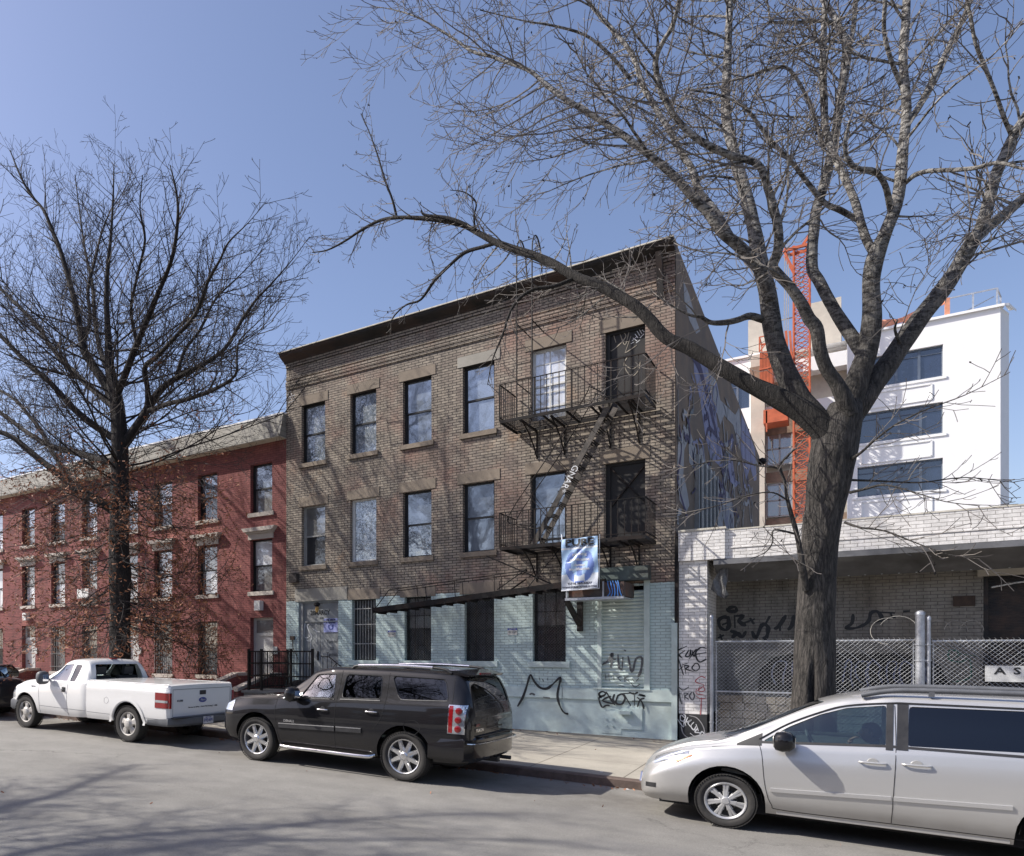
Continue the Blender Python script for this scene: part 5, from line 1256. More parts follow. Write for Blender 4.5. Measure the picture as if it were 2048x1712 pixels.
def wheel(root, x, y, r, w, style, side):
    """side=+1: outer face towards +y"""
    s = side; c = (x, y, r)
    g = bpy.data.objects.new('wheel', None); COL.objects.link(g); g.parent = root; g.empty_display_size = .1
    rim = r * (.72 if style == 'suv' else .70 if style == 'van' else .66)
    t = MB(); ho = w / 2
    prof = [(rim, ho * .72), (rim + .02, ho * .9), (r - .05, ho * 1.0), (r - .018, ho * .94), (r, ho * .75), (r + .001, ho * .3), (r, 0), (r + .001, -ho * .3), (r, -ho * .75), (r - .02, -ho * .94), (r - .06, -ho), (rim, -ho * .8)]
    t.lathe([(a, b * s) for a, b in prof], c, 'y', 48)
    # tread blocks
    for k in range(60):
        a = 2 * math.pi * k / 60
        for j in (-.5, -.17, .17, .5):
            a2 = a + (.03 if j in (-.17, .5) else 0)
            p = Vector((x + (r + .002) * math.cos(a2), y + j * w * .95, r + (r + .002) * math.sin(a2))); tg = Vector((-math.sin(a2), 0, math.cos(a2)))
            t.bar(p - tg * .013, p + tg * .013, w * .13, .008, up=(math.cos(a2), 0, math.sin(a2)))
    t.build('tyre', M['tyre'], g, smooth=35)
    m = MB(); mt = {'suv': 'alloy', 'van': 'hubcap', 'truck': 'steelwheel'}[style]
    f = ho * .74 * s
    m.lathe([(rim + .004, f), (rim - .005, f + .012 * s), (rim - .022, f + .004 * s), (rim - .035, f - .06 * s), (rim - .05, -ho * .6 * s)], c, 'y', 48)
    ob = m.build('rim', M[mt], g, smooth=40)
    m = MB(); m.lathe([(rim - .02, f - .075 * s), (0, f - .08 * s)], c, 'y', 32); m.lathe([(rim * .55, f - .05 * s), (rim * .5, f - .045 * s), (0, f - .045 * s)], c, 'y', 24); m.build('brake_disc', M['plastic'], g)
    m = MB()
    def spoke(a, r0, r1, w0, w1, d0, d1, th=.02):
        u = Vector((math.cos(a), 0, math.sin(a))); v = Vector((-math.sin(a), 0, math.cos(a))); C = Vector(c); n = Vector((0, s, 0)); vs = []
        for rr_, ww, dd in ((r0, w0, d0), (r1, w1, d1)):
            for kk, hh in ((-1, -th), (-.55, 0), (.55, 0), (1, -th)): vs.append(C + u * rr_ + v * ww * kk / 2 + n * (abs(f) + dd + hh))
        m.add(vs, [(0, 1, 5, 4), (1, 2, 6, 5), (2, 3, 7, 6), (0, 4, 7, 3), (4, 5, 6, 7), (0, 3, 2, 1)])
    if style == 'suv':
        for k in range(8): spoke(math.pi / 8 + k * math.pi / 4, .05, rim - .012, .10, .072, .006, -.012, .03)
        m.lathe([(.075, f - .03 * s), (.078, f + .002 * s), (.055, f + .014 * s), (.05, f + .018 * s), (0, f + .02 * s)], c, 'y', 24)
    elif style == 'van':
        for k in range(7):
            a = math.pi / 2 + k * 2 * math.pi / 7
            for o in (-.17, .17): spoke(a + o * .55, rim * .22, rim - .012, .028, .05, .008, -.004, .02)
            spoke(a, rim * .16, rim * .5, .05, .075, .01, .005, .02)
        m.lathe([(rim * .26, f - .02 * s), (rim * .27, f + .004 * s), (rim * .18, f + .012 * s), (rim * .16, f + .018 * s), (0, f + .02 * s)], c, 'y', 24)
        m.lathe([(rim - .002, f + .004 * s), (rim - .012, f + .012 * s), (rim - .03, f + .002 * s)], c, 'y', 40)
    else:
        for k in range(5): spoke(math.pi / 2 + k * 2 * math.pi / 5, rim * .3, rim - .01, .11, .20, .004, -.012, .03)
        m.lathe([(rim * .5, f - .03 * s), (rim * .47, f + .004 * s), (rim * .36, f + .016 * s), (rim * .3, f + .035 * s), (rim * .2, f + .042 * s), (0, f + .044 * s)], c, 'y', 28)
    m.build('hub_and_spokes', M[mt], g, smooth=30)
    return g
def chassis(root, x0, x1, hw, zl, zh, wheels):
    m = MB(); m.box(x0, x1, -hw, hw, zl, zh)
    for (x, r) in wheels: m.tube([(x, -.7, r), (x, .7, r)], .05, 8); m.box(x - r * 1.3, x + r * 1.3, -.5, .5, zh - .05, r * 2 + .05)
    for sy in (-1, 1):
        for (x, r) in wheels:
            rr_ = r + .055
            m.lathe([(rr_, sy * .5), (rr_, sy * .9)], (x, 0, r + .03), 'y', 28) if False else None
            ar = [(x + rr_ * math.cos(t), r + .03 + rr_ * math.sin(t)) for t in [math.pi * k / 12 for k in range(13)]]
            for i in range(12):
                (a, b), (c_, d) = ar[i], ar[i + 1]; m.quad((a, sy * .48, b), (c_, sy * .48, d), (c_, sy * .93, d), (a, sy * .93, b))
            m.add([(a, sy * .49, b) for a, b in ar], [tuple(range(13))])
    m.build('underbody', M['inside'], root, recalc=False)
def place(root, xr, yc, dz=0., slope=True):
    root.location = (xr, yc, road_z(xr) + dz); root.rotation_euler = (0, -math.atan(-.0255) if False else math.atan(.0255) * -1, math.pi)
def seat(mb, x, y, w=.5, z=.62):
    mb.box(x - .1, x + .42, y - w / 2, y + w / 2, z - .1, z + .06); mb.prism([(x - .14, z), (x + .04, z), (x - .06, z + .6), (x - .2, z + .58)], 'y', y - w / 2, y + w / 2)
    mb.prism([(x - .19, z + .62), (x - .08, z + .62), (x - .1, z + .82), (x - .21, z + .8)], 'y', y - .13, y + .13)
def mirror_part(root, x, y, z, m1, side=1, L=.17, H=.16):
    mb = MB(); c = Vector((x, side * y, z)); vs = []
    prof = [(.5, .35), (.85, .8), (1., 1.), (1.02, .98)]
    n = 14
    rings = [(-.1, .55), (-.05, .9), (.02, 1.), (.09, .86), (.12, .5)]
    for dx, k in rings:
        for i in range(n):
            a = 2 * math.pi * i / n; ca, sa = math.cos(a), math.sin(a)
            sq = lambda v: math.copysign(abs(v) ** .6, v)
            mb.v.append((c.x + dx, c.y + sq(ca) * L * .62 * k, c.z + sq(sa) * H * .62 * k))
    for j in range(len(rings) - 1):
        for i in range(n): mb.f.append([j * n + i, j * n + (i + 1) % n, (j + 1) * n + (i + 1) % n, (j + 1) * n + i]); mb.m.append(0)
    mb.f.append(list(range(n))); mb.f.append([(len(rings) - 1) * n + i for i in range(n)]); mb.m += [0, 0]
    mb.bar((x + .02, side * (y - .2), z - .05), (x + .02, side * (y - .05), z - .05), .05)
    o = mb.build('mirror', m1, root, smooth=50)
    g = MB(); g.box(c.x - .104, c.x - .1, c.y - L * .3, c.y + L * .3, c.z - H * .3, c.z + H * .3); g.build('mirror_glass', M['chrome'], o)
    return o
def handle(root, x, y, z, m, L=.2, side=1, cup='plastic'):
    mb = MB(); mb.tube(catmull([(x - L / 2, side * y, z), (x - L / 2 + .02, side * (y + .03), z), (x, side * (y + .036), z), (x + L / 2 - .02, side * (y + .03), z), (x + L / 2, side * y, z)], 4), .012, 8)
    o = mb.build('door_handle', m, root, smooth=50)
    c = MB(); c.lathe([(.055, -.002), (.052, .003), (0, .004)], (x, side * y, z), 'y', 16); c.build('handle_cup', M[cup], o); return o
def plate(root, x, y, z, text, w=.3, h=.155):
    p = MB().box(x - .008, x, y - w / 2, y + w / 2, z - h / 2, z + h / 2).build('number_plate', M['plate'], root)
    e = (R(90), 0, R(-90))
    text_obj('lettering', text, .085, M['ink_blue'], p, (x - .011, y, z - .002), rot=e, sx=.82, bold=.002)
    text_obj('lettering', 'NEW YORK', .03, M['ink_blue'], p, (x - .011, y, z + .058), rot=e, sx=1.1)
REAR = (R(90), 0, R(-90)); LEFT = (R(90), 0, R(180))

# ---------------------------------------------------------------- black SUV
suv = empty('parked_suv', 'black sport utility vehicle with chrome roof rails and eight spoke wheels, parked at the kerb', 'car')
S = Shell([(-1.10, .46, 1.02, 1.12, .70, .86, .85, .78, .05), (-1.07, .40, 1.10, 1.30, .86, .95, .925, .80, .09), (-1.0, .38, 1.25, 1.52, .92, .985, .955, .80, .10), (-.9, .37, 1.28, 1.70, .93, 1.0, .965, .78, .11), (-.78, .36, 1.28, 1.77, .94, 1.0, .97, .79, .11), (-.4, .35, 1.27, 1.795, .94, 1.005, .97, .80, .11),
    (.6, .33, 1.25, 1.81, .94, 1.005, .97, .80, .11), (1.4, .33, 1.23, 1.80, .94, 1.0, .965, .79, .11), (1.85, .33, 1.22, 1.74, .94, 1.0, .96, .77, .12), (2.1, .33, 1.22, 1.56, .94, 1.0, .955, .80, .10), (2.42, .33, 1.215, 1.32, .94, 1.0, .95, .86, .05), (2.65, .33, 1.20, 1.245, .93, 1.0, .94, .86, .03), (3.2, .34, 1.16, 1.20, .92, .995, .93, .84, .03),
    (3.6, .35, 1.10, 1.15, .90, .98, .90, .80, .03), (3.8, .37, 1.05, 1.10, .86, .94, .87, .76, .03), (3.9, .40, .98, 1.04, .78, .88, .82, .72, .03), (3.95, .46, .90, .95, .66, .78, .74, .66, .03)], step=.045)
w1 = rounded([(2.10, 1.25), (1.38, 1.27), (1.42, 1.685), (1.82, 1.66)], .05); w2 = rounded([(1.22, 1.28), (.46, 1.31), (.50, 1.69), (1.20, 1.69)], .08)
w3 = rounded([(.12, 1.32), (-.74, 1.35), (-.62, 1.685), (.32, 1.70)], .09)
rw = rounded([(-.70, 1.30), (.70, 1.30), (.64, 1.70), (-.64, 1.70)], .06); fw_ = rounded([(-.78, 1.31), (.78, 1.31), (.66, 1.70), (-.66, 1.70)], .05)
car_body(suv, S, M['p_black'], [(w1, 'g_bright'), (w2, 'g_tint'), (w3, 'g_tint')], [(rw, -1.4, -.62, 'g_tint'), (fw_, 1.6, 2.9, 'g_mid')], [(0, .41, .50), (3.04, .41, .50)])
chassis(suv, -.9, 3.75, .82, .32, .55, [(0, .40), (3.04, .40)])
for x in (0, 3.04):
    wheel(suv, x, .86, .40, .27, 'suv', 1); wheel(suv, x, -.86, .40, .27, 'suv', -1)
mb = MB()
for sd_ in (1, -1):
    for p in ([(2.58, 1.2), (2.6, .9), (2.52, .5), (2.45, .36)], [(1.30, 1.75), (1.30, 1.3), (1.32, .9), (1.30, .36)], [(.38, 1.75), (.36, 1.3), (.42, 1.0), (.56, .8)], [(2.58, 1.2), (2.2, 1.24)], [(-.04, .98), (-.2, 1.0), (-.3, .9), (-.2, .78), (-.06, .8), (-.0, .9), (-.04, .98)]): seam(mb, S, p, side=sd_)
    seam(mb, S, [(-.76, 1.74), (-.8, 1.3), (-.78, .85)], side=sd_)
mb.build('panel_gap', M['inside'], suv)
mb = MB(); side_line(mb, S, [(2.5, .70), (1.6, .725), (1.31, .735)], .018, .085); side_line(mb, S, [(1.28, .737), (1.0, .745), (.78, .75)], .018, .085); mb.build('side_moulding', M['plastic'], suv)
mb = MB(); side_line(mb, S, [(2.5, .745), (1.6, .77), (1.31, .778)], .022, .022); side_line(mb, S, [(1.28, .78), (1.0, .788), (.78, .792)], .022, .022)
for p in ([(2.12, 1.235), (1.36, 1.25)], [(1.24, 1.26), (.46, 1.285)]): seam(mb, S, p, .011, lift=.004)
mb.build('chrome_trim', M['chrome'], suv)
mb = MB()
for w in (w1, w2, w3): seam(mb, S, w + [w[0]], .008, n=2, lift=-.002)
mb.build('window_seal', M['plastic'], suv)
mb = MB()
for sy in (1, -1): mb.tube(catmull([(2.5, sy * .93, .36), (2.35, sy * 1.01, .33), (1.5, sy * 1.02, .33), (.7, sy * 1.01, .33), (.56, sy * .93, .36)], 4), .035, 8)
mb.build('side_step', M['chrome'], suv, smooth=60)
for sy in (1, -1):
    mb = MB(); mb.tube(catmull([(1.15, sy * .72, 1.79), (1.0, sy * .72, 1.845), (.2, sy * .72, 1.868), (-.5, sy * .72, 1.85), (-.68, sy * .72, 1.78)], 5), .024, 8); rl = mb.build('roof_rail', M['plastic'], suv, smooth=60)
    mb = MB(); mb.tube(catmull([(1.02, sy * .725, 1.85), (.3, sy * .725, 1.872), (-.36, sy * .725, 1.862)], 5), .029, 8); mb.build('chrome_bar', M['chrome'], rl, smooth=60)
mb = MB(); mb.tube([(1.95, .1, 1.77), (1.9, .1, 1.84)], .012, 6); mb.build('roof_antenna', M['plastic'], suv)
handle(suv, 1.57, S.y_at(1.57, 1.06), 1.06, M['chrome'], .22); handle(suv, .6, S.y_at(.6, 1.09), 1.09, M['chrome'], .22)
mirror_part(suv, 2.12, 1.12, 1.30, M['p_black'], 1, .26, .22); mirror_part(suv, 2.12, 1.12, 1.30, M['p_black'], -1, .26, .22)
# tail lamps: tall block, chrome surround, red strip and three round lenses
for sy in (1, -1):
    m = MB()
    zs_ = [.86 + .43 * k / 8 for k in range(9)]
    def fp(x, z, lift): return (x, sy * (S.y_at(x, z) + lift), z)
    def patch(mb, xa, xb, za, zb_, lift, nx=4, nz=8):
        V = [[fp(xa + (xb - xa) * i / nx, za + (zb_ - za) * j / nz, lift) for i in range(nx + 1)] for j in range(nz + 1)]
        o = len(mb.v); mb.v += [v for r_ in V for v in r_]
        for j in range(nz):
            for i in range(nx): mb.f.append([o + j * (nx + 1) + i, o + j * (nx + 1) + i + 1, o + (j + 1) * (nx + 1) + i + 1, o + (j + 1) * (nx + 1) + i]); mb.m.append(mb.cur)
    patch(m, -.755, -1.03, .85, 1.30, .006, 8, 10); bez = m.build('tail_lamp', M['chrome'], suv, recalc=False)
    m = MB(); patch(m, -.77, -.835, .865, 1.285, .010); m.build('red_lens', M['redlens'], bez, recalc=False)
    m = MB(); patch(m, -.84, -1.02, .865, 1.285, .009, 6, 8); m.build('clear_lens', M['clearlens'], bez, recalc=False)
    for zz in (.93, 1.07, 1.21):
        x_ = -.93; y_ = S.y_at(x_, zz); m = MB(); m.lathe([(.055, 0), (.053, .014), (.035, .02), (0, .022)], (0, 0, 0), 'y', 20)
        nrm = Vector((S.y_at(-.97, zz) - S.y_at(-.89, zz), 0, 0)); ang = math.atan2(S.y_at(-.88, zz) - S.y_at(-.98, zz), .10)
        o = m.build('round_lens', M['redlens'], bez, smooth=40)
        o.data.transform(Matrix.Translation((x_, sy * (y_ + .012), zz)) @ Matrix.Rotation(sy * ang, 4, 'Z') @ Matrix.Diagonal((1, sy, 1, 1)))
# rear bumper, step pad, plate, badge
m = MB(); prof = []
n = 18
def bumper(root, xs_, hw, z0, z1, depth_, mt, name='rear_bumper', wrap=.6, sgn=-1):
    m = MB(); pts = []
    outer = []
    for k in range(-n, n + 1):
        t = k / n; y = hw * math.sin(t * math.pi / 2) ** 1 if False else hw * t
        x = xs_ + sgn * (-depth_) * 0 ; x = xs_ - sgn * (abs(t) ** 4) * .16 * 1
        outer.append((x, y))
    outer = [(outer[0][0] - sgn * wrap, -hw - .0)] + outer + [(outer[-1][0] - sgn * wrap, hw + .0)]
    rows = []
    for (zz, o) in ((z0, .045), (z0 + .05, .0), (z1 - .04, .0), (z1, .04)):
        rows.append([(x - sgn * o, y * (1 - o / hw * .6), zz) for x, y in outer])
    k = len(outer)
    m.v = [v for r_ in rows for v in r_]; inner = [(x - sgn * .3, y * .9, z1) for x, y in outer]; m.v += inner
    for j in range(4):
        for i in range(k - 1): m.f.append([j * k + i, j * k + i + 1, (j + 1) * k + i + 1, (j + 1) * k + i]); m.m.append(0)
    return m.build(name, mt, root, smooth=40)
bumper(suv, -1.19, 1.0, .42, .80, .1, M['p_black'])
m = MB(); m.box(-1.16, -.98, -.72, .72, .800, .812); m.build('bumper_step', M['plastic'], suv)
m = MB(); m.tube(catmull([(-1.0, .97, .705), (-1.17, .8, .70), (-1.205, 0, .70), (-1.17, -.8, .70), (-1.0, -.97, .705)], 6), .012, 6); m.build('bumper_trim', M['chrome'], suv)
plate(suv, -1.085, -.05, 1.02, '5HE 4871')
m = MB(); m.box(-1.1, -1.07, -.38, .30, .90, .93); m.box(-1.10, -1.08, .26, .30, .93, 1.15); m.build('plate_recess', M['plastic'], suv)
text_obj('badge', 'YUKON', .07, M['chrome'], suv, (-1.125, .62, .90), rot=REAR, sx=1.2, bold=.002); text_obj('badge', 'GMC', .055, M['redlens'], suv, (-1.125, .70, .98), rot=REAR, sx=1.2, bold=.002)
text_obj('badge', 'DENALI', .06, M['chrome'], suv, (2.28, S.y_at(2.3, .80) + .004, .80), rot=LEFT, sx=1.15, bold=.002)
m = MB(); m.prism([(-.98, 1.765), (-.7, 1.83), (-.62, 1.83), (-.66, 1.77), (-.94, 1.735)], 'y', -.72, .72); m.build('roof_spoiler', M['p_black'], suv)
m = MB(); m.box(-.955, -.93, -.22, .22, 1.762, 1.785); m.build('brake_light', M['redlens'], suv)
m = MB(); m.tube([(-1.085, -.3, 1.33), (-1.03, .1, 1.36)], .01, 5); m.build('rear_wiper', M['plastic'], suv)
m = MB(); m.tube([(-1.0, -.45, .36), (-1.22, -.5, .35)], .035, 10); m.box(-1.2, -.9, -.05, .05, .34, .42); m.build('exhaust_pipe', M['plastic'], suv)
# head lamps and grille
for sy in (1, -1):
    m = MB(); V = []
    for i in range(6):
        for j in range(5): x = 3.62 + .24 * i / 5; z = .90 + (.20 - .02 * i) * j / 4; V.append((x, sy * (S.y_at(x, min(z, S.par(x)[1] - .02)) + .008), z))
    m.v = V; m.f = [[i * 5 + j, i * 5 + j + 1, (i + 1) * 5 + j + 1, (i + 1) * 5 + j] for i in range(5) for j in range(4)]; m.m = [0] * 20
    m.build('head_lamp', M['clearlens'], suv, recalc=False)
m = MB(); m.box(3.93, 3.97, -.55, .55, .70, .95); m.build('grille', M['chrome'], suv)
# interior
m = MB()
for y in (.42, -.42): seat(m, 1.2, y, .52, .78)
seat(m, .3, 0, 1.4, .8)
m.box(1.95, 2.35, -.8, .8, .85, 1.16); m.build('seat', M['seatdark'], suv)
m = MB(); m.lathe([(.18, 0), (.19, .012), (.18, .024), (.17, .012)], (0, 0, 0), 'x', 20, closed=True); o = m.build('steering_wheel', M['plastic'], suv, smooth=60); o.data.transform(Matrix.Translation((1.78, .42, 1.18)) @ Matrix.Rotation(.5, 4, 'Y'))
place(suv, -5.74, 12.41); suv.scale = (1, 1.05, 1)

# ---------------------------------------------------------------- silver minivan
van = empty('parked_minivan', 'silver minivan with dark tinted rear glass and a driver inside, at the right edge', 'car')
V_ = Shell([(-1.0, .3, .95, 1.3, .72, .86, .84, .66, .1), (-.85, .25, 1.05, 1.66, .84, .93, .90, .70, .1), (-.4, .23, 1.16, 1.74, .86, .955, .92, .73, .12), (.4, .22, 1.17, 1.77, .86, .96, .92, .735, .12), (1.4, .22, 1.13, 1.765, .86, .96, .92, .73, .12), (1.75, .22, 1.10, 1.73, .86, .96, .915, .71, .13), (2.1, .22, 1.08, 1.63, .86, .955, .91, .71, .12),
    (2.5, .22, 1.06, 1.42, .86, .95, .905, .74, .09), (2.85, .22, 1.03, 1.22, .86, .95, .90, .79, .06), (3.15, .22, .99, 1.09, .86, .945, .885, .80, .035), (3.45, .22, .93, 1.02, .85, .935, .86, .76, .03), (3.7, .21, .84, .93, .82, .91, .81, .68, .03), (3.9, .20, .72, .82, .74, .84, .73, .58, .03), (4.0, .20, .62, .72, .64, .74, .65, .48, .03), (4.06, .24, .54, .60, .52, .60, .54, .40, .02), (4.09, .30, .46, .50, .4, .46, .42, .3, .02)], step=.045)
v1 = rounded([(2.66, 1.125), (2.40, 1.32), (2.1, 1.49), (1.85, 1.585), (1.49, 1.64), (1.49, 1.175)], .03, 2); v2 = rounded([(1.30, 1.20), (1.29, 1.64), (.2, 1.655), (.12, 1.23)], .03, 2); v3 = rounded([(.02, 1.235), (.08, 1.655), (-.75, 1.62), (-.85, 1.3)], .04, 2)
wsn = rounded([(-.74, 1.11), (.74, 1.11), (.60, 1.64), (-.60, 1.64)], .05)
car_body(van, V_, M['p_silver'], [(v1, 'g_mid'), (v2, 'g_tint'), (v3, 'g_tint')], [(wsn, 1.95, 3.15, 'g_clear'), (rounded([(-.6, 1.1), (.6, 1.1), (.56, 1.6), (-.56, 1.6)], .05), -1.3, -.6, 'g_tint')], [(0, .36, .42), (3.03, .36, .42)])
chassis(van, -.8, 3.8, .78, .2, .45, [(0, .335), (3.03, .335)])
for x in (0, 3.03): wheel(van, x, .83, .335, .22, 'van', 1); wheel(van, x, -.83, .335, .22, 'van', -1)
mb = MB()
for p in ([(2.70, 1.10), (2.66, .95), (2.62, .6), (2.55, .36), (2.42, .30), (1.42, .30), (.0, .30)], [(1.42, 1.74), (1.40, 1.15), (1.41, .7), (1.42, .31)], [(.06, 1.7), (.0, 1.2), (.1, .9)], [(2.72, 1.08), (3.2, 1.0)]): seam(mb, V_, p)
mb.build('panel_gap', M['inside'], van)
mb = MB()
def ridge(pts): seam(mb, V_, pts, .0)
# black pillars and frames on the flank
def flank_patch(root, sh, name, matl, quadf, nx, nz, lift=.004, sgn=1):
    m = MB(); V = [(lambda x, z: (x, sgn * (sh.y_at(x, z) + lift), z))(*quadf(i / nx, j / nz)) for i in range(nx + 1) for j in range(nz + 1)]
    m.v = V; m.f = [[i * (nz + 1) + j, i * (nz + 1) + j + 1, (i + 1) * (nz + 1) + j + 1, (i + 1) * (nz + 1) + j] for i in range(nx) for j in range(nz)]; m.m = [0] * len(m.f)
    return m.build(name, matl, root, smooth=60, recalc=False)
flank_patch(van, V_, 'pillar_trim', M['plastic'], lambda u, v: (1.49 - .065 * u, 1.14 + .53 * v), 2, 10)
flank_patch(van, V_, 'pillar_trim', M['plastic'], lambda u, v: (1.395 - .10 * u, 1.15 + .53 * v), 3, 10)
flank_patch(van, V_, 'belt_trim', M['plastic'], lambda u, v: (2.72 - 2.7 * u, (1.095 + .075 * min(1, u * 2.2)) + .028 * v), 40, 1)
flank_patch(van, V_, 'quarter_trim', M['plastic'], lambda u, v: (2.93 - .26 * u, 1.05 + (.02 + .13 * u) * v + .02 * u), 8, 4)
m = MB(); seam(m, V_, [(2.70, 1.14), (2.42, 1.345), (2.1, 1.515), (1.85, 1.61), (1.45, 1.668), (1.2, 1.675), (.2, 1.68)], .014, lift=.0); m.build('window_frame', M['plastic'], van)
mb = MB(); side_line(mb, V_, [(2.56, .545), (2.4, .55), (1.43, .60)], .02, .055); side_line(mb, V_, [(1.41, .60), (.8, .625), (.45, .64)], .02, .055); mb.build('side_moulding', M['p_silver'], van)
mb = MB(); side_line(mb, V_, [(2.5, .262), (1.4, .262), (.45, .262)], .012, .05); mb.build('sill_trim', M['p_silver'], van)
handle(van, 1.60, V_.y_at(1.6, .98), .985, M['p_silver'], .24, cup='p_silver'); handle(van, 1.22, V_.y_at(1.22, 1.0), 1.0, M['p_silver'], .24, cup='p_silver')
mirror_part(van, 2.42, 1.08, 1.16, M['p_black'], 1, .26, .2); mirror_part(van, 2.42, 1.08, 1.16, M['p_black'], -1, .26, .2)
for sy in (1, -1):
    mb = MB(); mb.tube(catmull([(1.72, sy * .68, 1.74), (1.5, sy * .68, 1.80), (1.2, sy * .68, 1.825), (.2, sy * .68, 1.835), (-.6, sy * .68, 1.81)], 5), .03, 8)
    mb.bar((1.1, sy * .68, 1.76), (1.1, sy * .68, 1.82), .05); mb.bar((0.1, sy * .66, 1.78), (.1, sy * .66, 1.85), .05); mb.build('roof_rail', M['greyplastic'], van, smooth=60)
    sg_ = sy
    flank_patch(van, V_, 'head_lamp', M['clearlens'], lambda u, v: (3.88 - .42 * u, .70 + .16 * u + (.03 + .075 * math.sin(math.pi * (.25 + u * .6))) * v), 12, 6, .006, sg_)
    flank_patch(van, V_, 'turn_lens', M['amber'], lambda u, v: (3.68 - .26 * u, .70 + .155 * u + .035 * (1 - u * .5) * v + .01), 8, 3, .009, sg_)
    flank_patch(van, V_, 'fog_lamp_recess', M['plastic'], lambda u, v: (3.97 - .14 * u, .385 + .06 * v + .01 * u), 6, 3, .004, sg_)
m = MB(); m.prism([(-.5, .40), (.5, .40), (.42, .52), (-.42, .52)], 'x', 4.03, 4.10); m.build('grille', M['chrome'], van)
mb = MB(); mb.tube(catmull([(3.0, .3, 1.135), (3.02, .0, 1.14), (3.05, -.5, 1.13)], 4), .012, 5); mb.tube([(3.08, .5, 1.10), (2.95, -.05, 1.19)], .01, 5); mb.build('windscreen_wiper', M['plastic'], van)
m = MB()
for y in (.4, -.4): seat(m, 1.45, y, .5, .72)
seat(m, .5, .4, .5, .74); seat(m, .5, -.4, .5, .74)
m.build('seat', M['seat'], van)
m = MB(); m.prism([(2.2, .9), (2.45, 1.02), (3.0, 1.08), (3.1, .7), (2.3, .6)], 'y', -.8, .8); m.box(1.5, 2.4, -.87, -.80, .6, 1.10); m.build('dashboard', M['seat'], van)
m = MB(); m.lathe([(.18, 0), (.195, .014), (.18, .028), (.165, .014)], (0, 0, 0), 'x', 24, closed=True); m.bar((0.014, -.16, 0), (.014, .16, 0), .03, .05); m.bar((0, 0, 0), (.3, 0, -.05), .04)
o = m.build('steering_wheel', M['seat'], van, smooth=60); o.data.transform(Matrix.Translation((2.16, .40, 1.10)) @ Matrix.Rotation(.42, 4, 'Y'))
m = MB(); m.box(2.1, 2.12, -.12, .12, 1.42, 1.48); m.build('rear_view_mirror', M['plastic'], van)
place(van, 1.78, 12.27)

# ---------------------------------------------------------------- white pickup
trk = empty('parked_pickup', 'white pickup truck with covered bed and grey rear bumper, parked behind the black SUV nose', 'pickup truck')
T = Shell([(1.38, .40, 1.20, 1.30, .90, .955, .93, .84, .03), (1.44, .40, 1.205, 1.50, .92, .975, .95, .80, .06), (1.55, .40, 1.21, 1.655, .93, .985, .955, .77, .09), (1.66, .39, 1.21, 1.71, .94, .985, .955, .76, .1), (2.1, .38, 1.20, 1.715, .94, .985, .955, .76, .11), (2.36, .38, 1.20, 1.66, .94, .985, .95, .75, .11), (2.62, .38, 1.20, 1.47, .94, .985, .945, .78, .09), (2.95, .38, 1.19, 1.29, .94, .985, .94, .84, .05), (3.15, .38, 1.17, 1.215, .94, .985, .935, .84, .03),
    (3.6, .40, 1.12, 1.17, .92, .98, .92, .82, .03), (3.95, .42, 1.06, 1.12, .90, .96, .89, .78, .03), (4.2, .46, .98, 1.04, .84, .91, .85, .72, .03), (4.32, .5, .9, .95, .74, .84, .78, .66, .03), (4.38, .55, .8, .85, .6, .7, .66, .56, .03)], step=.045)
t1 = rounded([(2.80, 1.215), (2.72, 1.30), (2.40, 1.58), (2.05, 1.61), (2.08, 1.215)], .03, 2); t2 = rounded([(1.99, 1.215), (1.96, 1.60), (1.74, 1.59), (1.80, 1.215)], .03, 2)
trw = rounded([(-.70, 1.27), (.70, 1.27), (.62, 1.62), (-.62, 1.62)], .05); tfw = rounded([(-.76, 1.27), (.76, 1.27), (.64, 1.62), (-.64, 1.62)], .05)
car_body(trk, T, M['p_white'], [(t1, 'g_bright'), (t2, 'g_mid')], [(trw, 1.3, 1.75, 'g_clear'), (tfw, 2.2, 3.15, 'g_clear')], [(3.64, .40, .47)])
B = Shell([(-1.24, .56, 1.16, 1.27, .88, .94, .935, .90, .03), (-1.22, .5, 1.17, 1.285, .94, .975, .965, .93, .03), (-1.15, .45, 1.17, 1.29, .95, .985, .975, .94, .03), (.2, .41, 1.17, 1.285, .95, .99, .98, .945, .03), (1.34, .40, 1.16, 1.28, .95, .985, .975, .94, .03)], crown=.015, step=.06)
car_body_obj = car_body(trk, B, M['p_white'], [], [], [(0, .40, .47)]); car_body_obj.name = 'cargo_bed'
flank_patch(trk, B, 'wheel_arch_flare', M['p_white'], lambda u, v: (.56 * math.cos(math.pi * u) * (1 - .12 * v) , .40 + .56 * math.sin(math.pi * u) * (1 - .12 * v)), 24, 2, .014)
m = MB(); m.box(1.28, 1.4, -.9, .9, .45, 1.15); m.build('cab_gap', M['inside'], trk)
chassis(trk, -1.1, 4.1, .6, .38, .62, [(0, .39), (3.64, .39)])
for x in (0, 3.64): wheel(trk, x, .845, .39, .25, 'truck', 1); wheel(trk, x, -.845, .39, .25, 'truck', -1)
mb = MB()
for p in ([(3.10, 1.16), (3.08, .8), (3.06, .42)], [(2.02, 1.66), (2.02, 1.2), (2.03, .8), (2.0, .4)]): seam(mb, T, p, .004)
for p in ([(3.06, .585), (2.0, .575), (1.42, .57)],): seam(mb, T, p, .004)
seam(mb, B, [(1.33, .565), (.6, .56), (.5, .56)], .004); seam(mb, B, [(-.52, .565), (-1.15, .56)], .004); seam(mb, B, [(1.33, 1.175), (0, 1.18), (-1.18, 1.18)], .004)
seam(mb, B, [(.72, .90), (.64, .93), (.58, .86), (.64, .79), (.72, .82), (.72, .9)], .003)
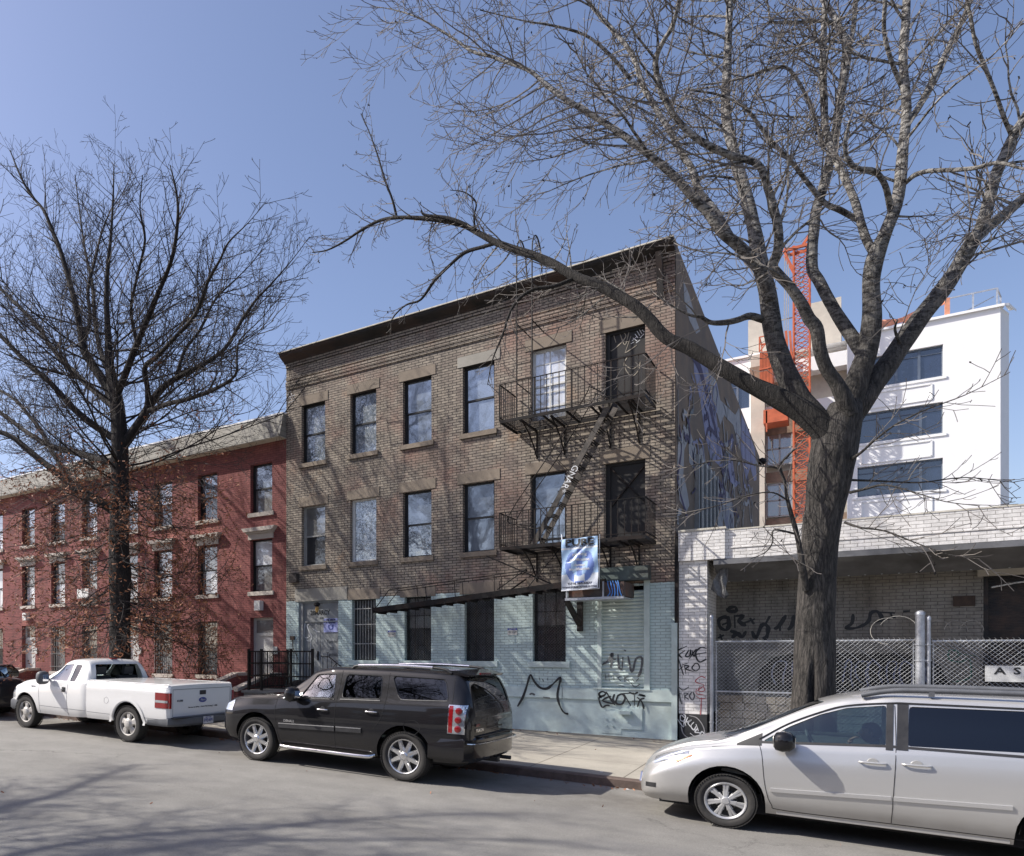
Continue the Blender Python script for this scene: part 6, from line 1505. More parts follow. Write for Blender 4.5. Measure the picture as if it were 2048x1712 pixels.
mb.build('panel_gap', M['greyplastic'], trk)
m = MB(); m.tube([(-1.243, -.86, 1.19), (-1.243, -.86, .62), (-1.243, .86, .62), (-1.243, .86, 1.19), (-1.243, -.86, 1.19)], .005, 4); m.build('tailgate_gap', M['greyplastic'], trk)
m = MB(); m.box(-1.25, -1.24, -.09, .09, 1.06, 1.15); th = m.build('tailgate_handle', M['plastic'], trk)
m = MB(); m.prism([(.115 * math.cos(a), .055 * math.sin(a)) for a in [k * math.pi / 12 for k in range(24)]], 'x', -.006, 0)
ov = m.build('oval_badge', M['ink_blue'], trk); ov.data.transform(Matrix.Translation((-1.243, -.0, .945)))
text_obj('lettering', 'Ford', .065, M['chrome'], ov, (-1.252, -.0, .945), rot=REAR, sx=1.2, shear=.3)
text_obj('lettering', 'F-150', .05, M['greyplastic'], trk, (-1.246, .66, .95), rot=REAR, sx=1.4, bold=.003)
text_obj('lettering', "Success in Safety   How's My Driving?  1-888-", .042, M['plastic'], trk, (-1.246, -.02, .80), rot=REAR, sx=1.15)
text_obj('lettering', 'TRITON', .04, M['greyplastic'], trk, (3.32, T.y_at(3.3, 1.03) + .002, 1.03), rot=LEFT, sx=1.2, bold=.002)
for sy in (1, -1):
    flank_patch(trk, B, 'tail_lamp', M['redlens'], lambda u, v: (-.86 - .37 * u, .80 + .32 * v), 8, 6, .008, sy)
    flank_patch(trk, B, 'reverse_lamp', M['clearlens'], lambda u, v: (-.87 - .35 * u, .915 + .05 * v), 8, 2, .012, sy)
    m = MB(); m.box(-1.262, -1.235, sy * .955 - .045, sy * .955 + .01, .80, 1.12) if sy > 0 else m.box(-1.262, -1.235, -.965, -.91, .80, 1.12); m.build('tail_lamp', M['redlens'], trk)
bumper(trk, -1.38, .97, .42, .62, .1, M['greyplastic'])
m = MB(); m.box(-1.36, -1.2, -.9, .9, .585, .61); m.build('bumper_step', M['plastic'], trk)
plate(trk, -1.392, -.02, .52, 'DYJ 6691')
bumper(trk, 4.42, .95, .42, .68, .1, M['greyplastic'], 'front_bumper', .5, 1)
m = MB(); m.box(4.34, 4.40, -.6, .6, .70, .92); m.build('grille', M['greyplastic'], trk)
for sy in (1, -1): flank_patch(trk, T, 'head_lamp', M['clearlens'], lambda u, v: (4.30 - .2 * u, .72 + .22 * v), 6, 4, .006, sy)
mirror_part(trk, 2.70, 1.14, 1.27, M['greyplastic'], 1, .24, .26); mirror_part(trk, 2.70, 1.14, 1.27, M['greyplastic'], -1, .24, .26)
flank_patch(trk, T, 'handle_plate', M['plastic'], lambda u, v: (2.22 - .13 * u, .96 + .11 * v), 2, 2, .006); handle(trk, 2.155, T.y_at(2.15, 1.02) + .004, 1.02, M['greyplastic'], .1)
mb = MB(); mb.box(1.60, 1.68, -.09, .09, 1.735, 1.762); mb.build('cab_brake_light', M['redlens'], trk)
m = MB()
for y in (.4, -.4): seat(m, 1.75, y, .55, .75)
m.box(2.55, 3.0, -.85, .85, .9, 1.16); m.build('seat', M['seatdark'], trk)
place(trk, -12.29, 12.42); trk.scale = (1, 1.08, 1)

# ---------------------------------------------------------------- dark sedan at the left edge
sed = empty('parked_sedan', 'black sedan cut off by the left edge, parked in front of the white pickup', 'car')
D = Shell([(-1.1, .3, .85, .93, .6, .75, .72, .6, .03), (-1.02, .26, .95, 1.02, .75, .86, .82, .7, .03), (-.8, .24, .99, 1.06, .8, .9, .86, .74, .03), (-.35, .23, 1.0, 1.10, .82, .91, .87, .74, .04), (.15, .22, 1.0, 1.34, .82, .91, .87, .66, .07), (.6, .22, .99, 1.455, .82, .91, .87, .62, .1), (1.3, .22, .97, 1.47, .82, .91, .87, .62, .1), (1.75, .22, .96, 1.36, .82, .91, .87, .64, .08), (2.3, .22, .95, 1.08, .82, .91, .86, .74, .04), (3.0, .23, .9, .98, .8, .9, .84, .72, .03), (3.5, .25, .82, .88, .74, .84, .78, .64, .03), (3.72, .3, .66, .72, .58, .68, .62, .5, .03)], step=.055)
d1 = rounded([(2.0, 1.0), (1.65, 1.28), (1.25, 1.36), (1.15, 1.02)], .03, 2); d2 = rounded([(1.08, 1.02), (1.16, 1.37), (.62, 1.35), (.25, 1.18), (.28, 1.03)], .03, 2)
car_body(sed, D, M['p_navy'], [(d1, 'g_tint'), (d2, 'g_tint')], [(rounded([(-.62, 1.08), (.62, 1.08), (.52, 1.38), (-.52, 1.38)], .05), -.5, .55, 'g_mid'), (rounded([(-.66, 1.08), (.66, 1.08), (.54, 1.39), (-.54, 1.39)], .05), 1.5, 2.4, 'g_mid')], [(0, .34, .38), (2.75, .34, .38)])
chassis(sed, -.9, 3.5, .72, .2, .45, [(0, .32), (2.75, .32)])
for x in (0, 2.75): wheel(sed, x, .80, .32, .21, 'van', 1); wheel(sed, x, -.80, .32, .21, 'van', -1)
mb = MB(); side_line(mb, D, [(2.4, .55), (0.5, .56)], .015, .04); seam(mb, D, [(2.0, .985), (.3, 1.015)], .01, lift=.004); mb.build('side_moulding', M['greyplastic'], sed)
m = MB(); m.box(-1.12, -1.08, .45, .75, .72, .84); m.box(-1.12, -1.08, -.75, -.45, .72, .84); m.build('tail_lamp', M['redlens'], sed)
m = MB()
for y in (.4, -.4): seat(m, .95, y, .5, .6)
m.box(-.1, .1, -.6, .6, .6, 1.08); m.build('seat', M['seatdark'], sed)
place(sed, -19.4, 12.3)
# ================================================================ driver in the minivan
def skin_obj(name, bones, radii, matl, parent, sub=2, root=0):
    """bones: list of (i, j); radii per vertex (rx, ry); vertices in radii keys"""
    vs = [v for v, _ in radii]; me = bpy.data.meshes.new(name); me.from_pydata(vs, bones, [])
    o = tmpobj(me); md = o.modifiers.new('skin', 'SKIN'); md.use_smooth_shade = True
    for i, (_, r) in enumerate(radii):
        r = r if isinstance(r, tuple) else (r, r); me.skin_vertices[0].data[i].radius = r
    for i in range(len(vs)): me.skin_vertices[0].data[i].use_root = (i == root)
    s = o.modifiers.new('sub', 'SUBSURF'); s.levels = sub; s.render_levels = sub
    m2 = evalmesh(o); m2.name = name; bpy.data.objects.remove(o); m2.materials.clear(); m2.materials.append(matl)
    m2.polygons.foreach_set('use_smooth', [True] * len(m2.polygons)); m2.polygons.foreach_set('material_index', [0] * len(m2.polygons))
    return linkmesh(name, m2, parent)
M['skin'] = mat('brown_skin', (.24, .13, .085), .5, 0, .12, 30., obj=True)
M['shirt'] = mat('teal_shirt', (.07, .15, .16), .9, 0, .15, 12., obj=True)
M['hair'] = mat('black_hair', (.012, .01, .01), .6, 0, .3, 60., .3, obj=True)
per = empty('person', 'person in a teal shirt at the wheel of the silver minivan, one hand raised', 'person')
# local frame: x forward, y left, z up, origin under the seat
H = Vector((.04, .02, 1.36))       # head centre
body = skin_obj('body', [(0, 1), (1, 2), (2, 3), (3, 4), (4, 5), (3, 6), (6, 7), (7, 8), (8, 9), (3, 10), (10, 11), (11, 12), (12, 13), (0, 14), (14, 15), (15, 16), (0, 17), (17, 18), (18, 19)],
    [((-.05, 0, .74), (.15, .12)), ((-.06, 0, .90), (.15, .12)), ((-.06, 0, 1.03), (.17, .12)), ((-.04, 0, 1.14), (.13, .09)), ((-.01, .01, 1.21), (.055, .055)), ((.015, .015, 1.27), (.055, .055)),
     ((-.03, .17, 1.13), (.062, .062)), ((.06, .23, .95), (.048, .048)), ((.24, .20, .98), (.036, .036)), ((.34, .17, 1.05), (.026, .026)),
     ((-.03, -.17, 1.13), (.062, .062)), ((.08, -.22, .98), (.048, .048)), ((.21, -.14, 1.13), (.036, .036)), ((.245, -.08, 1.22), (.025, .025)),
     ((.0, .10, .73), (.085, .085)), ((.40, .12, .76), (.065, .065)), ((.55, .12, .42), (.05, .05)), ((.0, -.10, .73), (.085, .085)), ((.40, -.12, .76), (.065, .065)), ((.55, -.12, .42), (.05, .05))], M['shirt'], per)
def head(parent):
    bm = bmesh.new(); bmesh.ops.create_uvsphere(bm, u_segments=32, v_segments=24, radius=1)
    for v in bm.verts:
        x, y, z = v.co; v.co = Vector((x * .098, y * .074, z * .118))
        if z < 0: v.co.y *= 1 + z * .28; v.co.x *= 1 + z * .12
        if x > 0:
            f = x
            v.co.x += f * (.028 * math.exp(-((z + .12) / .16) ** 2 - (y / .16) ** 2))           # nose
            v.co.x -= f * .012 * math.exp(-((z - .06) / .1) ** 2 - ((abs(y) - .42) / .16) ** 2)   # eye sockets
            v.co.x += f * .008 * math.exp(-((z + .45) / .06) ** 2 - (y / .3) ** 2) - f * .006 * math.exp(-((z + .52) / .03) ** 2 - (y / .3) ** 2) + f * .008 * math.exp(-((z + .60) / .06) ** 2 - (y / .28) ** 2)
            v.co.x += f * .014 * math.exp(-((z + .88) / .14) ** 2 - (y / .35) ** 2)
    bm2 = bm
    for v in bm.verts: v.co += H
    me = bpy.data.meshes.new('head'); bm.to_mesh(me); bm.free(); me.materials.append(M['skin']); me.polygons.foreach_set('use_smooth', [True] * len(me.polygons))
    o = linkmesh('head', me, parent)
    m = MB()
    for s in (1, -1):
        m.lathe([(.0, .008), (.02, .006), (.032, 0), (.02, -.008), (0, -.008)], (0, 0, 0), 'y', 12)
    e = MB(); 
    for s in (1, -1): e.tube([H + Vector((-.008, s * .072, .02)), H + Vector((-.012, s * .084, .0)), H + Vector((-.004, s * .074, -.028))], [.014, .017, .009], 8)
    e.build('ears', M['skin'], o, smooth=60)
    e = MB()
    for s in (1, -1): e.lathe([(0, -.011), (.008, -.008), (.011, 0), (.008, .008), (0, .011)], H + Vector((.079, s * .03, .008)), 'y', 12)
    e.build('eyes', M['clearlens'], o, smooth=80)
    # hair cap
    bm = bmesh.new(); bmesh.ops.create_uvsphere(bm, u_segments=28, v_segments=20, radius=1)
    kill = [v for v in bm.verts if (v.co.x > .35 and v.co.z < .42) or v.co.z < -.35 - .3 * v.co.x * -1 * 0 or (v.co.x > .1 and v.co.z < .0)]
    bmesh.ops.delete(bm, geom=kill, context='VERTS')
    for v in bm.verts:
        n_ = noise.noise(v.co * 7) * .006; v.co = Vector((v.co.x * (.106 + n_) - .004, v.co.y * (.083 + n_), v.co.z * (.13 + n_) + .004)) + H
    me = bpy.data.meshes.new('hair'); bm.to_mesh(me); bm.free(); me.materials.append(M['hair']); me.polygons.foreach_set('use_smooth', [True] * len(me.polygons))
    hm = linkmesh('hair', me, parent); sd_ = hm.modifiers.new('s', 'SOLIDIFY'); sd_.thickness = .01
    return o
head(per)
def hand(parent, wrist, fwd, up, side, curl, s=1.):
    """palm and five fingers: fwd along the palm, up = back of the hand, side = thumb side"""
    fwd, up, side = Vector(fwd).normalized(), Vector(up).normalized(), Vector(side).normalized(); w = Vector(wrist)
    rad = [(w, .022), (w + fwd * .035, (.026, .018)), (w + fwd * .07, (.030, .015))]; bones = [(0, 1), (1, 2)]
    for k, (o, L) in enumerate(((.028, .068), (.010, .076), (-.009, .070), (-.027, .055))):
        base = w + fwd * .078 + side * o; d = fwd; prev = 2; p = base; rad.append((p, .0095)); bones.append((prev, len(rad) - 1)); a = 0
        for j, f in enumerate((.45, .32, .23)):
            a += curl * (.8 + .12 * k); d = fwd * math.cos(a) - up * math.sin(a); p = p + d * L * f; rad.append((p, .0088 - .001 * j)); bones.append((len(rad) - 2, len(rad) - 1))
    b = w + fwd * .03 + side * .026; rad.append((b, .012)); bones.append((1, len(rad) - 1)); d = (side * .7 + fwd * .7 - up * .25).normalized(); rad.append((b + d * .03, .0105)); bones.append((len(rad) - 2, len(rad) - 1)); d = (side * .25 + fwd - up * .5).normalized(); rad.append((rad[-1][0] + d * .026, .009)); bones.append((len(rad) - 2, len(rad) - 1))
    return skin_obj('hand', bones, rad, M['skin'], parent, 2)
hand(per, (.335, .17, 1.05), (.9, -.1, .35), (.3, .3, .9), (0, -1, .3), .55)
hand(per, (.245, -.08, 1.215), (-.45, .35, .8), (.8, -.1, .5), (.1, 1, -.3), .45)
per.location = (1.78, 12.27, 0); per.rotation_euler = (0, 0, 0)
def sit(o, xl, yl, zl):
    # seat position given in the van's own frame
    Mx = Matrix.Translation(van.location) @ van.rotation_euler.to_matrix().to_4x4() @ Matrix.Translation((xl, yl, zl)); o.matrix_basis = Mx
sit(per, 1.58, .42, -.08)

# ================================================================ trees
def bark_mat(name, dark, light, sx=3., wh=None):
    m, nt, b = newmat(name); b.inputs['Roughness'].default_value = .9
    p = pos(nt); sp = nt.nodes.new('ShaderNodeSeparateXYZ'); nt.links.new(p, sp.inputs[0])
    f = noise_(nt, p, 22, 8, .75, (1, 1, .22)); g = noise_(nt, p, 2.2, 5, .65)
    mp = nt.nodes.new('ShaderNodeMapping'); mp.inputs['Scale'].default_value = (1, 1, .11); va = nt.nodes.new('ShaderNodeVectorMath'); va.operation = 'MULTIPLY_ADD'
    nn = N(nt, 'ShaderNodeTexNoise', Scale=4., Detail=4); nt.links.new(p, nn.inputs['Vector']); nt.links.new(nn.outputs['Color'], va.inputs[0]); va.inputs[1].default_value = (.12, .12, .3); nt.links.new(p, va.inputs[2]); nt.links.new(va.outputs[0], mp.inputs['Vector'])
    vo = N(nt, 'ShaderNodeTexVoronoi', Scale=26.); vo.feature = 'DISTANCE_TO_EDGE'; nt.links.new(mp.outputs[0], vo.inputs['Vector'])
    ridge_ = ramp(nt, vo.outputs['Distance'], [(.0, 0.), (.28, 1.)])
    f = math_(nt, 'ADD', math_(nt, 'MULTIPLY', f, .8), math_(nt, 'MULTIPLY', ridge_, .16))
    c = ramp(nt, f, [(.34, dark), (.66, light)])
    c = mixc(nt, .75, c, ramp(nt, g, [(.3, .62), (.7, 1.35)]), 'MULTIPLY')
    if wh:
        k = noise_(nt, p, 7.5, 7, .8, (1, 1, 2.6)); hz_ = ramp(nt, math_(nt, 'MULTIPLY', sp.outputs[2], .1), [(.60, .0), (.95, .95)])
        mk = math_(nt, 'MULTIPLY', ramp(nt, k, [(.46, 0.), (.54, 1.)]), hz_)
        c = mixc(nt, mk, c, wh)
    nt.links.new(c, b.inputs['Base Color']); bump(nt, b, f, 1., .04)
    return m
M['bark'] = bark_mat('furrowed_grey_bark', (.010, .009, .008), (.085, .076, .068), wh=(.34, .325, .30))
M['bark_oak'] = bark_mat('dark_oak_bark', (.010, .0085, .008), (.038, .031, .028))
M['twig'] = mat('pale_grey_twigs', (.135, .12, .108), .8, 0, .3, 3.)
M['twig_oak'] = mat('dark_oak_twigs', (.05, .04, .036), .8, 0, .3, 3.)
M['leaf'] = None
def leafm():
    m, nt, b = newmat('dead_brown_leaf'); b.inputs['Roughness'].default_value = .65
    p = pos(nt); f = noise_(nt, p, 4., 4, .7); nt.links.new(ramp(nt, f, [(.3, (.11, .042, .02)), (.5, (.27, .10, .042)), (.72, (.44, .21, .10))]), b.inputs['Base Color']); return m
M['leaf'] = leafm()
def px_path(pts, Y0, half=True):
    """traced limb: (px, py, width px, metres behind the trunk plane) -> points and radii"""
    P, Rr = [], []
    for (a, b, w, dy) in pts:
        Y = Y0 + dy; P.append(Vector(onY(a, b, Y))); Rr.append(w / 2 / CF * depth(a, Y))
    for i in range(len(P)):
        a, b = pts[max(0, i - 1)], pts[min(len(pts) - 1, i + 1)]; tx, ty = b[0] - a[0], b[1] - a[1]; L = math.hypot(tx, ty) or 1
        nx, nz = -ty / L, tx / L; dn = ((pts[i][0] - CX) * nx + (HY - pts[i][1]) * -nz) / CF
        Rr[i] /= math.sqrt(1 + dn * dn)
    q = catmull([(p.x, p.y, p.z) for p in P], 4); r = [v.x for v in catmull([(x, 0, 0) for x in Rr], 4)]
    return q, r
def limb(mb, q, r, n=12, wob=.0):
    rr = [x * (1 + wob * noise.noise(p * 2.3)) for x, p in zip(r, q)]; mb.tube(q, rr, n, True)
def randperp(t, rng):
    v = Vector((rng.gauss(0, 1), rng.gauss(0, 1), rng.gauss(0, 1))); v -= t * v.dot(t); return v.normalized() if v.length > 1e-5 else t.orthogonal()
class Grower:
    def __init__(s, seed, grav, up, bend=.18): s.g = random.Random(seed); s.thick = MB(); s.thin = MB(); s.tips = []; s.grav = grav; s.up = up; s.bend = bend; s.n = 0; s.rmin = .0046
    def branch(s, p, d, L, r, lev, maxlev, dens):
        g = s.g; nseg = max(3, int(L / (.22 if lev < 2 else .12))); nseg = min(nseg, 9); st = L / nseg; pts = [p.copy()]; q = p.copy(); dd = d.normalized()
        curl = g.uniform(-1, 1); ax = randperp(dd, g)
        for i in range(nseg):
            k = (i + 1) / nseg
            dd = (dd + randperp(dd, g) * s.bend * (1.2 if lev > 1 else .8) + ax * curl * .07 + Vector((0, 0, s.grav * (1 - 1.7 * k) + s.up * k * .6))).normalized()
            q = q + dd * st; pts.append(q.copy())
        rr = [max(s.rmin, r * (1 - .75 * i / nseg)) for i in range(nseg + 1)]
        (s.thick if r > .016 else s.thin).tube(pts, rr, 6 if r > .03 else 4 if r > .01 else 3, False); s.n += nseg
        s.tips.append((pts[-1], dd, lev))
        if lev >= maxlev: return
        cnt = max(1, int(L * dens[lev] * g.uniform(.75, 1.25)))
        for c in range(cnt):
            t = .18 + .82 * (c + g.random()) / cnt; i = min(nseg - 1, int(t * nseg)); f = t * nseg - i; b = pts[i].lerp(pts[i + 1], min(1, f)); tg = (pts[i + 1] - pts[i]).normalized()
            ang = g.uniform(.5, 1.05); nd = (tg * math.cos(ang) + randperp(tg, g) * math.sin(ang)).normalized()
            s.branch(b, nd, L * g.uniform(.3, .6) * (1.15 - .5 * t), max(.0046, r * (.42 + .1 * g.random())), lev + 1, maxlev, dens)
    def along(s, q, r, every, Lr, start=.2, lev=1, maxlev=3, dens=(2.2, 3.2, 4.5, 5), rmax=.035, bias=None, ang=(.5, 1.1)):
        g = s.g; acc = 0; tot = sum((q[i + 1] - q[i]).length for i in range(len(q) - 1)); nxt = tot * start
        for i in range(len(q) - 1):
            seg = (q[i + 1] - q[i]).length
            while acc + seg > nxt:
                f = (nxt - acc) / seg; b = q[i].lerp(q[i + 1], f); tg = (q[i + 1] - q[i]).normalized(); a = g.uniform(*ang)
                nd = tg * math.cos(a) + randperp(tg, g) * math.sin(a)
                if bias: nd = (nd + Vector(bias) * g.uniform(.2, 1)).normalized()
                frac = nxt / tot; L = g.uniform(*Lr) * (1.1 - .45 * frac)
                s.branch(b, nd, L, min(rmax, max(.008, r[i] * .45)) * g.uniform(.7, 1.1), lev, maxlev, dens)
                nxt += every * g.uniform(.6, 1.5)
            acc += seg

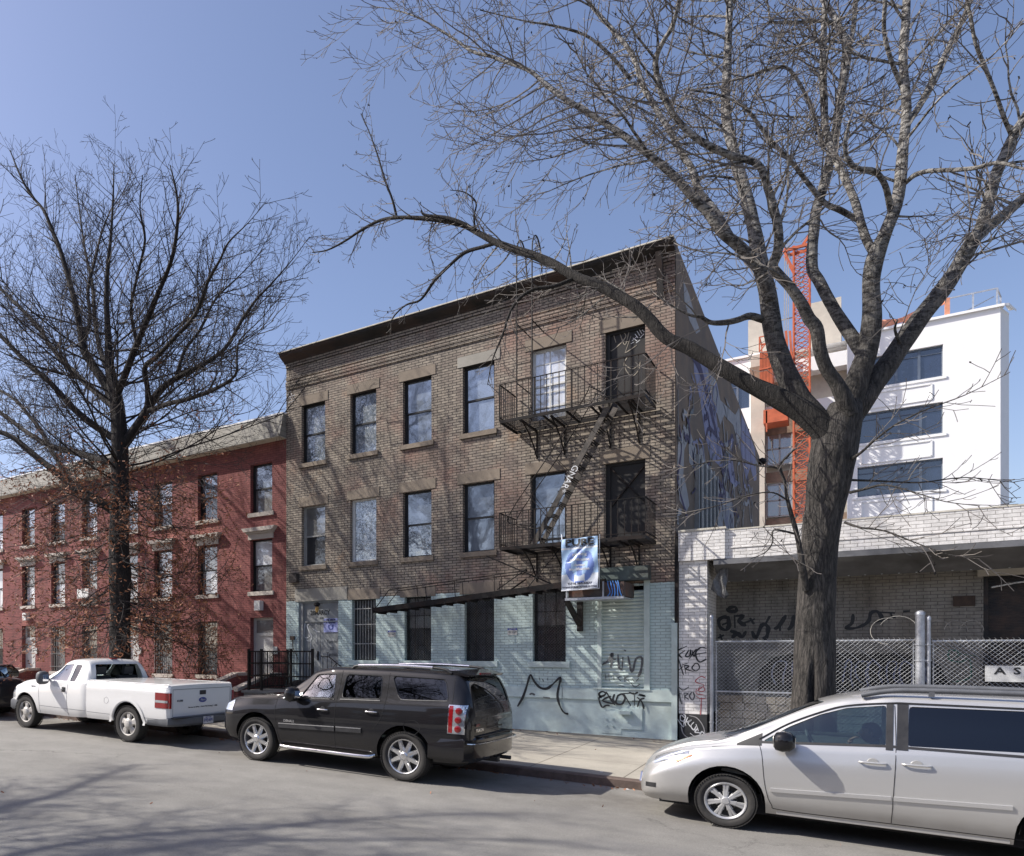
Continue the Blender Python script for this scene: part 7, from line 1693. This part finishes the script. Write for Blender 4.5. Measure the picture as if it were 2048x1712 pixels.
# ---- the big tree on the right
TY = 14.35
big = empty('street_tree', 'large bare street tree with a thick forked grey trunk behind the silver minivan', 'tree', (-.45, TY, .1))
big_limbs = {
 'trunk': [(1626, 1585, 118, 0), (1626, 1500, 104, 0), (1627, 1420, 92, 0), (1628, 1340, 86, 0), (1629, 1260, 80, 0), (1634, 1180, 76, 0), (1637, 1110, 76, 0), (1644, 1050, 78, 0), (1652, 1000, 80, 0), (1660, 950, 88, 0), (1666, 910, 94, 0), (1672, 870, 92, .0), (1680, 840, 84, 0), (1690, 805, 62, .05)],
 'A': [(1668, 905, 64, -.05), (1650, 862, 62, -.08), (1618, 832, 56, -.12), (1590, 814, 50, -.15), (1545, 790, 42, -.2), (1500, 768, 37, -.25), (1455, 742, 33, -.3), (1410, 715, 31, -.3), (1375, 694, 29, -.3), (1340, 680, 27, -.3), (1318, 662, 27, -.3), (1300, 640, 26, -.3), (1270, 612, 25, -.3), (1230, 588, 23, -.25), (1200, 572, 22, -.2), (1150, 553, 21, -.1), (1110, 530, 20, 0), (1070, 512, 19, .1), (1030, 499, 17, .2), (990, 484, 15, .3), (960, 468, 13, .35), (930, 452, 12, .4), (890, 442, 11, .4), (850, 437, 10, .4), (800, 435, 8, .4), (760, 441, 7, .45), (720, 462, 6, .5), (690, 482, 4.5, .5), (655, 500, 3.5, .5), (625, 505, 2, .5)],
 'A1': [(992, 486, 8, .3), (965, 494, 8, .35), (930, 505, 8, .4), (900, 530, 7, .5), (870, 560, 7, .6), (848, 592, 6, .7), (835, 603, 5, .7), (812, 610, 4, .7), (790, 630, 3, .7), (775, 655, 2, .7)],
 'A2': [(794, 437, 6, .4), (785, 400, 5, .3), (770, 360, 4.5, .2), (755, 310, 3.5, .2), (740, 268, 2.5, .2), (723, 228, 1.6, .2)],
 'A3': [(955, 464, 9, .35), (925, 446, 8, .3), (890, 435, 8, .3), (850, 430, 6, .25), (842, 420, 3, .2)],
 'A4': [(950, 460, 5, .3), (948, 432, 4, .2), (952, 405, 4, .2), (930, 385, 2.5, .1), (900, 380, 1.6, 0)],
 'A5': [(1150, 556, 8, -.1), (1110, 572, 9, -.3), (1070, 578, 8, -.4), (1040, 596, 7, -.5), (1020, 625, 5, -.5), (1005, 670, 4, -.5), (985, 720, 2.5, -.5), (975, 770, 1.5, -.5)],
 'B': [(1650, 860, 50, -.1), (1618, 822, 56, -.02), (1595, 795, 56, .0), (1574, 750, 48, .05), (1561, 718, 44, .1), (1549, 678, 41, .1), (1541, 629, 40, .1), (1534, 580, 38, .1), (1519, 520, 34, .2), (1509, 462, 30, .3), (1492, 390, 27, .4), (1471, 316, 24, .5), (1452, 230, 21, .7), (1454, 132, 17, .9), (1458, 53, 15, 1.1), (1460, -30, 13, 1.3), (1462, -120, 10, 1.5), (1470, -200, 7, 1.6)],
 'B1': [(1541, 600, 28, .0), (1522, 545, 28, -.15), (1500, 515, 28, -.3), (1472, 487, 26, -.45), (1443, 463, 24, -.6), (1415, 425, 22, -.7), (1391, 400, 21, -.8), (1345, 349, 19, -1.), (1273, 290, 17, -1.2), (1225, 256, 15, -1.3), (1174, 224, 14, -1.4), (1130, 198, 12, -1.5), (1095, 172, 11, -1.5), (1060, 142, 10, -1.5), (1016, 125, 9, -1.5), (980, 112, 8, -1.5), (943, 102, 7, -1.5), (891, 66, 5, -1.5), (831, 33, 4, -1.5), (780, 18, 2.5, -1.5), (740, 12, 1.5, -1.5)],
 'B2': [(1463, 478, 18, -.5), (1430, 421, 17, -.3), (1398, 382, 17, -.1), (1385, 340, 16, 0), (1365, 309, 15, .2), (1340, 262, 15, .3), (1319, 230, 14, .4), (1302, 200, 14, .5), (1286, 172, 13, .6), (1262, 105, 12, .8), (1213, 46, 11, 1.), (1180, 7, 9, 1.1), (1140, -60, 7, 1.2), (1090, -120, 4, 1.3)],
 'B3': [(1262, 160, 10, .6), (1220, 110, 9, .3), (1170, 70, 7, .0), (1100, 50, 6, -.3), (1050, 42, 4, -.5), (960, 20, 2.5, -.8)],
 'G': [(1528, 640, 16, .1), (1500, 632, 15, -.1), (1475, 640, 13, -.3), (1450, 645, 12, -.5), (1422, 645, 10, -.6), (1402, 634, 8, -.7), (1380, 630, 6, -.8), (1345, 612, 4, -.9), (1310, 590, 2, -1.)],
 'C': [(1700, 830, 40, -.15), (1686, 792, 38, -.25), (1672, 765, 33, -.3), (1652, 735, 31, -.4), (1640, 700, 30, -.5), (1633, 657, 29, -.55), (1618, 637, 28, -.6), (1604, 609, 26, -.7), (1581, 575, 24, -.8), (1556, 548, 23, -.9), (1545, 532, 22, -.9), (1556, 500, 20, -1.), (1556, 454, 19, -1.1), (1544, 405, 18, -1.2), (1534, 372, 18, -1.3), (1516, 329, 18, -1.4), (1457, 309, 17, -1.6), (1415, 290, 17, -1.8), (1385, 270, 16, -1.9), (1355, 240, 15, -2.), (1332, 204, 14, -2.1), (1316, 160, 12, -2.2), (1312, 118, 11, -2.3), (1328, 80, 9, -2.4), (1345, 53, 8, -2.5), (1358, 0, 7, -2.6), (1370, -70, 4, -2.7)],
 'D': [(1725, 705, 36, .1), (1700, 668, 31, .2), (1675, 630, 28, .3), (1655, 595, 27, .4), (1638, 562, 26, .5), (1625, 540, 25, .6), (1624, 503, 23, .7), (1628, 460, 22, .8), (1632, 420, 21, 1.), (1648, 369, 20, 1.1), (1668, 283, 19, 1.4), (1681, 197, 17, 1.7), (1694, 99, 20, 2.), (1680, 60, 19, 2.1), (1668, 33, 16, 2.2), (1641, -10, 14, 2.3), (1610, -80, 9, 2.4), (1590, -160, 6, 2.5)],
 'D1': [(1694, 110, 12, 2.), (1706, 60, 10, 2.2), (1712, 0, 9, 2.4), (1722, -90, 5, 2.6)],
 'D2': [(1665, 45, 12, 2.1), (1640, 42, 9, 1.9), (1600, 44, 8, 1.7), (1545, 44, 7, 1.5), (1538, 20, 5, 1.5), (1530, -20, 3, 1.5)],
 'D3': [(1648, 300, 11, 1.2), (1620, 210, 9, .9), (1580, 140, 8, .7), (1540, 138, 7, .6), (1490, 155, 6, .5), (1440, 165, 4, .4), (1400, 170, 3, .3)],
 'E': [(1684, 850, 60, .1), (1703, 800, 50, .1), (1716, 755, 46, .1), (1732, 710, 44, .1), (1741, 665, 42, .1), (1744, 623, 40, .1), (1742, 569, 37, .1), (1747, 530, 36, .1), (1756, 500, 34, .1), (1773, 460, 26, .1), (1796, 395, 25, .2), (1806, 296, 23, .3), (1813, 217, 21, .4), (1806, 118, 19, .5), (1811, 50, 18, .6), (1814, -20, 16, .7), (1820, -140, 11, .8), (1830, -240, 7, .9)],
 'E2': [(1752, 512, 24, .1), (1734, 482, 21, .2), (1723, 450, 20, .3), (1707, 395, 19, .5), (1674, 323, 18, .7), (1652, 263, 17, .9), (1648, 200, 16, 1.), (1646, 132, 15, 1.2), (1648, 50, 13, 1.4), (1650, -40, 10, 1.6), (1640, -130, 6, 1.8)],
 'E3': [(1716, 440, 14, .4), (1680, 420, 14, .3), (1648, 405, 13, .2), (1615, 365, 12, 0), (1585, 326, 11, -.2), (1550, 290, 10, -.4), (1523, 257, 9, -.5), (1490, 215, 7, -.7), (1440, 190, 6, -.9), (1380, 180, 4, -1.1)],
 'E4': [(1812, 250, 15, .4), (1840, 210, 13, .7), (1870, 150, 12, 1.), (1900, 90, 11, 1.3), (1925, 40, 10, 1.5), (1950, -20, 8, 1.8), (1990, -110, 5, 2.)],
 'E5': [(1806, 180, 12, .5), (1782, 120, 11, .2), (1768, 60, 10, 0), (1770, -10, 9, -.2), (1760, -100, 6, -.3)],
 'K': [(1782, 420, 16, .1), (1770, 370, 15, -.2), (1748, 342, 14, -.4), (1714, 336, 12, -.6), (1695, 318, 10, -.7), (1690, 285, 8, -.8), (1700, 240, 6, -.9)],
 'J': [(1812, 365, 9, .3), (1830, 350, 10, .0), (1858, 342, 10, -.2), (1905, 340, 10, -.4), (1951, 336, 9, -.6), (1997, 325, 8, -.8), (2048, 338, 7, -1.), (2110, 345, 5, -1.2)],
 'F': [(1698, 838, 48, .2), (1722, 805, 46, .2), (1745, 770, 44, .3), (1775, 730, 42, .4), (1802, 690, 40, .5), (1842, 634, 37, .6), (1885, 580, 35, .7), (1915, 535, 32, .8), (1945, 482, 29, .9), (1966, 445, 27, 1.), (1990, 355, 24, 1.2), (2010, 310, 23, 1.3), (2028, 270, 21, 1.4), (2056, 225, 18, 1.5), (2100, 150, 14, 1.7), (2150, 50, 9, 2.)],
 'F2': [(1950, 478, 22, .9), (1972, 458, 20, 1.2), (2000, 435, 18, 1.4), (2048, 395, 17, 1.7), (2100, 345, 13, 2.), (2180, 280, 8, 2.3)],
 'F3': [(2026, 278, 12, 1.4), (2008, 235, 12, 1.1), (1990, 184, 11, .9), (1968, 130, 11, .7), (1951, 86, 10, .5), (1940, 30, 9, .4), (1930, -20, 8, .3), (1915, -110, 5, .2)],
 'F4': [(1802, 692, 10, .4), (1790, 660, 6, .2), (1795, 640, 3, .1)],
 'H': [(1612, 1180, 16, -.22), (1603, 1120, 13, -.35), (1594, 1070, 11, -.4), (1583, 1030, 10, -.45), (1574, 995, 8, -.5), (1570, 965, 7, -.5), (1561, 940, 6, -.5), (1563, 925, 5, -.5), (1582, 905, 4, -.5), (1592, 896, 3, -.4)],
 'H1': [(1561, 938, 5, -.5), (1545, 934, 5, -.6), (1515, 931, 4, -.7), (1478, 922, 3, -.8), (1440, 920, 2.4, -.9), (1390, 930, 2, -1.), (1345, 938, 1.2, -1.)],
 'H2': [(1574, 1000, 4, -.5), (1545, 985, 3, -.7), (1500, 990, 2.5, -.9), (1440, 1010, 2, -1.1), (1380, 1025, 1.5, -1.2), (1350, 1035, 1., -1.2)],
 'H3': [(1592, 1068, 5, -.4), (1548, 1060, 3.4, -.6), (1545, 1085, 3, -.6), (1530, 1105, 2, -.7), (1500, 1118, 1.4, -.8)],
 'I1': [(1700, 985, 6, -.2), (1730, 978, 5, -.4), (1770, 970, 4, -.6), (1830, 985, 3, -.9), (1890, 1003, 2.2, -1.2), (1960, 1012, 1.4, -1.4)],
 'I2': [(1700, 920, 8, -.1), (1722, 905, 6, -.3), (1750, 880, 5, -.5), (1790, 850, 4, -.7), (1850, 820, 3, -.9), (1930, 790, 2, -1.1), (2010, 750, 1.2, -1.3)],
 'I3': [(1690, 1045, 6, -.2), (1720, 1055, 5, -.4), (1770, 1062, 4, -.6), (1830, 1085, 3, -.8), (1900, 1110, 2, -1.), (1960, 1118, 1.2, -1.2)],
 'I4': [(1700, 960, 5, .2), (1760, 962, 4, .4), (1840, 965, 3, .6), (1930, 955, 2, .8), (2030, 965, 1.4, 1.)],
}
G = Grower(11, -.16, .10)
def L_(n): return px_path(big_limbs[n], TY)
paths = {k: L_(k) for k in big_limbs}
tk = MB()
q, r = paths['trunk']
# the trunk: a lobed, ridged column with a seam near the foot
vs = []; n = 64
for i, p in enumerate(q):
    h = p.z
    for k in range(n):
        a = 2 * math.pi * k / n; rad = r[i] * (1 + .05 * noise.noise(Vector((math.cos(a) * 1.2, math.sin(a) * 1.2, h * .8))) + .02 * noise.noise(Vector((math.cos(a) * 7, math.sin(a) * 7, h * 2.5))))
        d = abs((a - R(268) + math.pi) % (2 * math.pi) - math.pi)
        seam_ = max(0, min(1, (2.1 - h) / .5)); rad *= 1 - .42 * seam_ * math.exp(-(d / .13) ** 2)
        rad *= 1 + .16 * math.exp(-((h - 4.55) / .28) ** 2) * max(0, noise.noise(Vector((math.cos(a) * 2, math.sin(a) * 2, 3.1))) + .35) + .05 * noise.noise(Vector((math.cos(a) * 3, math.sin(a) * 3, h * 2)))
        if h < .7: rad *= 1 + .35 * (.7 - h) * max(0, math.cos(3 * a + .6)) + .12 * (.7 - h)
        vs.append(p + Vector((math.cos(a), math.sin(a), 0)) * rad)
tk.add(vs, [(i * n + k, i * n + (k + 1) % n, (i + 1) * n + (k + 1) % n, (i + 1) * n + k) for i in range(len(q) - 1) for k in range(n)])
for nm, (q, r) in paths.items():
    if nm == 'trunk': continue
    tk.cur = 1 if nm[0] == 'A' else 0
    limb(tk, q, r, 16 if r[0] > .12 else 10 if r[0] > .04 else 6, .10)
M['bark2'] = bark_mat('dark_smooth_bark', (.008, .007, .0065), (.03, .026, .023))
trunk = tk.build('trunk', [M['bark'], M['bark2']], big, smooth=70)
gw = G
for nm, (q, r) in paths.items():
    if nm == 'trunk': continue
    if nm in ('A',): gw.along(q, r, .15, (.5, 1.5), .30, bias=(0, 0, -.1), rmax=.018, dens=(0, 5, 7, 6)); continue
    if nm in ('A1', 'A2', 'A3', 'A4', 'A5'): gw.along(q, r, .11, (.35, 1.0), .12, rmax=.011, dens=(0, 5, 7, 5)); continue
    if nm[0] in 'HI': gw.along(q, r, .11, (.3, .85), .12, rmax=.007, dens=(0, 5, 5, 5), maxlev=2, ang=(.35, .9)); continue
    if nm in ('B', 'B1', 'B2', 'C'): gw.along(q, r, .15, (.8, 2.4), .30, bias=(-.25, -.1, .0), rmax=.022, dens=(0, 5.4, 6.4, 5)); continue
    gw.along(q, r, .2, (.7, 2.2), .36, bias=(0, 0, .0), rmax=.022, dens=(0, 5., 6., 5))
print('big tree segs', gw.n)
def crown(gr, name, m1, m2, parent):
    a, b = gr.thick, gr.thin; o = len(a.v); a.v += b.v; a.f += [[i + o for i in f] for f in b.f]; a.m += [1] * len(b.f)
    return a.build(name, [m1, m2], parent, smooth=70, recalc=False)
crown(gw, 'crown', M['bark'], M['twig'], big)
lf = MB(); g = random.Random(5)
for (p, d, lev) in gw.tips:
    if g.random() < .10:
        s = g.uniform(.012, .022); a = Vector((g.uniform(-1, 1), g.uniform(-1, 1), g.uniform(-1, 1))).normalized() * s; b = Vector((g.uniform(-1, 1), g.uniform(-1, 1), -1)).normalized() * s * 1.6; lf.quad(p - a, p + b, p + a, p - b)
lf.build('seed_buds', M['bark2'], big, recalc=False)

# ---- the oak on the left, still holding dead leaves on its lower boughs
OY = 14.5
oak = empty('street_tree', 'dark oak street tree with dead brown leaves on its lower boughs, behind the white pickup', 'tree', (-15.9, OY, .3))
ol = {
 'trunk': [(238, 1450, 58, 0), (239, 1380, 50, 0), (240, 1300, 44, 0), (240, 1200, 42, 0), (240, 1150, 46, 0), (238, 1110, 42, 0), (238, 1040, 38, 0), (239, 980, 38, 0), (240, 920, 36, 0), (239, 870, 34, 0), (234, 810, 30, 0), (226, 770, 26, 0), (219, 730, 20, 0), (216, 670, 14, 0), (213, 600, 11, 0), (215, 540, 9, 0), (222, 470, 6, 0), (226, 400, 4, 0), (228, 330, 2, 0)],
 'L1': [(228, 800, 20, 0), (205, 760, 18, -.1), (182, 725, 17, -.2), (168, 700, 16, -.3), (161, 660, 14, -.3), (151, 610, 12, -.4), (138, 560, 11, -.4), (121, 502, 9, -.5), (104, 460, 8, -.5), (87, 420, 6, -.6), (62, 390, 5, -.6), (40, 350, 4, -.7), (20, 300, 2, -.7)],
 'L1b': [(166, 690, 10, -.3), (180, 640, 8, .3), (176, 580, 7, .8), (190, 520, 6, 1.2), (205, 460, 4, 1.6), (230, 400, 2, 2.)],
 'L2': [(218, 745, 12, 0), (200, 700, 10, .5), (190, 640, 9, 1.), (185, 570, 7, 1.4), (170, 500, 5, 1.8), (160, 430, 3, 2.2), (150, 350, 2, 2.4)],
 'L3': [(236, 785, 17, 0), (252, 745, 15, -.2), (270, 697, 14, -.4), (290, 650, 12, -.6), (310, 600, 11, -.8), (332, 550, 9, -1.), (348, 500, 8, -1.2), (356, 430, 6, -1.4), (352, 380, 4, -1.5), (340, 330, 2, -1.6)],
 'L3b': [(275, 690, 8, -.4), (262, 620, 7, -.8), (275, 550, 6, -1.2), (290, 480, 5, -1.5), (280, 420, 3, -1.8), (285, 350, 2, -2.)],
 'R1': [(240, 900, 22, 0), (262, 868, 19, .1), (285, 835, 18, .2), (305, 800, 16, .3), (330, 772, 14, .4), (355, 755, 12, .5), (403, 731, 10, .6), (450, 697, 8, .8), (484, 640, 7, 1.), (512, 600, 5, 1.2), (545, 565, 4, 1.4), (584, 520, 2, 1.6)],
 'R2': [(300, 815, 12, .3), (294, 770, 11, 0), (290, 735, 11, -.2), (315, 712, 10, -.4), (345, 680, 9, -.6), (390, 630, 8, -.9), (416, 563, 7, -1.2), (440, 520, 5, -1.4), (457, 485, 4, -1.5), (497, 445, 2, -1.6)],
 'R3': [(298, 822, 11, .2), (335, 808, 10, -.1), (376, 798, 9, -.4), (430, 778, 8, -.7), (470, 751, 6, -.9), (474, 715, 4, -1.), (480, 680, 3, -1.1), (520, 640, 2, -1.2)],
 'R4': [(350, 760, 8, .5), (370, 700, 7, .9), (400, 660, 6, 1.3), (430, 600, 5, 1.7), (470, 560, 3, 2.), (500, 530, 2, 2.2)],
 'M1': [(226, 1022, 18, 0), (195, 1000, 17, -.2), (155, 978, 16, -.4), (120, 950, 15, -.6), (87, 925, 13, -.8), (50, 895, 12, -1.), (20, 872, 10, -1.2), (-40, 850, 8, -1.5), (-110, 820, 5, -1.8)],
 'M2': [(232, 925, 15, 0), (200, 920, 13, .2), (150, 905, 12, .5), (101, 892, 11, .8), (50, 862, 9, 1.1), (0, 825, 8, 1.4), (-60, 790, 5, 1.8)],
 'M3': [(232, 880, 15, 0), (180, 845, 14, -.3), (141, 811, 13, -.6), (100, 765, 11, -.9), (60, 731, 10, -1.1), (0, 670, 8, -1.5), (-60, 610, 5, -1.8)],
 'M4': [(228, 815, 14, 0), (170, 765, 12, .3), (134, 731, 11, .6), (100, 690, 10, .9), (67, 643, 8, 1.2), (0, 576, 6, 1.6), (-50, 520, 4, 2.)],
 'M5': [(150, 975, 9, -.4), (120, 930, 8, .2), (80, 860, 7, .6), (30, 800, 6, 1.), (-20, 770, 4, 1.3)],
}
O = Grower(23, -.0, .13, .11)
for k_, v_ in ol.items():
    if k_ in ('R1', 'R2', 'R3', 'R4'): a_, b_ = v_[-2], v_[-1]; v_.append((b_[0] + (b_[0] - a_[0]) * .9, b_[1] + (b_[1] - a_[1]) * .9 - 6, 1.2, b_[3]))
tk = MB()
opaths = {k: px_path(v, OY) for k, v in ol.items()}
for nm, (q, r) in opaths.items(): limb(tk, q, r, 20 if nm == 'trunk' else 10, .08)
tk.build('trunk', M['bark_oak'], oak, smooth=70)
for nm, (q, r) in opaths.items():
    if nm == 'trunk':
        O.along(q[int(len(q) * .62):], r[int(len(q) * .62):], .14, (1., 2.5), .0, bias=(0, 0, .15), rmax=.016, dens=(0, 4., 5., 5), ang=(.6, 1.1)); continue
    O.along(q, r, .115, (.6, 2.0), .12, bias=(0, 0, .12), rmax=.016, dens=(0, 4.0, 5., 5), ang=(.5, 1.))
nu_ = len(O.tips)
for k in range(34):
    qq, rq = opaths['trunk']; z = O.g.uniform(6.6, 11.); i = min(range(len(qq)), key=lambda j: abs(qq[j].z - z)); a = O.g.uniform(0, 2 * math.pi)
    O.branch(qq[i], Vector((math.cos(a), math.sin(a), O.g.uniform(.15, .6))), O.g.uniform(3., 5.2), .032, 1, 4, (0, 2.4, 3.4, 4.2))
# lower, drooping boughs that keep their leaves
q, r = opaths['trunk']; lowtips = []; g = O.g
LO = Grower(31, -.05, .03, .13)
zmin, zmax = 2.7, 7.3
for k in range(84):
    z = g.uniform(zmin, zmax); i = min(range(len(q)), key=lambda j: abs(q[j].z - z)); a = g.uniform(0, 2 * math.pi); d = Vector((math.cos(a), math.sin(a) * .9, g.uniform(-.3, .12)))
    LO.branch(q[i], d, g.uniform(1.6, 3.8), .022, 1, 3, (0, 3.4, 4.4, 5))
for nm in ('M1', 'M2', 'R1', 'M3', 'R3'):
    qq, r_ = opaths[nm]; h = int(len(qq) * .55); LO.along(qq[:h], r_[:h], .42, (.7, 1.6), .1, bias=(0, 0, -.3), rmax=.014, dens=(0, 3, 4, 5))
crown(O, 'crown', M['bark_oak'], M['twig_oak'], oak); crown(LO, 'lower_crown', M['bark_oak'], M['twig_oak'], oak)
print('oak segs', O.n, LO.n, 'tips', len(LO.tips))
lf = MB(); base = Vector((-15.9, OY, 0))
def leaf(p, s):
    a = Vector((g.uniform(-1, 1), g.uniform(-1, 1), g.uniform(-.6, .6))).normalized(); b = a.cross(Vector((g.uniform(-1, 1), g.uniform(-1, 1), g.uniform(-1, 1)))).normalized(); n_ = a.cross(b)
    # lobed, curled oak leaf
    pts = [(-1, 0), (-.5, .32), (-.3, .14), (.0, .48), (.2, .16), (.6, .36), (1, 0), (.6, -.34), (.2, -.14), (0, -.46), (-.3, -.15), (-.5, -.3)]
    lf.add([p + a * s * u + b * s * v + n_ * s * (.35 * v * v * 2 + .15 * u) for u, v in pts], [(0, 1, 2, 10, 11), (2, 3, 4, 8, 9, 10), (4, 5, 6, 7, 8)])
for (p, d, lev) in LO.tips:
    dist = (Vector((p.x, p.y, 0)) - base).length; pr = .8 if p.z < 7.2 else .5 if p.z < 8.6 else .1
    if g.random() < pr and lev > 1:
        for k in range(g.randint(3, 6)): leaf(p + Vector((g.gauss(0, .09), g.gauss(0, .09), g.gauss(0, .07))), g.uniform(.034, .064))
print('leaf polys', len(lf.f))
lf.build('dead_leaves', M['leaf'], oak, recalc=False)

# ---- a bare tree across the street, behind the photographer's left, whose boughs shade the road
ct = empty('street_tree', 'bare street tree across the street, outside the picture, whose shadow falls on the near road', 'tree', (-15.5, -.7, .2))
sh_ = Vector((-15.5 + 15.9, -.7 - OY, -.1))
for c in [o for o in COL.objects if o.parent == oak and o.name.split('.')[0] in ('trunk', 'crown')]:
    d = c.copy(); COL.objects.link(d); d.parent = ct; d.matrix_parent_inverse = Matrix.Translation(sh_ + Vector((-15.5, -.7, .2)) * -1) ; d['_'] = 0; del d['_']

# dead leaves and scraps blown along the gutter
lt = MB(); g = random.Random(77); lf_save = lf; lf = lt
for k in range(420):
    x = g.uniform(-22, 3); y = 13.4 - abs(g.gauss(0, .12)) if g.random() < .7 else g.choice([g.uniform(13.7, 19.), g.gauss(18.85, .1), g.uniform(4, 13)])
    z = (walk_z(x, min(y, 19.05)) if y > 13.63 else road_z(x) - (.0 if y < 10.5 else .02 * (y - 10.5) / 3)) + .012
    leaf(Vector((x, min(y, 19.05), z)), g.uniform(.018, .04))
lo_ = lt.build('fallen_leaves', M['leaf'], recalc=False); lo_['kind'] = 'stuff'; lo_['label'] = 'dead brown leaves scattered along the gutter and pavement'; lo_['category'] = 'leaves'
pp = MB()
for k in range(26):
    x = g.uniform(-16, 2); y = g.choice([g.uniform(13.7, 19), 13.42 - abs(g.gauss(0, .1))]); z = (walk_z(x, y) if y > 13.63 else road_z(x) - .02) + .006; a = g.uniform(0, 6.3); s = g.uniform(.015, .04)
    d = Vector((math.cos(a), math.sin(a), .1)) * s; e = Vector((-math.sin(a), math.cos(a), 0)) * s * .6; c = Vector((x, y, z)); pp.quad(c - d - e, c + d - e, c + d + e, c - d + e)
po_ = pp.build('litter', M['door_wht'], recalc=False); po_['kind'] = 'stuff'; po_['label'] = 'small white paper scraps on the pavement and in the gutter'; po_['category'] = 'litter'
# ================================================================ camera, sky, sun
cam = bpy.data.cameras.new('camera'); co_ = bpy.data.objects.new('camera', cam); COL.objects.link(co_); SC.camera = co_
co_.location = (0, 0, CZ); co_.rotation_euler = (R(90), 0, CA)
cam.sensor_fit = 'HORIZONTAL'; cam.sensor_width = 36; cam.lens = CF / 2048 * 36
cam.shift_x = (1024 - CX) / 2048; cam.shift_y = (HY - 856) / 2048
cam.clip_start = .1; cam.clip_end = 4000
SUN = Vector((-1.94, -1.0, 2.06)).normalized(); elev = math.asin(SUN.z); az = math.atan2(SUN.x, SUN.y)
w = bpy.data.worlds.new('World'); SC.world = w; w.use_nodes = True; nt = w.node_tree
sk = nt.nodes.new('ShaderNodeTexSky'); sk.sky_type = 'NISHITA'; sk.sun_disc = False; sk.sun_elevation = elev; sk.sun_rotation = az; sk.altitude = 0; sk.air_density = 1.0; sk.dust_density = 1.6; sk.ozone_density = 3.0
bg = nt.nodes['Background']; tn = mixc(nt, 1., sk.outputs[0], (1.13, 1.0, 1.01), 'MULTIPLY'); nt.links.new(tn, bg.inputs[0]); bg.inputs[1].default_value = .135
sl = bpy.data.lights.new('sun', 'SUN'); sl.energy = 5.0; sl.angle = R(.5); sl.color = (1, .95, .87); so = bpy.data.objects.new('sun', sl); COL.objects.link(so)
so.rotation_euler = SUN.to_track_quat('Z', 'Y').to_euler(); so.location = (-20, -10, 25)
vs_ = SC.view_settings; vs_.view_transform = 'Standard'; vs_.look = 'None'; vs_.exposure = .4; vs_.gamma = 1
SC.display_settings.display_device = 'sRGB'
SC.render.engine = 'CYCLES'; SC.cycles.max_bounces = 8; SC.cycles.transparent_max_bounces = 16
# drop unused helper data
for o in list(COL.objects):
    if o.name.startswith('tmp') or o.name.startswith('cut'): bpy.data.objects.remove(o)

# a mesh that would fall apart into far pieces becomes one object per piece
import numpy as np
def split_far(o, most=40):
    me = o.data; nv = len(me.vertices)
    if nv == 0 or nv > 6000: return
    par = list(range(nv))
    def find(a):
        while par[a] != a: par[a] = par[par[a]]; a = par[a]
        return a
    for e in me.edges:
        a, b = find(e.vertices[0]), find(e.vertices[1])
        if a != b: par[a] = b
    roots = {}; isl = [roots.setdefault(find(i), len(roots)) for i in range(nv)]; k = len(roots)
    if k < 2 or k > 900: return
    co = np.empty(nv * 3); me.vertices.foreach_get('co', co); co = co.reshape(-1, 3); isl_ = np.array(isl)
    lo = np.full((k, 3), np.inf); hi = np.full((k, 3), -np.inf); np.minimum.at(lo, isl_, co); np.maximum.at(hi, isl_, co)
    sz = (hi - lo).max(axis=1); gap = np.maximum(0, np.maximum(lo[:, None] - hi[None], lo[None] - hi[:, None]))
    near = np.sqrt((gap ** 2).sum(axis=2)) <= np.maximum(.02, .5 * np.maximum(sz[:, None], sz[None]))
    p2 = list(range(k))
    def f2(a):
        while p2[a] != a: a = p2[a]
        return a
    for a, b in zip(*np.nonzero(np.triu(near, 1))):
        x, y = f2(int(a)), f2(int(b))
        if x != y: p2[x] = y
    g = {}; grp = [g.setdefault(f2(i), len(g)) for i in range(k)]
    if len(g) < 2 or len(g) > most: return
    vg = [grp[i] for i in isl]; nm = o.name.split('.')[0]
    kids = [c for c in COL.objects if c.parent == o]
    for q in range(1, len(g)):
        bm = bmesh.new(); bm.from_mesh(me); bm.verts.ensure_lookup_table(); bmesh.ops.delete(bm, geom=[v for v in bm.verts if vg[v.index] != q], context='VERTS')
        m2 = bpy.data.meshes.new(nm); bm.to_mesh(m2); bm.free()
        for mt in me.materials: m2.materials.append(mt)
        n = o.copy(); n.data = m2; n.name = nm; COL.objects.link(n)
    bm = bmesh.new(); bm.from_mesh(me); bm.verts.ensure_lookup_table(); bmesh.ops.delete(bm, geom=[v for v in bm.verts if vg[v.index] != 0], context='VERTS'); bm.to_mesh(me); bm.free()
for o in [o for o in COL.objects if o.type == 'MESH' and o.parent and not o.modifiers]:
    if o.name.split('.')[0] in ('crown', 'lower_crown', 'dead_leaves', 'seed_buds', 'lettering', 'mural_paint'): continue
    split_far(o)
